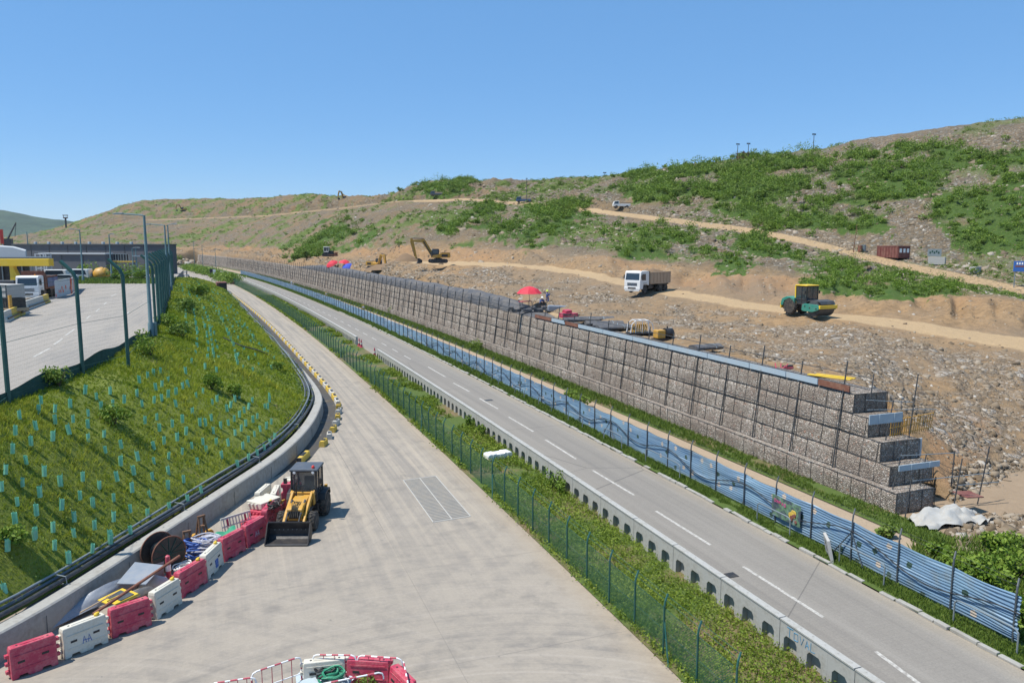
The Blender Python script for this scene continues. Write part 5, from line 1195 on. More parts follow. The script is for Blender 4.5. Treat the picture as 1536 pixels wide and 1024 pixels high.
sk = thing('sack', 'white bulging sack beside the red and white striped marker', 'sack', z3(850, 385, 0)); m = MB(); m.lathe([(.05, 0), (.36, .06), (.44, .28), (.36, .55), (.15, .7), (.1, .75)], n=14); o = m.build('sack_body', M['sack_white'], sk, smooth=True); o.scale = (1.3, .8, .8)
bg2 = thing('sack', 'dark grey crumpled bag lying on the sheet behind the white barrier', 'sack', z3(770, 420, .35), .8); m = MB(); m.lathe([(.03, 0), (.3, .05), (.36, .18), (.25, .32), (.08, .36)], n=10); o = m.build('sack_body', M['geotextile'], bg2, smooth=True); o.scale = (1.6, .7, .8)
def delineator(lab, loc):
    t = thing('striped_marker', lab, 'traffic marker', loc); MB().lathe([(.22, 0), (.22, .06), (.1, .08), (.09, .95), (.03, 1.0)], n=12).build('cone', M['red_plastic'], t, smooth=True); MB().lathe([(.108, .35), (.102, .6)], n=12).build('white_band', M['lamp_white'], t); return t
delineator('red and white striped marker post standing by the cable reel', z3(925, 345, 0)+Vector((0, .2, .1)))
# cable reel
rc = z3(880, 300, 0)+Vector((.1, .6, 0)); reel = thing('cable_reel', 'large black cable drum with spoked flanges standing on its rims by the low wall', 'cable reel', rc, -.95)
rr_ = .74
for sx in (-.42, .42):
    MB().path([(sx, rr_*math.cos(a), rr_+rr_*math.sin(a)) for a in np.linspace(0, 6.2832, 33)], .03, 6).build('flange_rim', M['rust'], reel)
    m = MB(); m.lathe([(.02, sx-.015), (rr_-.03, sx-.015), (rr_-.03, sx+.015), (.02, sx+.015)], (0, 0, rr_), 24, 'x'); m.build('flange_plate', M['black'], reel)
    m = MB()
    for k in range(12): a = k*math.pi/6; m.tube((sx*1.06, 0, rr_), (sx*1.06, math.cos(a)*(rr_-.03), rr_+math.sin(a)*(rr_-.03)), .018, 4)
    m.build('spoke', M['green_net'], reel)
m = MB()
for k in range(10): m.lathe([(.33, -.39+k*.078), (.37, -.36+k*.078), (.33, -.325+k*.078)], (0, 0, rr_), 20, 'x')
m.build('wound_cable', M['rubber'], reel)
# rusty trestles
def trestle(lab, loc, rz, h):
    t = thing('trestle', lab, 'trestle', loc, rz); 
    for sx in (-.22, .22):
        m = MB(); m.tube((sx, -.28, 0), (sx*.5, 0, h), .05, 6, .04); m.build('leg', M['wood'], t); m = MB(); m.tube((sx, .28, 0), (sx*.5, .02, h), .05, 6, .04); m.build('leg', M['wood'], t)
    MB().box((0, 0, h*.97), (.34, .1, .09)).box((0, -.16, h*.4), (.42, .04, .08)).box((0, 0.02, h*.62), (.3, .28, .05)).build('cross_bar', M['wood'], t); return t
trestle('rusty brown trestle standing by the cable reel', z3(1030, 215, 0)+Vector((0, .35, 0)), .3, 1.15); trestle('taller rusty brown trestle farther along the low wall', z3(1110, 150, 0)+Vector((0, .4, 0)), .5, 1.35)
for x_, y_, lab in ((1075, 115, 'yellow cable hook block at the foot of the taller trestle'), (1150, 90, 'yellow block behind the coils beside the taller trestle')):
    t = thing('lifting_block', lab, 'block', z3(x_, y_, .1), .4); m = MB(); m.prism([(-.2, 0), (.2, 0), (.16, .28), (.05, .36), (-.1, .36), (-.18, .25)], -.1, .1); m.lathe([(.06, -.13), (.06, .13)], (0, 0, .2), 10, 'y'); m.build('block_body', M['yellow'], t, bevel=.02)
def coil(name, lab, loc, r, mat, n, rt, sq=.6, seed=0):
    rg = random.Random(seed); m = MB()
    for k in range(n):
        a0 = rg.uniform(0, 6); rr = r*rg.uniform(.55, 1.1); cx, cy = rg.uniform(-.15, .15), rg.uniform(-.15, .15); z0 = .04+k*rt*1.1; tl = rg.uniform(-.3, .3)
        m.path([(cx+rr*math.cos(a0+t_), cy+rr*sq*math.sin(a0+t_), z0+tl*.3*math.cos(t_)+.03*math.sin(3*t_)) for t_ in np.linspace(0, 6.1, 20)], rt, 5)
    return tag(m.build(name, mat, loc=loc), lab, 'cable coil')
coil('cable_coil', 'heap of blue cables behind the barriers near the trestles', z3(1075, 205, .05)+Vector((0, .1, .1)), .5, M['cable_blue'], 16, .035, .8, 1)
coil('cable_coil', 'tangled pale cables lying on the blue ones', z3(1140, 165, .3)+Vector((0, .1, .1)), .55, M['cable_pale'], 14, .028, .8, 2)
coil('cable_coil', 'loose white hose looped behind the crimson barrier by the reel', z3(1000, 270, .1), .35, M['lamp_white'], 6, .025, .9, 3)
V = []; nx, ny = 16, 8; a0, a1, a2, a3 = z3(1150, 130, .55), z3(1190, 95, .55), z3(1330, 62, .6), z3(1215, 120, .6)
for i in range(nx):
    for j in range(ny):
        a, b = i/(nx-1), j/(ny-1); p = (z3(1150, 135, .5)*(1-a)+z3(1300, 75, .6)*a)*(1-b)+(z3(1165, 85, .5)*(1-a)+z3(1290, 40, .6)*a)*b; p.z += .1*(vnoise(np.array([a*5]), np.array([b*4]), 5)[0])+.05*math.sin(a*9); V.append(p)
tag(mesh_obj('green_sheet', V, [(i*ny+j, (i+1)*ny+j, (i+1)*ny+j+1, i*ny+j+1) for i in range(nx-1) for j in range(ny-1)], M['green_tarp'], smooth=True), 'crumpled green tarpaulin covering gear behind the crimson barriers', 'tarpaulin')
coil('cable_coil', 'black straps tangled on the white barriers beside the loader', P(408, 762, .9), .28, M['black'], 6, .03, .9, 4)
t = thing('traffic_cone', 'yellow orange cone lying beside the upright crimson barrier', 'cone', P(412, 758, .6), .5); o = MB().lathe([(.2, 0), (.2, .04), (.13, .05), (.03, .6)], n=12).build('cone', M['yellow'], t, smooth=True); o.rotation_euler = (0, 1.3, 0); o = MB().box((0, 0, 0), (.42, .42, .04)).build('base', M['black'], t); o.rotation_euler = (0, 1.3, 0)
t = thing('water_tank', 'white plastic canister standing between the low wall and the loader cab', 'canister', P(440, 750, 0), .4); MB().box((0, 0, .62), (.6, .7, 1.24)).build('tank_body', M['white_plastic'], t, bevel=.08); MB().lathe([(.12, 1.24), (.12, 1.3), (.1, 1.32)], n=12).build('cap', M['white_plastic'], t)

# ------------------------------------------------------------------ pen of railings in the foreground
def tube_rail(lab, p, q, h, mat1, bars, closed=True, tilt=0):
    v = q-p; L = v.length; t = thing('pedestrian_rail', lab, 'railing', p, math.atan2(v.y, v.x), 'red and white rails round the foreground pen')
    r_ = .14; pts = [(0, 0, 0), (0, 0, h-r_), (.04, 0, h-.04), (r_, 0, h), (L-r_, 0, h), (L-.04, 0, h-.04), (L, 0, h-r_), (L, 0, 0)]
    MB().path(pts, .024, 8).build('rail_loop', M['lamp_white'], t, smooth=True); MB().tube((0, 0, h*.45), (L, 0, h*.45), .018, 7).build('mid_rail', M['lamp_white'], t)
    m = MB()
    for k in range(bars): x_ = L*(k+1)/(bars+1); m.tube((x_, 0, .12), (x_, 0, h-.02), .012, 6)
    m.tube((.03, 0, .12), (L-.03, 0, .12), .014, 6); m.build('bars', M['red_plastic'], t)
    m = MB()
    for f in (.24, .52, .8): m.tube((L*f-.1, 0, h), (L*f+.1, 0, h), .027, 8)
    for f in (.3, .7): m.tube((0, 0, h*f-.1), (0, 0, h*f+.08), .027, 8); m.tube((L, 0, h*f-.1), (L, 0, h*f+.08), .027, 8)
    m.build('red_band', M['red_plastic'], t); return t
def zt(x, y, z): return P(300+x/4.042, 900+y/4.042, z)
H_ = 1.0
def at_top(x, y): q = zt(x, y, H_); return Vector((q.x, q.y, 0))
tube_rail('red and white tubular rail on the left of the foreground pen', at_top(312, 440), at_top(612, 338), H_, None, 4)
tube_rail('red and white tubular rail at the bottom edge, leftmost of the pen', at_top(60, 505), at_top(338, 463), H_, None, 4)
tube_rail('red and white tubular rail along the back left of the pen, behind the white barrier', at_top(683, 328), at_top(945, 332), H_, None, 3)
tube_rail('red and white tubular rail along the back right of the pen, behind the crimson barrier', at_top(955, 332), at_top(1225, 352), H_, None, 3)
tube_rail('red and white tubular rail closing the right side of the pen', at_top(1232, 360), at_top(1262, 505), H_, None, 4)
tube_rail('plain steel tubular rail across the front of the pen', at_top(720, 510), at_top(1112, 432), H_, None, 3)
def lie(lab, x0, y0, x1, y1, red):
    p, q = zt(x0, y0, .8), zt(x1, y1, .8); p.z = q.z = 0; return water_barrier(lab, p, q, red, 'water barriers inside the foreground pen', cap=False, h=.85)
lie('white water barrier inside the foreground pen, back left', 625, 400, 880, 372, 0); lie('crimson water barrier inside the foreground pen, back right', 885, 378, 1140, 392, 1); lie('crimson water barrier inside the foreground pen, at its right side', 1150, 420, 1235, 505, 1)
q = zt(760, 480, .2); q.z = .15
V = [(q.x+(i/11-.5)*1.7, q.y+(j/7-.5)*1.0, q.z+.3*vnoise(np.array([i*.7]), np.array([j*.7]), 15)[0]) for i in range(12) for j in range(8)]
tag(mesh_obj('blue_sheet', V, [(i*8+j, (i+1)*8+j, (i+1)*8+j+1, i*8+j+1) for i in range(11) for j in range(7)], M['plank_blue'], smooth=True), 'pale blue plastic sheet bunched inside the foreground pen', 'plastic sheet')
coil('cable_coil', 'green hose lying on the blue sheet in the foreground pen', zt(790, 470, .45), .35, M['green_tarp'], 5, .035, .6, 6)
coil('cable_coil', 'black strap lying on the blue sheet in the foreground pen', zt(740, 455, .5), .3, M['black'], 4, .03, .5, 7)
q = zt(1010, 490, .3); q.z = 0; shrub('plant', 'weedy green plant growing inside the foreground pen', q, .5, 500, .09, LEAF2, 'plant')
# ------------------------------------------------------------------ machines
def wheel(parent, c, r, w, rimmat, tread=True, n=24, side=1):
    """tyre on the y axis; rim is its sub-part"""
    m = MB(); b = r*.12
    m.lathe([(r*.55, -w/2), (r*.9, -w/2), (r, -w/2+b), (r, w/2-b), (r*.9, w/2), (r*.55, w/2)], (0, 0, 0), n, 'y')
    if tread:
        for k in range(n//2+4):
            a = 2*math.pi*k/(n//2+4)
            for s in (-1, 1): m.box((math.cos(a+s*.08)*r*1.0, s*w*.22, math.sin(a+s*.08)*r*1.0), (r*.1, w*.46, r*.14), (0, -a, s*.35))
    o = m.build('wheel', M['rubber'], parent, loc=c)
    m = MB(); m.lathe([(r*.02, -w*.36), (r*.3, -w*.36), (r*.36, -w*.25), (r*.5, -w*.28), (r*.56, -w*.46), (r*.56, w*.46), (r*.5, w*.28), (r*.36, w*.25), (r*.3, w*.36), (r*.02, w*.36)], n=20, axis='y')
    for k in range(6): a = k*math.pi/3; m.tube((math.cos(a)*r*.2, -w*.4, math.sin(a)*r*.2), (math.cos(a)*r*.2, w*.4, math.sin(a)*r*.2), r*.03, 5)
    m.build('rim', rimmat, o); return o
def frame_cab(t, x0, x1, y0, y1, z0, z1, post, roofm, gl, r=.04, slope=.0, roofh=.09, over=.06, solid=0):
    """cab of corner posts, panes, lower panels and a roof"""
    c = [(x0, y0), (x1, y0), (x1, y1), (x0, y1)]; tp = [(x0, y0), (x1-slope, y0), (x1-slope, y1), (x0, y1)]
    m = MB()
    for (a, b), (e, f) in zip(c, tp): m.tube((a, b, z0), (e, f, z1), r, 6)
    for i in range(4):
        m.tube((*c[i], z0), (*c[(i+1) % 4], z0), r, 6); m.tube((*tp[i], z1), (*tp[(i+1) % 4], z1), r, 6)
        if solid: m.tube((*c[i], z0+solid), (*c[(i+1) % 4], z0+solid), r*.8, 6)
    for y_ in (y0, y1): m.tube(((x0*.45+x1*.55), y_, z0), ((x0*.45+x1*.55), y_, z1), r*.8, 6)
    m.build('cab_frame', post, t)
    for i in range(4):
        m = MB(); a, b = c[i], c[(i+1) % 4]; e, f = tp[i], tp[(i+1) % 4]; m.quad((*a, z0+.02), (*b, z0+.02), (*f, z1-.02), (*e, z1-.02)); m.build('window', gl, t)
    MB().box(((x0+x1-slope)/2, (y0+y1)/2, z1+roofh/2), (x1-x0-slope+2*over, y1-y0+2*over, roofh)).build('roof', roofm, t, bevel=roofh*.35)
    m = MB(); xs = x0*.6+x1*.4; ym = (y0+y1)/2; m.box((xs-.05, ym, z0+.28), (.45, .5, .14)); m.box((xs-.3, ym, z0+.6), (.12, .48, .65), (0, -.15, 0)); m.build('seat', M['black'], t, bevel=.04)
    m = MB(); m.lathe([(.17, 0), (.19, .015), (.17, .03)], (xs+.42, ym, z0+.62), 12); m.tube((xs+.55, ym, z0), (xs+.42, ym, z0+.62), .04, 6); m.build('steering_wheel', M['black'], t)

# backhoe loader on the concrete road
fw = Vector((-.33, -.944, 0)); rzl = math.atan2(fw.y, fw.x)
bh = thing('backhoe_loader', 'yellow backhoe loader with black front bucket lowered and dark cab, parked by the crimson barriers', 'backhoe loader', Vector((2.98, 38.15, 0)), rzl)
for s in (-1, 1):
    wheel(bh, (0, s*.76, .58), .58, .42, M['yellow']); wheel(bh, (2.1, s*.72, .44), .44, .36, M['yellow'])
frame_cab(bh, -.42, .88, -.6, .6, .98, 2.42, M['black'], M['roof_grey'], M['glass'], .045, .12, .12, .09, .32)
m = MB(); m.prism([(.85, .6), (2.55, .6), (2.62, .75), (2.6, 1.16), (2.35, 1.26), (.9, 1.38), (.85, 1.3)], -.36, .36); m.build('hood', M['yellow'], bh, bevel=.04)
m = MB(); m.box((2.63, 0, .92), (.04, .52, .34)); [m.box((2.655, 0, .8+.06*k), (.02, .5, .02)) for k in range(5)]; m.build('grille', M['black'], bh)
m = MB(); m.box((.95, 0, .62), (3.0, .5, .3)); m.box((-.05, 0, .8), (1.2, 1.16, .3)); m.box((2.1, 0, .44), (.22, 1.2, .18)); m.box((0, 0, .58), (.24, 1.3, .22)); m.box((.5, .52, .62), (.8, .3, .42)); m.box((.5, -.52, .62), (.8, .3, .42)); m.build('chassis', M['black'], bh, bevel=.02)
for s in (-1, 1):
    m = MB(); m.prism([(-.62, .95), (-.5, 1.24), (-.1, 1.3), (.42, 1.22), (.62, .95), (.5, .92), (.3, 1.14), (-.1, 1.2), (-.42, 1.12), (-.52, .92)], s*.76-.2, s*.76+.2); m.build('mudguard', M['black'], bh, bevel=.015)
    m = MB(); m.prism([(.98, 1.35), (1.08, 1.56), (1.24, 1.52), (2.35, .98), (3.3, .38), (3.38, .2), (3.22, .18), (2.25, .76), (1.1, 1.3)], s*.46-.055, s*.46+.055); m.build('loader_arm', M['yellow'], bh, bevel=.012)
    m = MB(); m.tube((1.15, s*.46, .78), (2.2, s*.46, .83), .055, 8); m.tube((2.1, s*.46, .82), (2.5, s*.46, .72), .035, 8); m.tube((1.8, s*.3, 1.34), (2.7, s*.3, .95), .05, 8); m.tube((2.65, s*.3, .98), (3.28, s*.3, .62), .032, 8); m.build('hydraulic_ram', M['dark_steel'], bh)
    m = MB(); m.prism([(.95, .9), (1.25, .9), (1.25, 1.5), (1.0, 1.56)], s*.54-.03, s*.54+.03); m.build('arm_tower', M['yellow'], bh)
    m = MB(); m.box((.95, s*.86, 2.0), (.05, .17, .27)); m.tube((.85, s*.6, 2.15), (.95, s*.86, 2.14), .015, 5); m.build('mirror', M['black'], bh, bevel=.01)
    MB().lathe([(.06, .8), (.075, .83), (.06, .85)], (0, s*.45, 2.38), 10, 'x').build('headlight', M['lamp_white'], bh)
m = MB(); m.tube((2.4, -.5, .86), (2.4, .5, .86), .06, 8); m.tube((1.05, -.5, 1.45), (1.05, .5, 1.45), .05, 8); m.build('cross_tube', M['yellow'], bh)
m = MB()
for k in range(5): m.path([(1.9, -.15+.07*k, 1.3), (2.2, -.2+.09*k, 1.42-.03*k), (2.6, -.12+.06*k, 1.2), (2.8, -.2+.1*k, .85)], .018, 5)
m.build('hydraulic_hose', M['rubber'], bh)
W_ = .96; prof = [(3.45, .86), (3.30, .55), (3.32, .25), (3.50, .08), (3.8, .04), (4.12, .025)]; inn = [(4.12, .045), (3.8, .065), (3.53, .115), (3.36, .27), (3.345, .54), (3.49, .85)]
m = MB(); m.prism(prof+inn, -W_, W_)
for s in (-1, 1): m.prism(prof+[(4.10, .08), (3.62, .84)], s*W_-.02, s*W_+.02)
m.box((3.47, 0, .87), (.07, 2*W_, .06)); bk_ = m.build('bucket', M['black'], bh); 
m = MB(); m.box((4.06, 0, .052), (.16, 2*W_-.02, .02)); m.build('cutting_edge', M['dark_steel'], bk_); m = MB(); [m.lathe([(.018, 0), (.018, .03)], (3.36, -.7+.2*k, .5), 6, 'x') for k in range(8)]; m.build('bolt', M['galv'], bk_)
m = MB(); m.lathe([(.075, 0), (.08, .06), (.06, .12), (.02, .14)], (.6, .42, 2.54), 12); m.build('beacon', M['lens_red'], bh, smooth=True)
m = MB(); m.tube((1.2, -.28, 1.3), (1.2, -.28, 2.0), .04, 8); m.tube((1.2, -.28, 2.0), (1.14, -.28, 2.1), .035, 8); m.build('exhaust', M['black'], bh)
m = MB(); m.prism([(-.75, .5), (-.55, .5), (-.55, 1.2), (-.8, 1.1)], -.5, .5); m.build('rear_frame', M['yellow'], bh, bevel=.02)
m = MB(); m.prism([(-.85, .7), (-.75, 1.2), (-1.35, 2.15), (-1.55, 2.2), (-1.5, 2.0), (-1.05, .95)], .18, .38); m.build('backhoe_boom', M['yellow'], bh, bevel=.02)
m = MB(); m.prism([(-1.45, 2.22), (-1.6, 2.1), (-1.5, .95), (-1.38, .9)], .2, .36); m.build('backhoe_stick', M['yellow'], bh, bevel=.02)
m = MB(); m.prism([(-1.55, .95), (-1.2, .9), (-1.0, .62), (-1.25, .4), (-1.5, .5)], .02, .54); m.build('backhoe_bucket', M['black'], bh)
for s in (-1, 1): m = MB(); m.box((-.72, s*.7, .75), (.14, .14, 1.1)); m.box((-.72, s*.75, .2), (.3, .3, .05)); m.build('stabiliser', M['yellow'], bh)

# dump truck: front axle at x=0, facing +x
def dump_truck(lab, loc, rz, bodym, cabm, L=7.2, load=True, sidem=None, scale=1):
    t = thing('dump_truck', lab, 'dump truck', loc, rz, scale=scale)
    m = MB(); m.prism([(1.25, .55), (1.32, .9), (1.3, 1.55), (1.12, 2.75), (.95, 2.86), (-.75, 2.86), (-.8, 2.7), (-.8, 1.0), (-.55, 1.0), (-.48, 1.12), (.48, 1.12), (.56, .9), (.62, .55)], -1.22, 1.22); cb = m.build('cab', cabm, t, bevel=.05)
    m = MB(); sl_ = lambda z: 1.3+(1.12-1.3)*(z-1.55)/1.2+.012
    m.add([(sl_(1.72), -1.06, 1.72), (sl_(1.72), 1.06, 1.72), (sl_(2.58), 1.0, 2.58), (sl_(2.58), -1.0, 2.58)], [(0, 1, 2, 3)]); m.build('windscreen', M['window'], cb)
    for s in (-1, 1):
        m = MB(); y_ = s*1.225; m.add([(.95, y_, 1.68), (.86, y_, 2.5), (.0, y_, 2.5), (-.05, y_, 1.68)], [(0, 1, 2, 3)]); m.build('side_window', M['window'], cb)
        m = MB(); m.box((1.05, s*1.38, 2.1), (.1, .2, .5)); m.tube((1.1, s*1.2, 2.4), (1.05, s*1.38, 2.32), .02, 5); m.build('mirror', M['black'], t, bevel=.02)
        m = MB(); m.box((1.33, s*.95, .72), (.04, .34, .18)); m.build('headlight', M['lamp_white'], t, bevel=.01)
        m = MB(); m.box((.2, s*1.23, 1.3), (.9, .015, .05)); m.build('door_trim', M['black'], cb)
    m = MB(); [m.box((1.325, 0, 1.02+.1*k), (.03, 1.5, .05)) for k in range(4)]; m.build('grille', M['black'], cb)
    m = MB(); m.box((1.28, 0, .62), (.2, 2.44, .36)); m.box((1.3, 0, .36), (.12, 2.2, .2)); m.build('bumper', cabm, t, bevel=.04)
    m = MB(); m.box((1.385, 0, .68), (.02, 1.2, .2)); m.build('bumper_grille', M['black'], t)
    m = MB(); m.box((1.39, 0, .5), (.015, .5, .12)); m.build('number_plate', M['white_plastic'], t)
    m = MB(); m.box((-2.6, 0, .85), (6.4, .9, .28)); m.box((-1.4, .85, .78), (1.0, .5, .5)); m.box((-1.4, -.85, .78), (.9, .5, .5)); m.box((-3.0, 0, .6), (.3, 1.9, .2)); m.build('chassis', M['black'], t, bevel=.02)
    for x_ in (0, -3.7, -5.0):
        for s in (-1, 1): wheel(t, (x_, s*(1.02 if x_ == 0 else .92), .52), .52, .3 if x_ == 0 else .56, M['dark_steel'] if bodym is not M['truck_tan'] else M['truck_tan'], n=20)
    for s in (-1, 1): m = MB(); m.prism([(-5.7, .95), (-5.6, 1.16), (-3.1, 1.16), (-3.0, .95)], s*.92-.3, s*.92+.3); m.build('mudguard', M['black'], t)
    x0, x1, z0, z1, w_, th = -1.0, -6.1, 1.22, 2.62, 1.22, .06; m = MB()
    m.box(((x0+x1)/2, 0, z0), (x0-x1, 2*w_, .1))
    m.box((x0, 0, (z0+z1)/2+.1), (th, 2*w_, z1-z0+.2)); m.box((x1, 0, (z0+z1)/2), (th, 2*w_, z1-z0))
    for s in (-1, 1):
        m.box(((x0+x1)/2, s*w_, (z0+z1)/2), (x0-x1, th, z1-z0)); m.box(((x0+x1)/2, s*w_, z1), (x0-x1+.1, .14, .12)); m.box(((x0+x1)/2, s*w_, z0-.02), (x0-x1, .12, .14))
        for k in range(7): m.box((x0-.1-(x0-x1-.2)*k/6, s*(w_+.05), (z0+z1)/2), (.1, .08, z1-z0-.1))
    m.box((x0+.25, 0, z1+.22), (.7, 2*w_, .06)); bd = m.build('tipper_body', bodym, t, bevel=.015)
    if sidem is not None:
        for s in (-1, 1): MB().box(((x0+x1)/2-.4, s*(w_+.1), (z0+z1)/2), ((x0-x1)*.8, .02, (z1-z0)*.8)).build('side_panel', sidem, t)
    if load:
        V = []; n1, n2 = 16, 8
        for i in range(n1):
            for j in range(n2): a, b = i/(n1-1), j/(n2-1); V.append((x0-.15+(x1-x0+.3)*a, -w_*.95+2*w_*.95*b, z1-.25+.6*math.sin(math.pi*a)**.7*math.sin(math.pi*b)**.7+.12*RNG.random()))
        mesh_obj('earth_load', V, [(i*n2+j, i*n2+j+1, (i+1)*n2+j+1, (i+1)*n2+j) for i in range(n1-1) for j in range(n2-1)], EARTH, t, smooth=True)
    MB().lathe([(.1, 0), (.1, .12), (.04, .16)], (.2, .6, 2.86), 10).build('beacon', M['lens_orange'], t)
    return t
EARTH = dirt('loose_earth', (.15, .095, .05), (.23, .15, .085), 1.2)
# heading: a machine on the ground seen from the camera: angle measured from 'towards camera'
def facing(p, deg):                  # 0 = towards the camera, + = turned to the picture's left
    v = Vector((-p.x, -p.y, 0)); return math.atan2(v.y, v.x)-R(deg)
q = terr_hit(965, 436.5, 1.9, 3.1); q = D(958, 437, 95.5); zq = terr_hit(958, 437, 1.7, 3.1).z; q.z = zq
t = dump_truck('white cabbed dump truck with dusty tan tipper body, loaded, on the dirt haul road', q+Vector((.4, 1.0, .0)), facing(q, 33), M['truck_tan'], M['truck_white'], scale=.96)
# roller
def roller(lab, loc, rz):
    t = thing('road_roller', lab, 'road roller', loc, rz)
    for s in (-1, 1): wheel(t, (-1.6, s*.85, .78), .78, .5, M['yellow_bright'], n=24)
    MB().lathe([(.05, -1.06), (.70, -1.06), (.77, -1.04), (.77, 1.04), (.70, 1.06), (.05, 1.06)], (1.5, 0, .77), 36, 'y').build('drum', M['dark_steel'], t, smooth=True)
    for s in (-1, 1):
        m = MB(); m.prism([(.15, .55), (.25, 1.1), (.55, 1.22), (2.1, 1.18), (2.35, .95), (2.3, .7), (1.85, .52), (1.5, .42), (.4, .45)], s*1.17-.07, s*1.17+.07); m.build('drum_frame', M['roller_green'], t, bevel=.03)
        m = MB(); [m.lathe([(.08, -.01), (.08, .01)], (x_, s*1.25, z_), 10, 'y') for x_, z_ in ((.6, .95), (1.2, .82), (2.0, .78))]; m.build('bolt_hole', M['black'], t)
    m = MB(); m.box((2.38, 0, .95), (.2, 2.44, .34)); m.build('front_beam', M['yellow_bright'], t, bevel=.03)
    m = MB(); m.box((.2, 0, .92), (.24, 2.4, .4)); m.box((-.3, 0, .8), (.9, .8, .5)); m.box((-1.6, 0, .8), (2.0, 1.1, .5)); m.build('chassis', M['black'], t, bevel=.03)
    m = MB(); m.lathe([(.98, -.98), (.98, .98)], (0, 0, 0), 20, 'y'); 
    m = MB(); m.prism([(.55, 1.25), (.7, 1.52), (1.4, 1.62), (2.2, 1.5), (2.4, 1.2), (2.2, 1.38), (1.4, 1.5), (.75, 1.42)], -1.0, 1.0); m.build('drum_cover', M['dark_steel'], t, bevel=.02)
    m = MB(); m.prism([(-.95, 1.05), (-.95, 1.7), (-2.0, 1.78), (-2.6, 1.55), (-2.8, 1.0), (-2.7, .8), (-2.45, .85), (-2.3, 1.3), (-1.6, 1.62), (-1.1, 1.35)], -1.08, 1.08); m.build('rear_hood', M['roller_green'], t, bevel=.06)
    m = MB(); m.box((-2.85, 0, .85), (.16, 1.9, .62)); m.build('rear_bumper', M['yellow_bright'], t, bevel=.03)
    frame_cab(t, -1.05, .35, -.78, .78, 1.1, 2.9, M['black'], M['yellow_bright'], M['glass'], .055, 0, .12, .08, .45)
    for s in (-1, 1): m = MB(); m.prism([(-1.12, 1.1), (-.86, 1.0), (-.98, 1.55), (-1.0, 2.9), (-1.14, 2.9)], s*.8-.05, s*.8+.05); m.build('rear_pillar', M['yellow_bright'], t)
    m = MB(); [m.box((.35, s*1.0, 2.3), (.06, .16, .3)) for s in (-1, 1)]; [m.tube((.35, s*.8, 2.5), (.35, s*1.0, 2.4), .015, 5) for s in (-1, 1)]; m.build('mirror', M['black'], t); return t
q = D(1213, 468, 77.5); q.z = terr_hit(1213, 468, 1.7, 3.1).z
roller('green and yellow road roller with smooth steel drum on the dirt haul road', q, facing(q, -48))
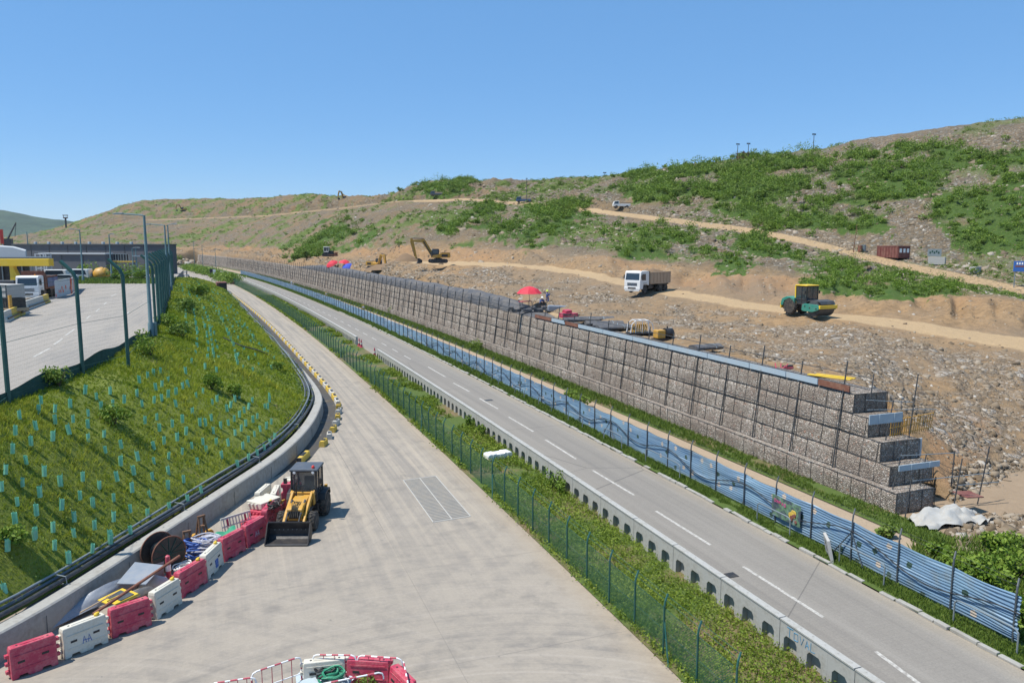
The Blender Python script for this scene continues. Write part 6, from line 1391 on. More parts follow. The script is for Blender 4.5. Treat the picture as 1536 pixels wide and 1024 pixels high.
# excavators
def excavator(lab, loc, rz, boom, scale=1, bodym=None, cat='excavator', upper=0.0, bucketlen=1.0):
    bodym = bodym or M['yellow']; t = thing('excavator', lab, cat, loc, rz, scale=scale)
    for s in (-1, 1):
        m = MB(); ol = [(-1.75, .12), (-1.9, .42), (-1.7, .78), (1.7, .78), (1.9, .42), (1.75, .12), (1.5, .0), (-1.5, .0)]; m.prism(ol, s*1.1-.27, s*1.1+.27)
        for k in range(14): m.box((-1.6+.246*k, s*1.1, .8), (.12, .58, .05)); 
        tr = m.build('track', M['black'], t); m = MB(); [m.lathe([(.22 if abs(x_) > 1 else .12, s*1.1-.3), (.22 if abs(x_) > 1 else .12, s*1.1+.3)], (x_, 0, .4), 12, 'y') for x_ in (-1.5, -.8, -.3, .3, .8, 1.5)]; m.build('roller_wheel', M['dark_steel'], tr)
    m = MB(); m.box((0, 0, .8), (1.4, 1.7, .36)); m.lathe([(.55, .9), (.55, 1.1)], n=16); m.build('undercarriage', M['black'], t)
    up = Matrix.Rotation(upper, 4, 'Z')
    m = MB(); m.prism([(-2.3, 1.1), (-2.45, 1.35), (-2.4, 1.95), (-2.2, 2.1), (-.5, 2.05), (-.3, 1.9), (1.3, 1.6), (1.4, 1.1)], -1.25, 1.25); m.build('upper_body', bodym, t, bevel=.06)
    m = MB(); m.box((-1.4, 0, 2.12), (1.6, 2.2, .12)); [m.box((-1.2, s*1.265, 1.55), (1.3, .02, .5)) for s in (-1, 1)]; m.box((-2.0, 0, 2.12), (.8, 2.3, .1)); m.tube((-1.6, -.7, 2.1), (-1.6, -.7, 2.6), .05, 6); m.build('engine_cover', M['black'], t)
    m = MB(); m.prism([(.0, 1.2), (1.4, 1.2), (1.55, 1.9), (1.25, 2.95), (.05, 2.95), (-.1, 2.6)], .25, 1.22); m.build('cab', M['black'], t, bevel=.05)
    m = MB(); [m.add([(.15, y_, 1.95), (1.35, y_, 1.95), (1.16, y_, 2.82), (.15, y_, 2.82)], [(0, 1, 2, 3)]) for y_ in (1.235, .24)]; m.add([(1.58, .32, 1.9), (1.58, 1.15, 1.9), (1.31, 1.1, 2.85), (1.31, .36, 2.85)], [(0, 1, 2, 3)]); m.build('window', M['window'], t)
    (bx0, bz0), (bxm, bzm), (bx1, bz1), (sx, sz) = boom; w_ = .2
    def limb(pts, ws, y0, y1, name, mat):
        n = len(pts); L_ = []; R_ = []
        for i in range(n):
            a = Vector(pts[max(0, i-1)]); b = Vector(pts[min(n-1, i+1)]); d = (b-a).normalized(); nn = Vector((-d.y, d.x)); L_.append(Vector(pts[i])+nn*ws[i]); R_.append(Vector(pts[i])-nn*ws[i])
        m = MB()
        for i in range(n-1): m.prism([tuple(L_[i]), tuple(L_[i+1]), tuple(R_[i+1]), tuple(R_[i])], y0, y1)
        return m.build(name, mat, t)
    limb([(bx0, bz0), (bxm, bzm), (bx1, bz1)], [.3, .42, .2], -.25, .17, 'boom', bodym)
    d = (Vector((sx, sz))-Vector((bx1, bz1))).normalized(); s0 = Vector((bx1, bz1))-d*.6
    limb([tuple(s0), (bx1, bz1), (sx, sz)], [.18, .36, .14], -.22, .14, 'stick', bodym)
    m = MB(); m.tube((1.3, .32, 1.4), (bxm, .3, bzm-.1), .09, 8); m.tube((1.3, -.42, 1.4), (bxm, -.42, bzm-.1), .09, 8); m.tube((bxm*.9+.1, -.05, bzm+.45), (s0.x, -.05, s0.y), .09, 8); m.tube((bx1+.3, -.04, bz1-.1), (sx+.35, -.04, sz+.5), .07, 8); m.build('hydraulic_ram', M['dark_steel'], t)
    b = bucketlen; m = MB(); m.prism([(sx+.1, sz+.2), (sx-.25, sz+.05), (sx-.3, sz-.45*b), (sx-.05, sz-.95*b), (sx-1.1*b, sz-.85*b), (sx-1.15*b, sz-.3*b), (sx-.55*b, sz+.1)], -.6, .55); m.build('bucket', M['black'], t, bevel=.03); return t
q = D(657, 393, 153); q.z = terr_hit(657, 393, 1.4, 3.1).z+.1
excavator('large yellow excavator with black cab digging into an earth mound on the fill', q, facing(q, 80), [(1.2, 1.7), (3.0, 4.6), (5.4, 4.55), (4.5, .9)], .95)
q = D(563, 403, 174); q.z = terr_hit(563, 403, .9, 2).z-.1
excavator('smaller yellow excavator with its arm raised behind the gabion wall', q, facing(q, -55), [(1.2, 1.6), (2.1, 3.9), (3.2, 3.6), (3.6, .6)], .8)
q = D(518, 301, 430); q.z = terr_hit(518, 300, 7, 9).z-.4
excavator('tiny yellow excavator on the skyline of the left hill', q, facing(q, 60), [(1.2, 1.7), (2.2, 5.2), (3.8, 5.4), (4.6, 2.0)], 1.0)
q = terr_hit(275, 317, 5.5, 8.5); excavator('tiny yellow excavator on a bench of the brown left hill', q, facing(q, 80), [(1.2, 1.7), (2.4, 4.4), (4.4, 4.2), (4.8, 1.2)], 1.25)
# earth mound the big excavator digs
mo = D(606, 397.5, 170); mo.z = terr_hit(606, 398, 1.0, 2.2).z-.9; V = []; n1, n2 = 30, 16
for i in range(n1):
    for j in range(n2):
        a, b = i/(n1-1)*2-1, j/(n2-1)*2-1; r_ = math.hypot(a, b); V.append((a*8, b*4.5, 2.6*max(0, 1-r_**1.3)*(1+.3*math.sin(a*5+1))+.5*vnoise(np.array([a*4+9]), np.array([b*4+9]), 2)[0]-.3))
tag(mesh_obj('earth_mound', V, [(i*n2+j, (i+1)*n2+j, (i+1)*n2+j+1, i*n2+j+1) for i in range(n1-1) for j in range(n2-1)], EARTH, smooth=True, loc=mo, rz=-YAW), 'brown heap of loose earth under the big excavator bucket', 'earth heap')
# bulldozer by the scrub
q = D(493, 384, 228); q.z = terr_hit(492, 383, 1.5, 4).z
t = thing('bulldozer', 'small bulldozer with a white cab and dark tracks beside the scrub patch', 'bulldozer', q, facing(q, -75))
for s in (-1, 1): m = MB(); m.prism([(-1.6, .1), (-1.75, .5), (-1.3, 1.0), (1.4, .9), (1.7, .45), (1.4, 0), (-1.3, 0)], s*.95-.25, s*.95+.25); m.build('track', M['black'], t)
m = MB(); m.box((.6, 0, 1.25), (1.8, 1.0, .8)); m.box((-.7, 0, 1.1), (1.2, 1.4, .6)); m.build('body', M['black'], t, bevel=.05); m = MB(); m.prism([(2.3, .1), (2.1, .6), (2.25, 1.2), (2.35, 1.2), (2.25, .6), (2.45, .1)], -1.6, 1.6); m.box((1.3, 1.3, .5), (1.9, .12, .2)); m.box((1.3, -1.3, .5), (1.9, .12, .2)); m.build('blade', M['rust'], t)
frame_cab(t, -1.2, .1, -.65, .65, 1.4, 2.75, M['truck_white'], M['truck_white'], M['glass'], .08, 0, .15, .15)
# small lorry with a dark box stopped on the concrete road, far off
q = P(333, 441, 0); t = thing('lorry', 'small lorry with an orange red side and dark open back on the far concrete road', 'lorry', q, BH(190)+math.pi/2)
m = MB(); m.box((1.2, 0, 1.9), (5.0, 2.4, 2.3)); m.build('cargo_box', M['skip_red'], t, bevel=.04); m = MB(); m.box((-1.315, -.25, 1.95), (.03, 1.7, 2.0)); m.build('dark_back', M['black'], t); m = MB(); m.prism([(3.8, .6), (5.4, .6), (5.4, 1.5), (5.0, 2.6), (3.8, 2.6)], -1.15, 1.15); m.build('cab', M['truck_white'], t, bevel=.05)
m = MB(); m.box((1.5, 0, .65), (6.0, 1.0, .25)); m.build('chassis', M['black'], t)
for x_ in (-.2, 4.4):
    for s in (-1, 1): wheel(t, (x_, s*1.0, .45), .45, .3, M['dark_steel'], False, 14)

# umbrellas, person and gear on the fill
def umbrella(lab, loc, r, mat, h=2.3, tilt=(0, 0)):
    t = thing('umbrella', lab, 'umbrella', loc); n = 8; V = [(0, 0, h+.55*r)]; Q = []
    for k, (f, z) in enumerate(((.35, .48), (.7, .3), (1.0, .0))):
        for i in range(n*2): a = math.pi*i/n; rr = r*f*(1 if i % 2 == 0 else .95); V.append((rr*math.cos(a), rr*math.sin(a), h+z*r-(0 if i % 2 == 0 else .03*f)))
    N = n*2
    for i in range(N): Q.append((0, 1+i, 1+(i+1) % N))
    for k in range(2):
        for i in range(N): Q.append((1+k*N+i, 1+(k+1)*N+i, 1+(k+1)*N+(i+1) % N, 1+k*N+(i+1) % N))
    o = mesh_obj('canopy', V, Q, mat, t, smooth=False); MB().tube((0, 0, 0), (0, 0, h+.5*r), .03, 6).build('pole', M['galv'], t); m = MB()
    for i in range(n): a = 2*math.pi*i/n; m.tube((0, 0, h-.1), (r*.9*math.cos(a), r*.9*math.sin(a), h+.03), .012, 4)
    m.build('ribs', M['dark_steel'], t); t.rotation_euler = (tilt[0], tilt[1], .3); return t
def on_fill(px, py, d, lo=0, hi=2.0): q = D(px, py, d); q.z = terr_hit(px, py, lo, hi).z; return q
q = D(794, 459, 89.5); umbrella('open red umbrella shading a work table near a worker on the fill', q, 1.5, M['umbrella_red'], 1.5)
tb = thing('work_table', 'low table with red gear under the lone red umbrella', 'table', D(788, 461, 88.5), .3); MB().box((0, 0, .7), (1.5, .7, .06)).build('tabletop', M['red_plastic'], tb)
for sx in (-.65, .65):
    for sy in (-.28, .28): MB().tube((sx, sy, 0), (sx, sy, .7), .03, 5).build('leg', M['dark_steel'], tb)
q = D(502, 404, 206); umbrella('tilted red umbrella, left of the pair on the far wall top', q, 1.7, M['umbrella_red'], 1.6, (.1, -.5))
q = D(516, 405, 200); umbrella('red umbrella next to the blue one on the far wall top', q, 1.8, M['umbrella_red'], 1.7, (.1, .15))
q = D(525, 408, 194); umbrella('tilted blue umbrella beside two red ones on the far wall top', q, 1.8, M['umbrella_blue'], 1.3, (.2, -.75))
def person(lab, loc, rz, top, legs, hat, pose='stand', h=1.72):
    t = thing('person', lab, 'person', loc, rz)
    k = h/1.72
    if pose == 'stand': J = {'pel': (0, 0, .95), 'ch': (0, 0, 1.25), 'nk': (0, 0, 1.47), 'hd': (.02, 0, 1.62), 'kl': (.05, .14, .5), 'fl': (0, .18, .06), 'tl': (.14, .19, .03), 'kr': (.02, -.14, .5), 'fr': (-.04, -.18, .06), 'tr': (.1, -.19, .03), 'sl': (0, .2, 1.4), 'el': (.05, .32, 1.14), 'wl': (.22, .24, 1.02), 'hl': (.3, .2, 1.02), 'sr': (0, -.2, 1.4), 'er': (.03, -.36, 1.42), 'wr': (.12, -.3, 1.66), 'hr': (.14, -.26, 1.74)}
    else: J = {'pel': (0, 0, .3), 'ch': (.12, 0, .62), 'nk': (.2, 0, .82), 'hd': (.28, 0, .95), 'kl': (.42, .16, .5), 'fl': (.36, .17, .06), 'tl': (.5, .18, .03), 'kr': (.42, -.16, .5), 'fr': (.36, -.17, .06), 'tr': (.5, -.18, .03), 'sl': (.17, .2, .76), 'el': (.34, .25, .55), 'wl': (.52, .18, .5), 'hl': (.6, .16, .48), 'sr': (.17, -.2, .76), 'er': (.34, -.25, .55), 'wr': (.52, -.18, .5), 'hr': (.6, -.16, .48)}
    E = [('pel', 'ch'), ('ch', 'nk'), ('nk', 'hd'), ('pel', 'kl'), ('kl', 'fl'), ('fl', 'tl'), ('pel', 'kr'), ('kr', 'fr'), ('fr', 'tr'), ('ch', 'sl'), ('sl', 'el'), ('el', 'wl'), ('wl', 'hl'), ('ch', 'sr'), ('sr', 'er'), ('er', 'wr'), ('wr', 'hr')]
    names = list(J); me = bpy.data.meshes.new('body'); me.from_pydata([tuple(c*k for c in J[n]) for n in names], [(names.index(a), names.index(b)) for a, b in E], [])
    o = link('body', me, M['skin'], t); sk = o.modifiers.new('skin', 'SKIN'); sk.use_smooth_shade = True
    rad = dict(pel=.15, ch=.16, nk=.07, hd=.105, kl=.07, fl=.05, tl=.045, kr=.07, fr=.05, tr=.045, sl=.075, el=.05, wl=.035, hl=.045, sr=.075, er=.05, wr=.035, hr=.045)
    for i, n in enumerate(names): me.skin_vertices[0].data[i].radius = (rad[n]*k, rad[n]*k*(.85 if n in ('ch', 'pel') else 1)); me.skin_vertices[0].data[i].use_root = n == 'pel'
    o.modifiers.new('sub', 'SUBSURF').levels = 1
    m = MB(); P_ = lambda n: Vector(J[n])*k
    m.tube(P_('pel'), P_('ch'), .175*k, 10, .19*k); m.tube(P_('ch'), P_('nk')-Vector((0, 0, .03)), .19*k, 10, .1*k)
    for s in 'lr': m.tube(P_('s'+s), P_('e'+s), .088*k, 8, .066*k)
    m.build('shirt', top, t, smooth=True); m = MB()
    for s in 'lr': m.tube(P_('pel')+Vector((0, .08 if s == 'l' else -.08, 0)), P_('k'+s), .105*k, 8, .085*k); m.tube(P_('k'+s), P_('f'+s), .085*k, 8, .065*k)
    m.build('trousers', legs, t, smooth=True)
    m = MB(); hp = P_('hd'); m.lathe([(.16*k, .03*k), (.135*k, .05*k), (.125*k, .12*k), (.07*k, .18*k), (.01, .19*k)], hp, 12); m.build('hard_hat', hat, t, smooth=True)
    return t
q = D(821, 457.5, 90.5); person('worker in blue with a yellow vest and hat, one hand raised, standing on the fill', q, facing(q, 30), M['cloth_blue'], M['cloth_blue'], M['hi_vis'])
q = D(811, 459, 88); person('worker in dark clothes crouching beside the lone red umbrella', q, facing(q, -40), M['cloth_blue'], M['black'], M['lamp_white'], 'sit')
q = D(503, 406, 204); person('dark clothed worker under the tilted red umbrella on the far wall top', q, facing(q, 0), M['black'], M['rust'], M['black'])
q = D(527, 409, 193); person('dark clothed worker under the blue umbrella on the far wall top', q, facing(q, 0), M['cloth_blue'], M['black'], M['black'])
# things stored behind the wall edge
def roll(lab, px, py, d, L, r, a, mat, n=1):
    q = D(px, py, d); t = thing('geotextile_roll', lab, 'roll', q, a, 'dark geotextile rolls on the wall top'); m = MB()
    m.lathe([(r*.25, -L/2), (r, -L/2), (r*1.03, -L*.2), (r*.97, L*.1), (r, L/2), (r*.25, L/2)], (0, 0, r*.8), 14, 'x'); o = m.build('roll_body', mat, t, smooth=True); o.scale = (1, 1.5, .55); m = MB(); m.lathe([(r*1.02, -.03), (r*1.04, 0), (r*1.02, .03)], (L*.22, 0, r*.8), 14, 'x'); o = m.build('strap', M['galv'], t); o.scale = (1, 1.52, .57); return t
for px, py, d, L, r, a, lab in ((872, 482, 76, 3.6, .42, -.25, 'dark geotextile roll nearest the red crates'), (892, 481, 76.5, 3.8, .45, -.3, 'dark geotextile roll behind the others, uppermost'), (906, 488, 73, 3.6, .45, -.28, 'dark geotextile roll in the middle of the group'), (922, 494, 70.5, 3.4, .42, -.1, 'dark geotextile roll next to the white barred cage'), (915, 491, 72, 3.2, .4, -.5, 'dark geotextile roll squeezed between two others'), (1059, 524, 58.5, 2.4, .42, .05, 'lone dark geotextile bundle at the wall edge beyond the pump'), ):
    roll(lab, px, py, d, L, r, a, M['geotextile'])
t = thing('crate', 'red plastic crates dumped on the wall top beside the first roll', 'crate', D(848, 476, 79.5), .2); m = MB(); m.box((0, 0, .25), (1.2, .8, .5)); m.box((1.0, .1, .2), (1.0, .7, .4), (0, 0, .3)); m.box((.3, .1, .62), (.9, .6, .3), (.2, 0, .2)); m.build('crate_body', M['red_plastic'], t, bevel=.03); m = MB(); m.box((.0, -.405, .3), (.9, .02, .1)); m.box((2.0, .1, .1), (.9, .5, .2)); m.build('dark_slot', M['black'], t)
t = thing('sand_bags', 'low grey stack of filled bags on the wall top below the lone red umbrella', 'bags', D(806, 468, 86), -.25); m = MB()
for k in range(16): m.box((-3+k*.42, .1*math.sin(k), .22+.25*(k % 3 == 0)), (.6, .5, .4), (0, .1*math.sin(k*2), .2*math.sin(k)))
m.build('bag', M['geotextile'], t, bevel=.1); m = MB(); m.box((2.4, -.2, .4), (2.6, .6, .7), (0, .05, .05)); m.build('bag_row', M['tarp_grey'], t, bevel=.15)
cg = thing('guard_cage', 'white barred cage with yellow hoses inside, on the wall top', 'cage', D(960, 500, 68), -.15); m = MB()
for y_ in (-.5, .5): m.path([(-1.1, y_, 0), (-.95, y_, .9), (-.6, y_, 1.2), (.6, y_, 1.2), (.95, y_, .9), (1.15, y_, 0)], .035, 6)
for x_ in (-.6, 0, .6): m.tube((x_, -.5, 1.2), (x_, .5, 1.2), .03, 5); m.tube((x_, -.5, 0), (x_, -.5, 1.2), .025, 5)
m.build('frame', M['lamp_white'], cg); m = MB()
for k in range(7): m.path([(-.7+.2*k, 0, 0), (-.7+.22*k, .1, .5), (-.6+.18*k, 0, .85)], .06, 5)
m.build('hoses', M['yellow'], cg); MB().box((0, 0, .06), (2.3, 1.2, .12)).build('base', M['black'], cg)
t = thing('pump', 'small yellow and black pump set standing on the wall top', 'pump', D(996, 510, 64.5), .1); MB().box((-.5, 0, .55), (.8, .7, .7)).build('tank', M['yellow'], t, bevel=.06); m = MB(); m.lathe([(.1, -.4), (.42, -.4), (.42, .3), (.1, .3)], (.45, 0, .6), 14, 'x'); m.box((0, 0, .1), (2.0, .9, .16)); m.tube((.3, 0, .9), (.3, 0, 1.2), .06, 6); m.build('motor', M['black'], t)
t = thing('fittings_heap', 'red and white fittings heaped on the wall edge behind the blue boards', 'heap', D(1167, 556, 49.5), .2); m = MB(); [m.tube((-.5+.2*k, -.1, .1), (-.3+.2*k, .2*math.sin(k), .1+.4*abs(math.sin(k*1.7))), .04, 5) for k in range(6)]; m.box((.9, 0, .1), (.9, .3, .14)); m.build('fitting', M['red_plastic'], t); MB().box((1.0, .05, .22), (.8, .25, .1)).build('dark_board', M['black'], t)
q = D(1243, 580, 45.5); t = thing('timber_boards', 'pale yellow boards lying along the stepped end of the wall top', 'boards', (q.x, q.y, 5.42), -1.15); m = MB(); m.box((0, 0, 0), (2.6, .3, .06)); m.box((.2, .4, .02), (2.3, .25, .06), (0, 0, .06)); m.build('board', M['yellow_bright'], t)
# ------------------------------------------------------------------ compound edge: tall fence, netting, lamps
YZ = 6.5
def yard(px, py): return P(px, py, YZ)
posts = [(-40, 640), (13, 602), (124, 556), (192, 538), (234, 497), (239, 488), (243, 480), (246, 471), (248.5, 463), (251, 456), (253, 449), (255, 442), (257, 436), (259, 430), (260.5, 425)]
tf = thing('tall_fence', 'tall dark green steel fence posts with bent tops along the raised yard', 'fence', yard(13, 602)); to = Vector(tf.location); pv_ = [yard(*p) for p in posts]
for k, p in enumerate(pv_):
    a = pv_[max(0, k-1)]; b = pv_[min(len(pv_)-1, k+1)]; d = (b-a).normalized(); nl = Vector((-d.y, d.x, 0)); q = p-to; m = MB()
    m.path([q+Vector((0, 0, -.6)), q+Vector((0, 0, 5.0)), q+nl*.15+Vector((0, 0, 5.35)), q+nl*.75+Vector((0, 0, 5.95))], .105 if k < 5 else .12, 8); m.build('post', M['green_steel'], tf, smooth=True)
for z_ in (.25, 2.6, 5.0): MB().path([p-to+Vector((0, 0, z_)) for p in pv_], .012, 4).build('line_wire', M['green_steel'], tf)
def fine_net():
    t = NT('fine_net'); v = t.obj(); sep = t.n('SeparateXYZ'); t.l(v, sep.inputs[0]); f = t.math('LESS_THAN', t.math('FRACT', t.math('MULTIPLY', t.math('ADD', sep.outputs[0], sep.outputs[1]), 5.0)), .022)
    f2 = t.math('LESS_THAN', t.math('FRACT', t.math('MULTIPLY', sep.outputs[2], 5.0)), .022); t.base((.015, .09, .07)); t.l(t.math('MAXIMUM', f, f2), t.b.inputs['Alpha']); return t.m
V = []
for p in pv_: V += [p-to+Vector((0, 0, .1)), p-to+Vector((0, 0, 5.0))]
mesh_obj('net', V, [(2*i, 2*i+2, 2*i+3, 2*i+1) for i in range(len(pv_)-1)], fine_net(), tf)
V = []; nb = 150; Bk = catmull([P(x, y, YZ) for x, y in B_px], nb)
for k, p in enumerate(Bk):
    for j, z_ in enumerate((5.6, 6.2, 6.75, 7.05)): V.append(offs(Bk, k, .25+.12*(vnoise(np.array([k*.35]), np.array([j*1.7]), 17)[0]-.5)-.05*j, z_+.12*math.sin(k*.7)*(j == 3)))
tag(mesh_obj('netting_skirt', V, [(k*4+j, (k+1)*4+j, (k+1)*4+j+1, k*4+j+1) for k in range(nb-1) for j in range(3)], M['green_net'], smooth=True), 'dark green netting skirt hung along the foot of the tall yard fence', 'netting')
def lamp(lab, base, h, arm, rz, boxed=False, r=.1):
    t = thing('street_lamp', lab, 'street lamp', base, rz); m = MB(); m.lathe([(r*1.5, -.3), (r*1.5, .9), (r*1.05, 1.0), (r*.62, h-.2), (r*.6, h)], n=10); m.build('pole', M['lamp_steel'], t, smooth=True)
    MB().path([(0, 0, h-.1), (.1, 0, h), (arm*.6, 0, h+.08), (arm, 0, h+.1)], r*.4, 7).build('arm', M['lamp_steel'], t); m = MB(); m.prism([(-.1, -.04), (.62, -.03), (.7, .03), (.3, .1), (-.1, .08)], -.14, .14); o = m.build('lamp_head', M['galv'], t, loc=(arm-.1, 0, h+.1), bevel=.02)
    m = MB(); m.box((arm+.25, 0, h+.055), (.5, .2, .02)); m.build('diffuser', M['lamp_white'], t)
    if boxed: MB().box((-.1, -.25, .45), (.35, .35, 1.0)).build('control_box', M['lamp_steel'], t, bevel=.03)
    return t
LEFT = math.atan2(SY, -CY)
lamp('tallest grey lamp post, arm to the left, at the bend of the tall fence', yard(227, 503), 8.9, 1.7, LEFT, True, .14)
q = yard(253, 446); lamp('second tall lamp post behind the row of green fence posts', q, 9.0, 1.9, LEFT, False, .14)
q = yard(257, 436); lamp('third lamp post just right of the second, its arm turned right', q, 9.3, .8, LEFT+math.pi, False, .13)
for px, py, top, lab, arm in ((125, 424, 345, 'lamp post in front of the dark building, left of two', 1.2), (168, 421, 352, 'lamp post in front of the dark building, right of two', .4), (201, 417, 372, 'thin pole before the dark building near the bushes', .5), (206, 417, 372, 'thin pole close beside another before the dark building', .3), (45, 408, 348, 'lamp post rising behind the yellow canopy', .8)):
    q = yard(px, py); d = q.x*SY+q.y*CY; h = CH-(top-362)*d/F-YZ; lamp(lab, q, h, arm, LEFT+math.pi*(arm < .6), False, .14)
q = yard(207, 417); t = thing('cross_arm_pole', 'short pole with a white cross panel before the bushes by the dark building', 'pole', q); MB().tube((0, 0, 0), (0, 0, 4.2), .08, 7).build('pole', M['galv'], t); MB().box((.6, 0, 4.2), (2.6, .5, .2)).build('panel', M['wall_pale'], t)
# poles beyond, along the far bend
for px, py, top, lab in ((292, 392, 362, 'slim pole left of three at the far bend of the gabion wall'), (304.5, 393, 368, 'slim pole in the middle of three at the far bend'), (324, 397, 373, 'slim lamp pole right of three at the far bend'), (281, 405, 403, 'x')):
    if lab == 'x': continue
    q = P(px, py+6, 0); d = q.x*SY+q.y*CY; h = CH-(top-362)*d/F; t = thing('pole', lab, 'pole', q); MB().tube((0, 0, 0), (0, 0, h), .16, 6, .1).build('mast', M['lamp_steel'], t); MB().box((.3, 0, h), (1.2, .3, .2)).build('lamp_head', M['galv'], t)

# ------------------------------------------------------------------ dark building and canopy
def wall_from(px0, px1, d0, d1, ztop, zbot, depth, lab, name='dark_building', trim=True):
    a, b = D(px0, 400, d0), D(px1, 400, d1); v = b-a; L = Vector((v.x, v.y, 0)).length; rz = math.atan2(v.y, v.x); t = thing(name, lab, 'building', (a.x, a.y, zbot), rz); h = ztop-zbot
    m = MB(); m.box((L/2, depth/2, h/2), (L, depth, h)); m.build('wall', M['wall_dark'], t)
    m = MB(); 
    for k in range(1, int(L/5)): m.box((k*5, -.03, h/2), (.12, .06, h*.98))
    m.build('panel_joint', M['dark_steel'], t)
    if trim: MB().box((L/2, depth/2-.1, h+.12), (L+.4, depth+.4, .24)).build('roof', M['wall_pale' if trim == 2 else 'grey_post'], t)
    return t, L, h
bA, L, h = wall_from(22, 252, 176, 166, 12.7, 5.5, 3, 'long dark grey building closing the back of the yard')
for k in range(9): MB().box((L*.13+k*L*.09, 1, h+.45), (.5, .5, .5)).build('roof_vent', M['wall_pale'], bA, bevel=.03)
bB, L, h = wall_from(62, 159, 158, 155, 10.9, 6.0, 2, 'lower dark grey block with a pale roof edge in front of the long building', trim=2)
bC, L, h = wall_from(160, 200, 157, 156, 9.3, 6.0, 1.5, 'dark block with a row of windows and yellow planting beside the bushes', trim=False)
f = MB()
for k in range(8): f.box((1.0+k*(L*.8/8), -.02, h+1.0), (.1, .12, 1.3))
f.box((L*.4, .05, h+1.65), (L*.8, .2, .1)); f.build('window_bars', M['galv'], bC); MB().box((L*.4, .2, h+1.0), (L*.8, .2, 1.2)).build('window', M['window'], bC)
MB().box((L*.5, .5, h+.1), (L, 1.0, .3)).build('planter', M['kerb_yellow'], bC)
# end return of the dark building near the rocks

# yellow canopy
cA = D(-30, 393, 112); cB = D(77, 393, 112); v = cB-cA; L = v.length
cz = CH-(400-362)*112/F
t = thing('canopy', 'yellow steel canopy beam on a stout yellow column over the truck bay', 'canopy', (cA.x, cA.y, YZ), math.atan2(v.y, v.x)); zt_ = CH-(387.5-362)*112/F-YZ
MB().box((L/2, 0, zt_-.55), (L, 1.2, 1.05)).build('beam', M['yellow_bright'], t, bevel=.05)
xc = L*(19+30)/107; m = MB(); m.box((xc, 0, (zt_-1)/2), (.6, .8, zt_-1.05)); m.prism([(xc+.3, 0), (xc+1.9, 0), (xc+1.9, 1.6), (xc+.9, 1.75), (xc+.3, 3.1)], -.4, .4); m.build('column', M['yellow_bright'], t, bevel=.03)
MB().box((L/2, 4, zt_+.05), (L, 8, .2)).xf(Matrix(((1, -.62, 0, 0), (0, 1, 0, 0), (0, 0, 1, 0), (0, 0, 0, 1)))).build('roof', M['grey_post'], t)
a = D(-60, 380, 124); b = D(39, 380, 124); v = b-a; L = v.length; rz = math.atan2(v.y, v.x); t = thing('site_building', 'white curved roof building with dark bays behind the yellow canopy', 'building', (a.x, a.y, YZ), rz); zr = CH-(384-362)*124/F-YZ
m = MB(); m.prism([(0, zr-.2), (0, zr+.5), (L*.5, zr+1.7), (L*.8, zr+1.5), (L, zr+.9), (L, zr-.2)], 0, 12); m.xf(Matrix(((1, -.62, 0, 0), (0, 1, 0, 0), (0, 0, 1, 0), (0, 0, 0, 1)))).build('roof', M['wall_pale'], t, bevel=.1); m = MB(); m.box((L*.5+.6, 5, (zr-.2)/2), (L-.5, 9.6, zr-.25)); m.xf(Matrix(((1, -.62, 0, 0), (0, 1, 0, 0), (0, 0, 1, 0), (0, 0, 0, 1)))).build('wall', M['black'], t)
m = MB(); m.box((L*.5+.5, -.3, zr-.8), (L+1.6, 1.6, .35)); m.build('eave', M['roof_grey'], t)
m = MB(); [m.box((L*.62+k*1.6, .05, 2.2), (.16, .2, 4.4)) for k in range(4)]; m.build('door_frame', M['galv'], t)
a = D(54, 395, 150); t = thing('stair_tower', 'pale steel stair tower against the dark building', 'tower', (a.x, a.y, YZ), LEFT+math.pi); zr = CH-(380-362)*150/F-YZ; m = MB()
for x_ in (0, 1.6, 2.0): m.box((x_, 0, zr/2), (.22, .22, zr)); m.box((x_, 1.6, zr/2), (.22, .22, zr))
for k in range(5): m.box((1, .8, zr*(k+1)/5-.1), (2.2, 1.8, .12))
m.build('steel_frame', M['wall_pale'], t); m = MB()
for k in range(5): m.box((1, 0, zr*(k)/5+1.2), (2.2, .06, .08))
m.build('handrail', M['galv'], t)
# ------------------------------------------------------------------ trucks, barriers and cars in the yard
q = yard(46, 449); t = dump_truck('white cabbed dump truck with rusty and blue tipper body parked in the raised yard', q+Vector((0, .6, 0)), facing(q, 17), M['rust'], M['truck_white'], load=False, sidem=M['truck_blue'], scale=1.0)
m = MB(); m.box((-.95, 0, 2.95), (.08, 2.5, .9)); m.prism([(-1.0, 2.5), (-1.0, 3.4), (-2.2, 2.6)], 1.12, 1.24); m.build('headboard', M['rust'], t)
q = yard(2, 473); t = thing('flatbed_truck', 'pale caged flatbed truck with a dark engine end, half out of the picture', 'truck', q, facing(q, -35), scale=.82); m = MB(); m.box((0, 0, .8), (6.5, 2.2, .35)); m.build('chassis', M['pale_wood'], t); m = MB(); m.box((1.6, 0, 1.5), (2.6, 2.0, 1.2)); [m.box((.4+.4*k, -1.02, 1.5), (.12, .06, .9)) for k in range(6)]; m.build('engine_unit', M['black'], t, bevel=.05); m = MB(); m.box((.2, 0, 2.9), (5.2, 2.1, 1.5)); m.build('crate_body', M['concrete'], t, bevel=.03); m = MB()
for k in range(4): m.box((-2.3+k*1.65, -1.08, 2.9), (.12, .08, 1.5)); 
for z_ in (2.2, 2.9, 3.6): m.box((.2, -1.09, z_), (5.2, .06, .1))
m.build('cage_bars', M['grey_post'], t); m = MB(); m.box((3.2, -1.1, 1.2), (.25, .3, 2.6)); m.build('yellow_post', M['yellow'], t)
for x_ in (-2, 1.8):
    for s in (-1, 1): wheel(t, (x_, s*.95, .5), .5, .35, M['dark_steel'], False, 16)
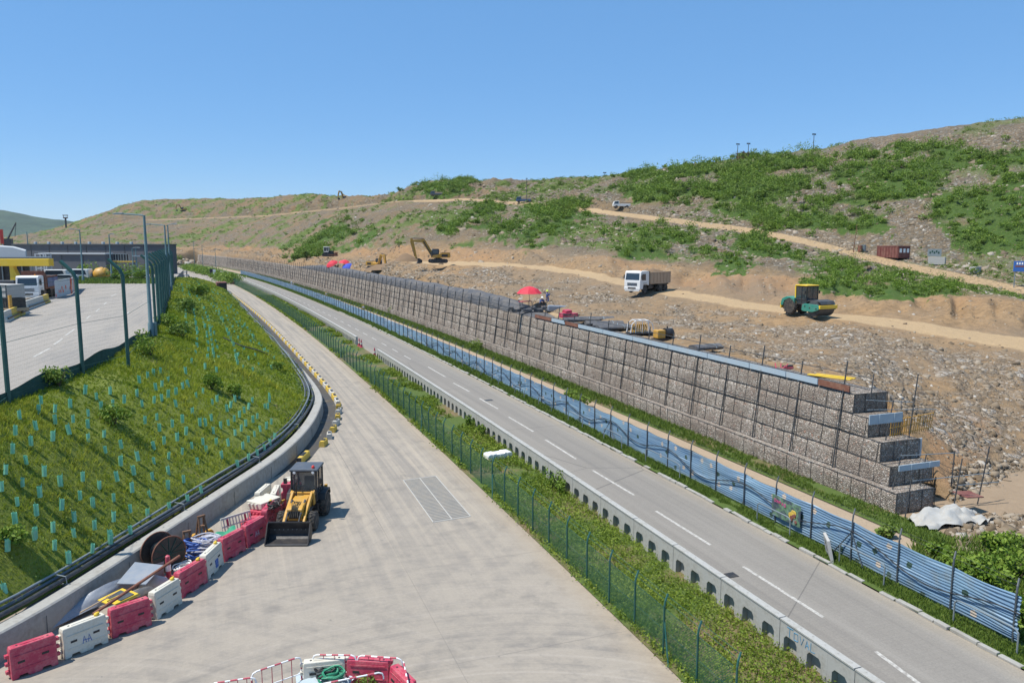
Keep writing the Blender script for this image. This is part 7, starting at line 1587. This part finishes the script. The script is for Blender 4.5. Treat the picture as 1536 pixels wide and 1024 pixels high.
def jersey(lab, a, b, mats, h=.95):
    p, q = yard(*a), yard(*b); v = q-p; L = v.length; t = thing('concrete_barrier', lab, 'barrier', p, math.atan2(v.y, v.x)); pr = [(-.32, 0), (.32, 0), (.26, .22), (.13, .4), (.1, h), (-.1, h), (-.13, .4), (-.26, .22)]
    n = len(mats)
    for k, mt in enumerate(mats): m = MB(); m.prism(pr, L*k/n+.01, L*(k+1)/n-.01, 'x'); m.build('section', M[mt], t, bevel=.02)
    MB().box((L/2, -.28, .3), (L*.8, .06, .12)).build('slot', M['black'], t); return t
jersey('pale concrete barrier ending in yellow in front of the parked dump truck', (36, 466), (72, 453), ['concrete_pale', 'concrete_pale', 'concrete_pale', 'kerb_yellow'])
jersey('yellow and pale concrete barrier end nearer the flatbed truck', (27, 474), (40, 469), ['kerb_yellow', 'concrete_pale'])
jersey('long pale concrete barrier below the flatbed truck at the left edge', (5, 484), (26, 474), ['concrete_pale', 'kerb_yellow'])
p, q = yard(84, 448), yard(106, 442); v = q-p; L = v.length; t = thing('hoarding', 'white hoarding panel splashed with red marks beside the parked dump truck', 'hoarding', p, math.atan2(v.y, v.x)); MB().box((L/2, 0, 1.15), (L, .08, 2.1)).build('panel', M['wall_pale'], t); m = MB()
for k in range(9): m.box((L*RNG.random(), -.06, .3+1.2*RNG.random()**2), (.3*RNG.random()+.15, .04, .35))
m.build('red_mark', M['lens_red'], t)
p, q = yard(107, 442), yard(117, 433); v = q-p; L = v.length; t = thing('hoarding', 'red and white striped hoarding panel, farther one by the truck', 'hoarding', p, math.atan2(v.y, v.x))
for k in range(6): MB().box((L*(k+.5)/6, 0, 1.1), (L/6-.02, .08, 2.0)).build('stripe', M['lens_red' if k % 2 == 0 else 'wall_pale'], t)
def car(lab, loc, rz, mat, L=4.4, van=False):
    t = thing('van' if van else 'car', lab, 'van' if van else 'car', loc, rz); m = MB(); hh = 1.9 if van else 1.42
    pr = [(-L/2, .35), (L/2, .35), (L/2, .8), (L/2-.9, .98), (L/2-1.5, hh), (-L/2+.5, hh), (-L/2, 1.0)] if not van else [(-L/2, .35), (L/2, .35), (L/2, .95), (L/2-.7, 1.1), (L/2-1.2, hh), (-L/2+.1, hh)]
    m.prism(pr, -.86, .86); m.build('body', mat, t, bevel=.08); m = MB(); m.prism([(L/2-1.05, .98), (L/2-1.55, hh-.12), (-L/2+.7, hh-.12), (-L/2+.4, .98)], -.875, .875); m.build('window', M['window'], t)
    for x_ in (-L/2+.8, L/2-.8):
        for s in (-1, 1): wheel(t, (x_, s*.76, .32), .32, .2, M['galv'], False, 14)
    return t
for px, py, lab, van, c in ((83, 420, 'white van parked before the dark building, left of two', True, 'truck_white'), (116, 419, 'long white van parked before the dark building, right of two', True, 'truck_white'), (97, 424, 'grey green car half hidden behind the hoarding', False, 'galv')):
    q = yard(px, py); car(lab, q, LEFT, M[c], 5.2 if van else 4.2, van)
car('small yellow and grey car parked under the yellow canopy', yard(6, 435), LEFT+.2, M['roof_grey'])
for px, py, r, lab in ((144, 418, .9, 'small yellow dome shaped pod among the shrubs'), (153, 418.5, 1.6, 'large yellow dome shaped pod among the shrubs'), (140, 418, .6, 'smallest yellow pod left of the two domes')):
    q = yard(px, py); t = thing('yellow_pod', lab, 'pod', q); m = MB(); m.lathe([(r*.85, 0), (r, r*.4), (r*.95, r*.8), (r*.6, r*1.25), (.05, r*1.4)], n=14); m.build('shell', M['yellow'], t, smooth=True); MB().lathe([(r*.9, -.1), (r*.9, .08)], n=14).build('base', M['dark_steel'], t)
for px, py, r, lab in ((134, 417, 2.2, 'tall shrub in the yard just left of the yellow pods'), (182, 419, 2.4, 'round bush before the windowed block'), (192, 420, 2.0, 'lower bush right of the round one'), (222, 420, 2.7, 'tall bush behind the row of fence posts'), (212, 421, 1.8, 'bush near the thin poles'), (172, 422, 1.1, 'small bush left of the round one'), (120, 422, .8, 'low pale planting before the white vans'), (104, 424, .8, 'low planting at the yard edge behind the hoarding'), (238, 420, 2.6, 'bush at the end of the dark building')):
    q = yard(px, py); shrub('shrub', lab, q, r, 500, .34, LEAF)
pv = np.array([tuple(yard(RNG.uniform(85, 240), RNG.uniform(419, 425.5))) for _ in range(1500)])
blades('yard_planting', pv, .5*np.ones(len(pv)), .16*np.ones(len(pv)), LEAF2, 5, spread=.3)['kind'] = 'stuff'
# hedges beside the far road
for (a, b, lab) in (((330, 419), (353, 427), 'dense clipped hedge at the end of the green fence, nearer one'), ((282, 404), (322, 415), 'long clipped hedge farther along the bend of the road')):
    p, q = P(*a, 0), P(*b, 0); L = (q-p).length; t = thing('hedge', lab, 'hedge', p, 0); n = max(3, int(L/5)); v = q-p
    foliage('foliage', [(tuple(v*(k+.5)/n+Vector((0, 0, 1.5))), (L/n*.7+1.2, L/n*.7+1.2, 2.0), 420, .6) for k in range(n)], LEAF, t); MB().box(tuple(v*.5+Vector((0, 0, .5))), (.3, L*.9, 1.0), (0, 0, math.atan2(v.y, v.x)-math.pi/2)).build('stem', BARK, t)
q = P(318, 416, 0); t = thing('gate_sign', 'white round sign on a dark gate post between the two hedges', 'sign', q); MB().box((0, 0, 1.6), (1.4, .5, 3.2)).build('post', M['black'], t); MB().box((.9, -.3, 1.8), (1.0, .1, 2.2)).build('panel', M['lamp_white'], t, bevel=.04)
for k, (a, b, lab) in enumerate((((266, 415), (281, 414), 'white beam barrier across the far lane, upper one'), ((268, 420), (284, 419), 'white beam barrier across the far lane, lower one'), ((278, 427), (298, 426), 'grey boom rail at the far end of the planted slope'))):
    p, q = P(*a, 0), P(*b, 0); v = q-p; L = v.length; t = thing('boom_barrier', lab, 'barrier', p, math.atan2(v.y, v.x)); MB().box((L/2, 0, 1.6), (L, .2, .5)).build('beam', M['lamp_white' if k < 2 else 'dark_steel'], t); m = MB(); [m.box((x_, 0, .75), (.3, .3, 1.5)) for x_ in (.3, L/2, L-.3)]; m.build('leg', M['grey_post'], t)
q = P(281, 424, 0); t = thing('pole', 'dark post standing beside the white beam barriers', 'pole', q); MB().tube((0, 0, 0), (0, 0, 4), .15, 6).build('mast', M['dark_steel'], t); MB().lathe([(.25, 0), (.25, .3)], n=8).build('base', M['concrete'], t)
# rocks and trees left of the far gabion wall
q = P(262, 397, 0); 
pts = np.array([tuple(P(RNG.uniform(262, 292), RNG.uniform(384, 398), 0)+Vector((0, 0, RNG.uniform(0, 2)))) for _ in range(160)]); rocks('far_boulders', pts, RNG.uniform(1, 4, 160))['kind'] = 'stuff'
for px, py, r, lab in ((265, 396, 5, 'dark bush at the corner of the rocky bank past the fence posts'), (300, 388, 3, 'bush on the rocky bank above the far gabion wall')):
    shrub('shrub', lab, P(px, py, 0), r, 400, .8, LEAF)
# yellow marker posts on the blue fence
for px, py, lab in ((392, 428, 'white marker post on the far blue fence'), (447, 428, 'yellow marker post on the blue fence, farther one'), (483, 447, 'pale yellow marker post on the blue fence, middle one'), (550, 470, 'yellow marker post on the blue fence, nearest one')):
    q = P(px, py+8, 0); y_ = q.y; t = thing('marker_post', lab, 'marker post', (BX(24.5, y_), y_, 0)); MB().box((0, 0, 1.2), (.42, .2, 2.4)).build('post', M['kerb_yellow' if 'yellow' in lab else 'lamp_white'], t, bevel=.04); MB().box((0, -.12, 2.1), (.36, .03, .35)).build('reflector', M['lamp_white'], t)

# ------------------------------------------------------------------ hillside things
def on_hill(px, py, lo=4.5, hi=9): return terr_hit(px, py, lo, hi)
q = on_hill(1339, 389, 4.9, 7.2); 
t = thing('skip_container', 'dark red open skip with three pale notices on its end, beside the upper road', 'skip', q, facing(q, -38)); L, W_, h = 5.6, 2.3, 2.2; m = MB()
m.box((0, 0, .25), (L, W_, .12)); [m.box((0, s*W_/2, h/2+.15), (L, .08, h-.2)) for s in (-1, 1)]; [m.box((s*L/2, 0, h/2+.15), (.08, W_, h-.2)) for s in (-1, 1)]
for s in (-1, 1):
    m.box((0, s*(W_/2), h+.05), (L+.1, .16, .14))
    for k in range(8): m.box((-L/2+.2+k*(L-.4)/7, s*(W_/2+.06), h/2+.15), (.12, .1, h-.25))
    m.box((s*L/2, 0, h+.05), (.16, W_, .14))
m.build('skip_body', M['skip_red'], t, bevel=.015)
for k in range(3): MB().box((L/2+.06, -.72+k*.72, 1.5), (.03, .42, .7)).build('notice', M['lamp_white'], t)
m = MB(); [m.lathe([(.16, -.9), (.16, -.7)], (s*1.8, 0, .16), 10, 'y') for s in (-1, 1)]; [m.lathe([(.16, .7), (.16, .9)], (s*1.8, 0, .16), 10, 'y') for s in (-1, 1)]; m.build('roller_wheel', M['black'], t)
mm = MB(); mm.box((-.6, 0, 2.2), (3.6, 2.0, .3)); mm.build('load', EARTH, t)
for px, py, lab, w_, h_, mt in ((1405, 396, 'pale notice board on a grey block beside the upper road, right of the skip', 2.6, 1.5, 'galv'),):
    q = on_hill(px, py, 4.9, 7.2); t = thing('notice_board', lab, 'sign', q, facing(q, 10)+math.pi/2, scale=.8); MB().box((0, 0, .8), (3.2, 1.2, 1.6)).build('base_block', M['concrete'], t, bevel=.04); MB().box((-.5, -.3, 2.5), (w_, .1, h_)).build('panel', M[mt], t); m = MB(); [m.box((-.5-.8+.4*k, -.36, 2.5+.25*(k % 2)), (.28, .03, .4)) for k in range(5)]; m.build('dark_print', M['green_net'], t); m = MB(); [m.tube((-.5+s*.9, -.2, 1.5), (-.5+s*.9, -.2, 2.2), .06, 5) for s in (-1, 1)]; m.build('leg', M['galv'], t)
q = on_hill(1463, 409, 4.9, 7.2); t = thing('planter_block', 'low grey block overgrown with a weed, beside the upper road', 'block', q, .4); MB().box((0, 0, .5), (2.6, .9, 1.0)).build('block_body', M['concrete'], t, bevel=.04); foliage('plant', [((0.3, 0, 1.3), (1.0, .7, .7), 160, .25)], LEAF2, t)
q = on_hill(1528, 432, 4.5, 7); t = thing('road_sign', 'blue and white road sign at the right edge by the upper road', 'sign', q, facing(q, 0)+math.pi/2); MB().tube((-.6, 0, 0), (-.6, 0, 3.6), .07, 6).build('pole', M['galv'], t); MB().box((.2, -.08, 3.0), (2.1, .08, 1.5)).build('panel', M['sign_blue'], t, bevel=.02); MB().box((.2, -.13, 3.02), (1.7, .02, .22)).build('pink_band', M['skip_red'], t); m = MB(); [m.box((-.4+.3*k, -.13, 3.42), (.18, .02, .3)) for k in range(5)]; m.build('white_print', M['lamp_white'], t)
q = on_hill(1290, 378, 5, 7); t = thing('barrel_group', 'rusty barrel and pale drum beside a leaning post on the upper road', 'barrels', q); MB().lathe([(.4, 0), (.4, 1.2)], (0, 0, 0), 10).build('barrel', M['rust'], t); MB().lathe([(.4, 0), (.4, 1.3)], (1.0, .2, 0), 10).build('drum', M['galv'], t)
q = on_hill(1280, 378, 5, 7); t = thing('leaning_post', 'bare leaning timber post beside the barrels on the upper road', 'post', q); MB().tube((0, 0, -.2), (.5, 0, 5.2), .1, 6, .05).build('trunk', M['wood'], t); MB().tube((.3, 0, 3.2), (.9, .2, 4.2), .04, 5).build('branch', M['wood'], t)
# ridge hut and masts
q = on_hill(1114, 238.5, 7.5, 8.2); t = thing('hut', 'small brown hut on the right hill skyline between two thin masts', 'hut', q+Vector((0, 0, -.3)), facing(q, 0)+math.pi/2); MB().box((0, 0, 1.0), (4.2, 3, 2.2)).build('wall', M['wood'], t); MB().box((0, 0, 2.2), (4.6, 3.4, .2)).build('roof', M['rust'], t); MB().lathe([(.1, 2.3), (.6, 2.7), (.1, 3.2)], (.2, 0, 0), 10).build('tank', M['black'], t)
for px, py, top, lab in ((1106, 239, 217, 'thin mast left of the skyline hut'), (1122, 238, 216, 'thin mast right of the skyline hut'), (1220, 225, 202, 'lone tall mast on the right hill skyline'), (907, 266, 259, 'small post on the middle skyline'), (957, 260, 253, 'small post on the skyline above the scrub')):
    q = on_hill(px, py, 7.5, 8.2); d = q.x*SY+q.y*CY; h = (py-top)*d/F+.5; t = thing('mast', lab, 'mast', q+Vector((0, 0, -.5))); MB().tube((0, 0, 0), (0, 0, h), .14, 6, .09).build('pole', M['dark_steel'], t); m = MB(); m.box((0, 0, h), (1.3, .3, .22)); m.box((-.5, 0, h-.15), (.3, .3, .4)); m.box((.5, 0, h-.15), (.3, .3, .4)); m.build('floodlight', M['dark_steel'], t)
for px, py, lab, mt in ((655, 294, 'dark open backed truck on the high bench of the middle hill', 'roof_grey'), (785, 305, 'blue and white truck on the upper road bench', 'truck_blue'), (932, 313, 'pale blue pick-up by the upper road near the scrub', 'truck_white')):
    q = on_hill(px, py, 4.7, 6.6); t = thing('pickup_truck', lab, 'truck', q, LEFT); m = MB(); m.prism([(-2.6, .6), (2.6, .6), (2.6, 1.2), (2.2, 2.1), (.8, 2.2), (.7, 1.3), (-2.6, 1.3)], -1, 1); m.build('body', M[mt], t, bevel=.06); MB().prism([(1.0, 1.35), (2.35, 1.35), (2.1, 2.0), (1.0, 2.05)], -1.02, 1.02).build('window', M['window'], t)
    for x_ in (-1.6, 1.6):
        for s in (-1, 1): wheel(t, (x_, s*.9, .45), .45, .3, M['dark_steel'], False, 12)
    MB().box((-1.0, 0, 1.5), (3.0, 1.9, .5)).build('load', M['truck_tan'], t)
q = on_hill(790, 305, 4.7, 6.6); t = thing('mast', 'thin tall pole on the bench above the middle scrub', 'mast', q); MB().tube((0, 0, 0), (0, 0, 8.5), .1, 5).build('pole', M['dark_steel'], t); MB().box((0, 0, 8.5), (.6, .3, .2)).build('floodlight', M['dark_steel'], t)
# far left: pylon, crane jib, red sign
q = D(99, 338, 880); t = thing('watch_tower', 'lattice tower with a small platform on the far left skyline', 'tower', (q.x, q.y, q.z-4)); m = MB(); m.box((0, 0, 6), (1.6, 1.6, 13)); m.build('shaft', M['dark_steel'], t); m = MB(); m.box((0, 0, 12.4), (4.5, 3, 1.2)); m.box((0, 0, 15.2), (5.2, 3.4, .8)); [m.box((s*1.9, 0, 13.8), (.4, .4, 2.4)) for s in (-1, 1)]; m.build('platform', M['rust'], t)
q = D(12, 358, 330); t = thing('crane', 'dark slanting crane jib rising against the far hill', 'crane', q); m = MB(); e = D(24, 334, 330)-q; m.tube((0, 0, 0), e, .45, 5, .25); m.tube(e, e+Vector((-.8, 0, -6)), .12, 4); m.build('jib', M['dark_steel'], t); MB().box((0, 0, -4), (3, 3, 8)).build('cab', M['dark_steel'], t)
q = D(3, 360, 140); t = thing('banner_sign', 'tall red vertical sign at the far left above the white roof', 'sign', (q.x, q.y, q.z-2)); MB().box((0, 0, 2.6), (.5, .3, 2.6)).build('panel', M['lens_red'], t); MB().tube((0, 0, -2), (0, 0, 1.6), .1, 6).build('pole', M['wall_pale'], t)

# ------------------------------------------------------------------ summer haze in the air
hz = NT('haze_air'); hz.t.nodes.remove(hz.b); pvn = hz.n('VolumePrincipled'); pvn.inputs['Density'].default_value = 5e-5; pvn.inputs['Color'].default_value = (.85, .92, 1, 1)
hz.l(pvn.outputs[0], hz.t.nodes['Material Output'].inputs['Volume'])
o = MB().box((0, 2390, 110), (8200, 5300, 225)).build('haze', hz.m); o['kind'] = 'stuff'
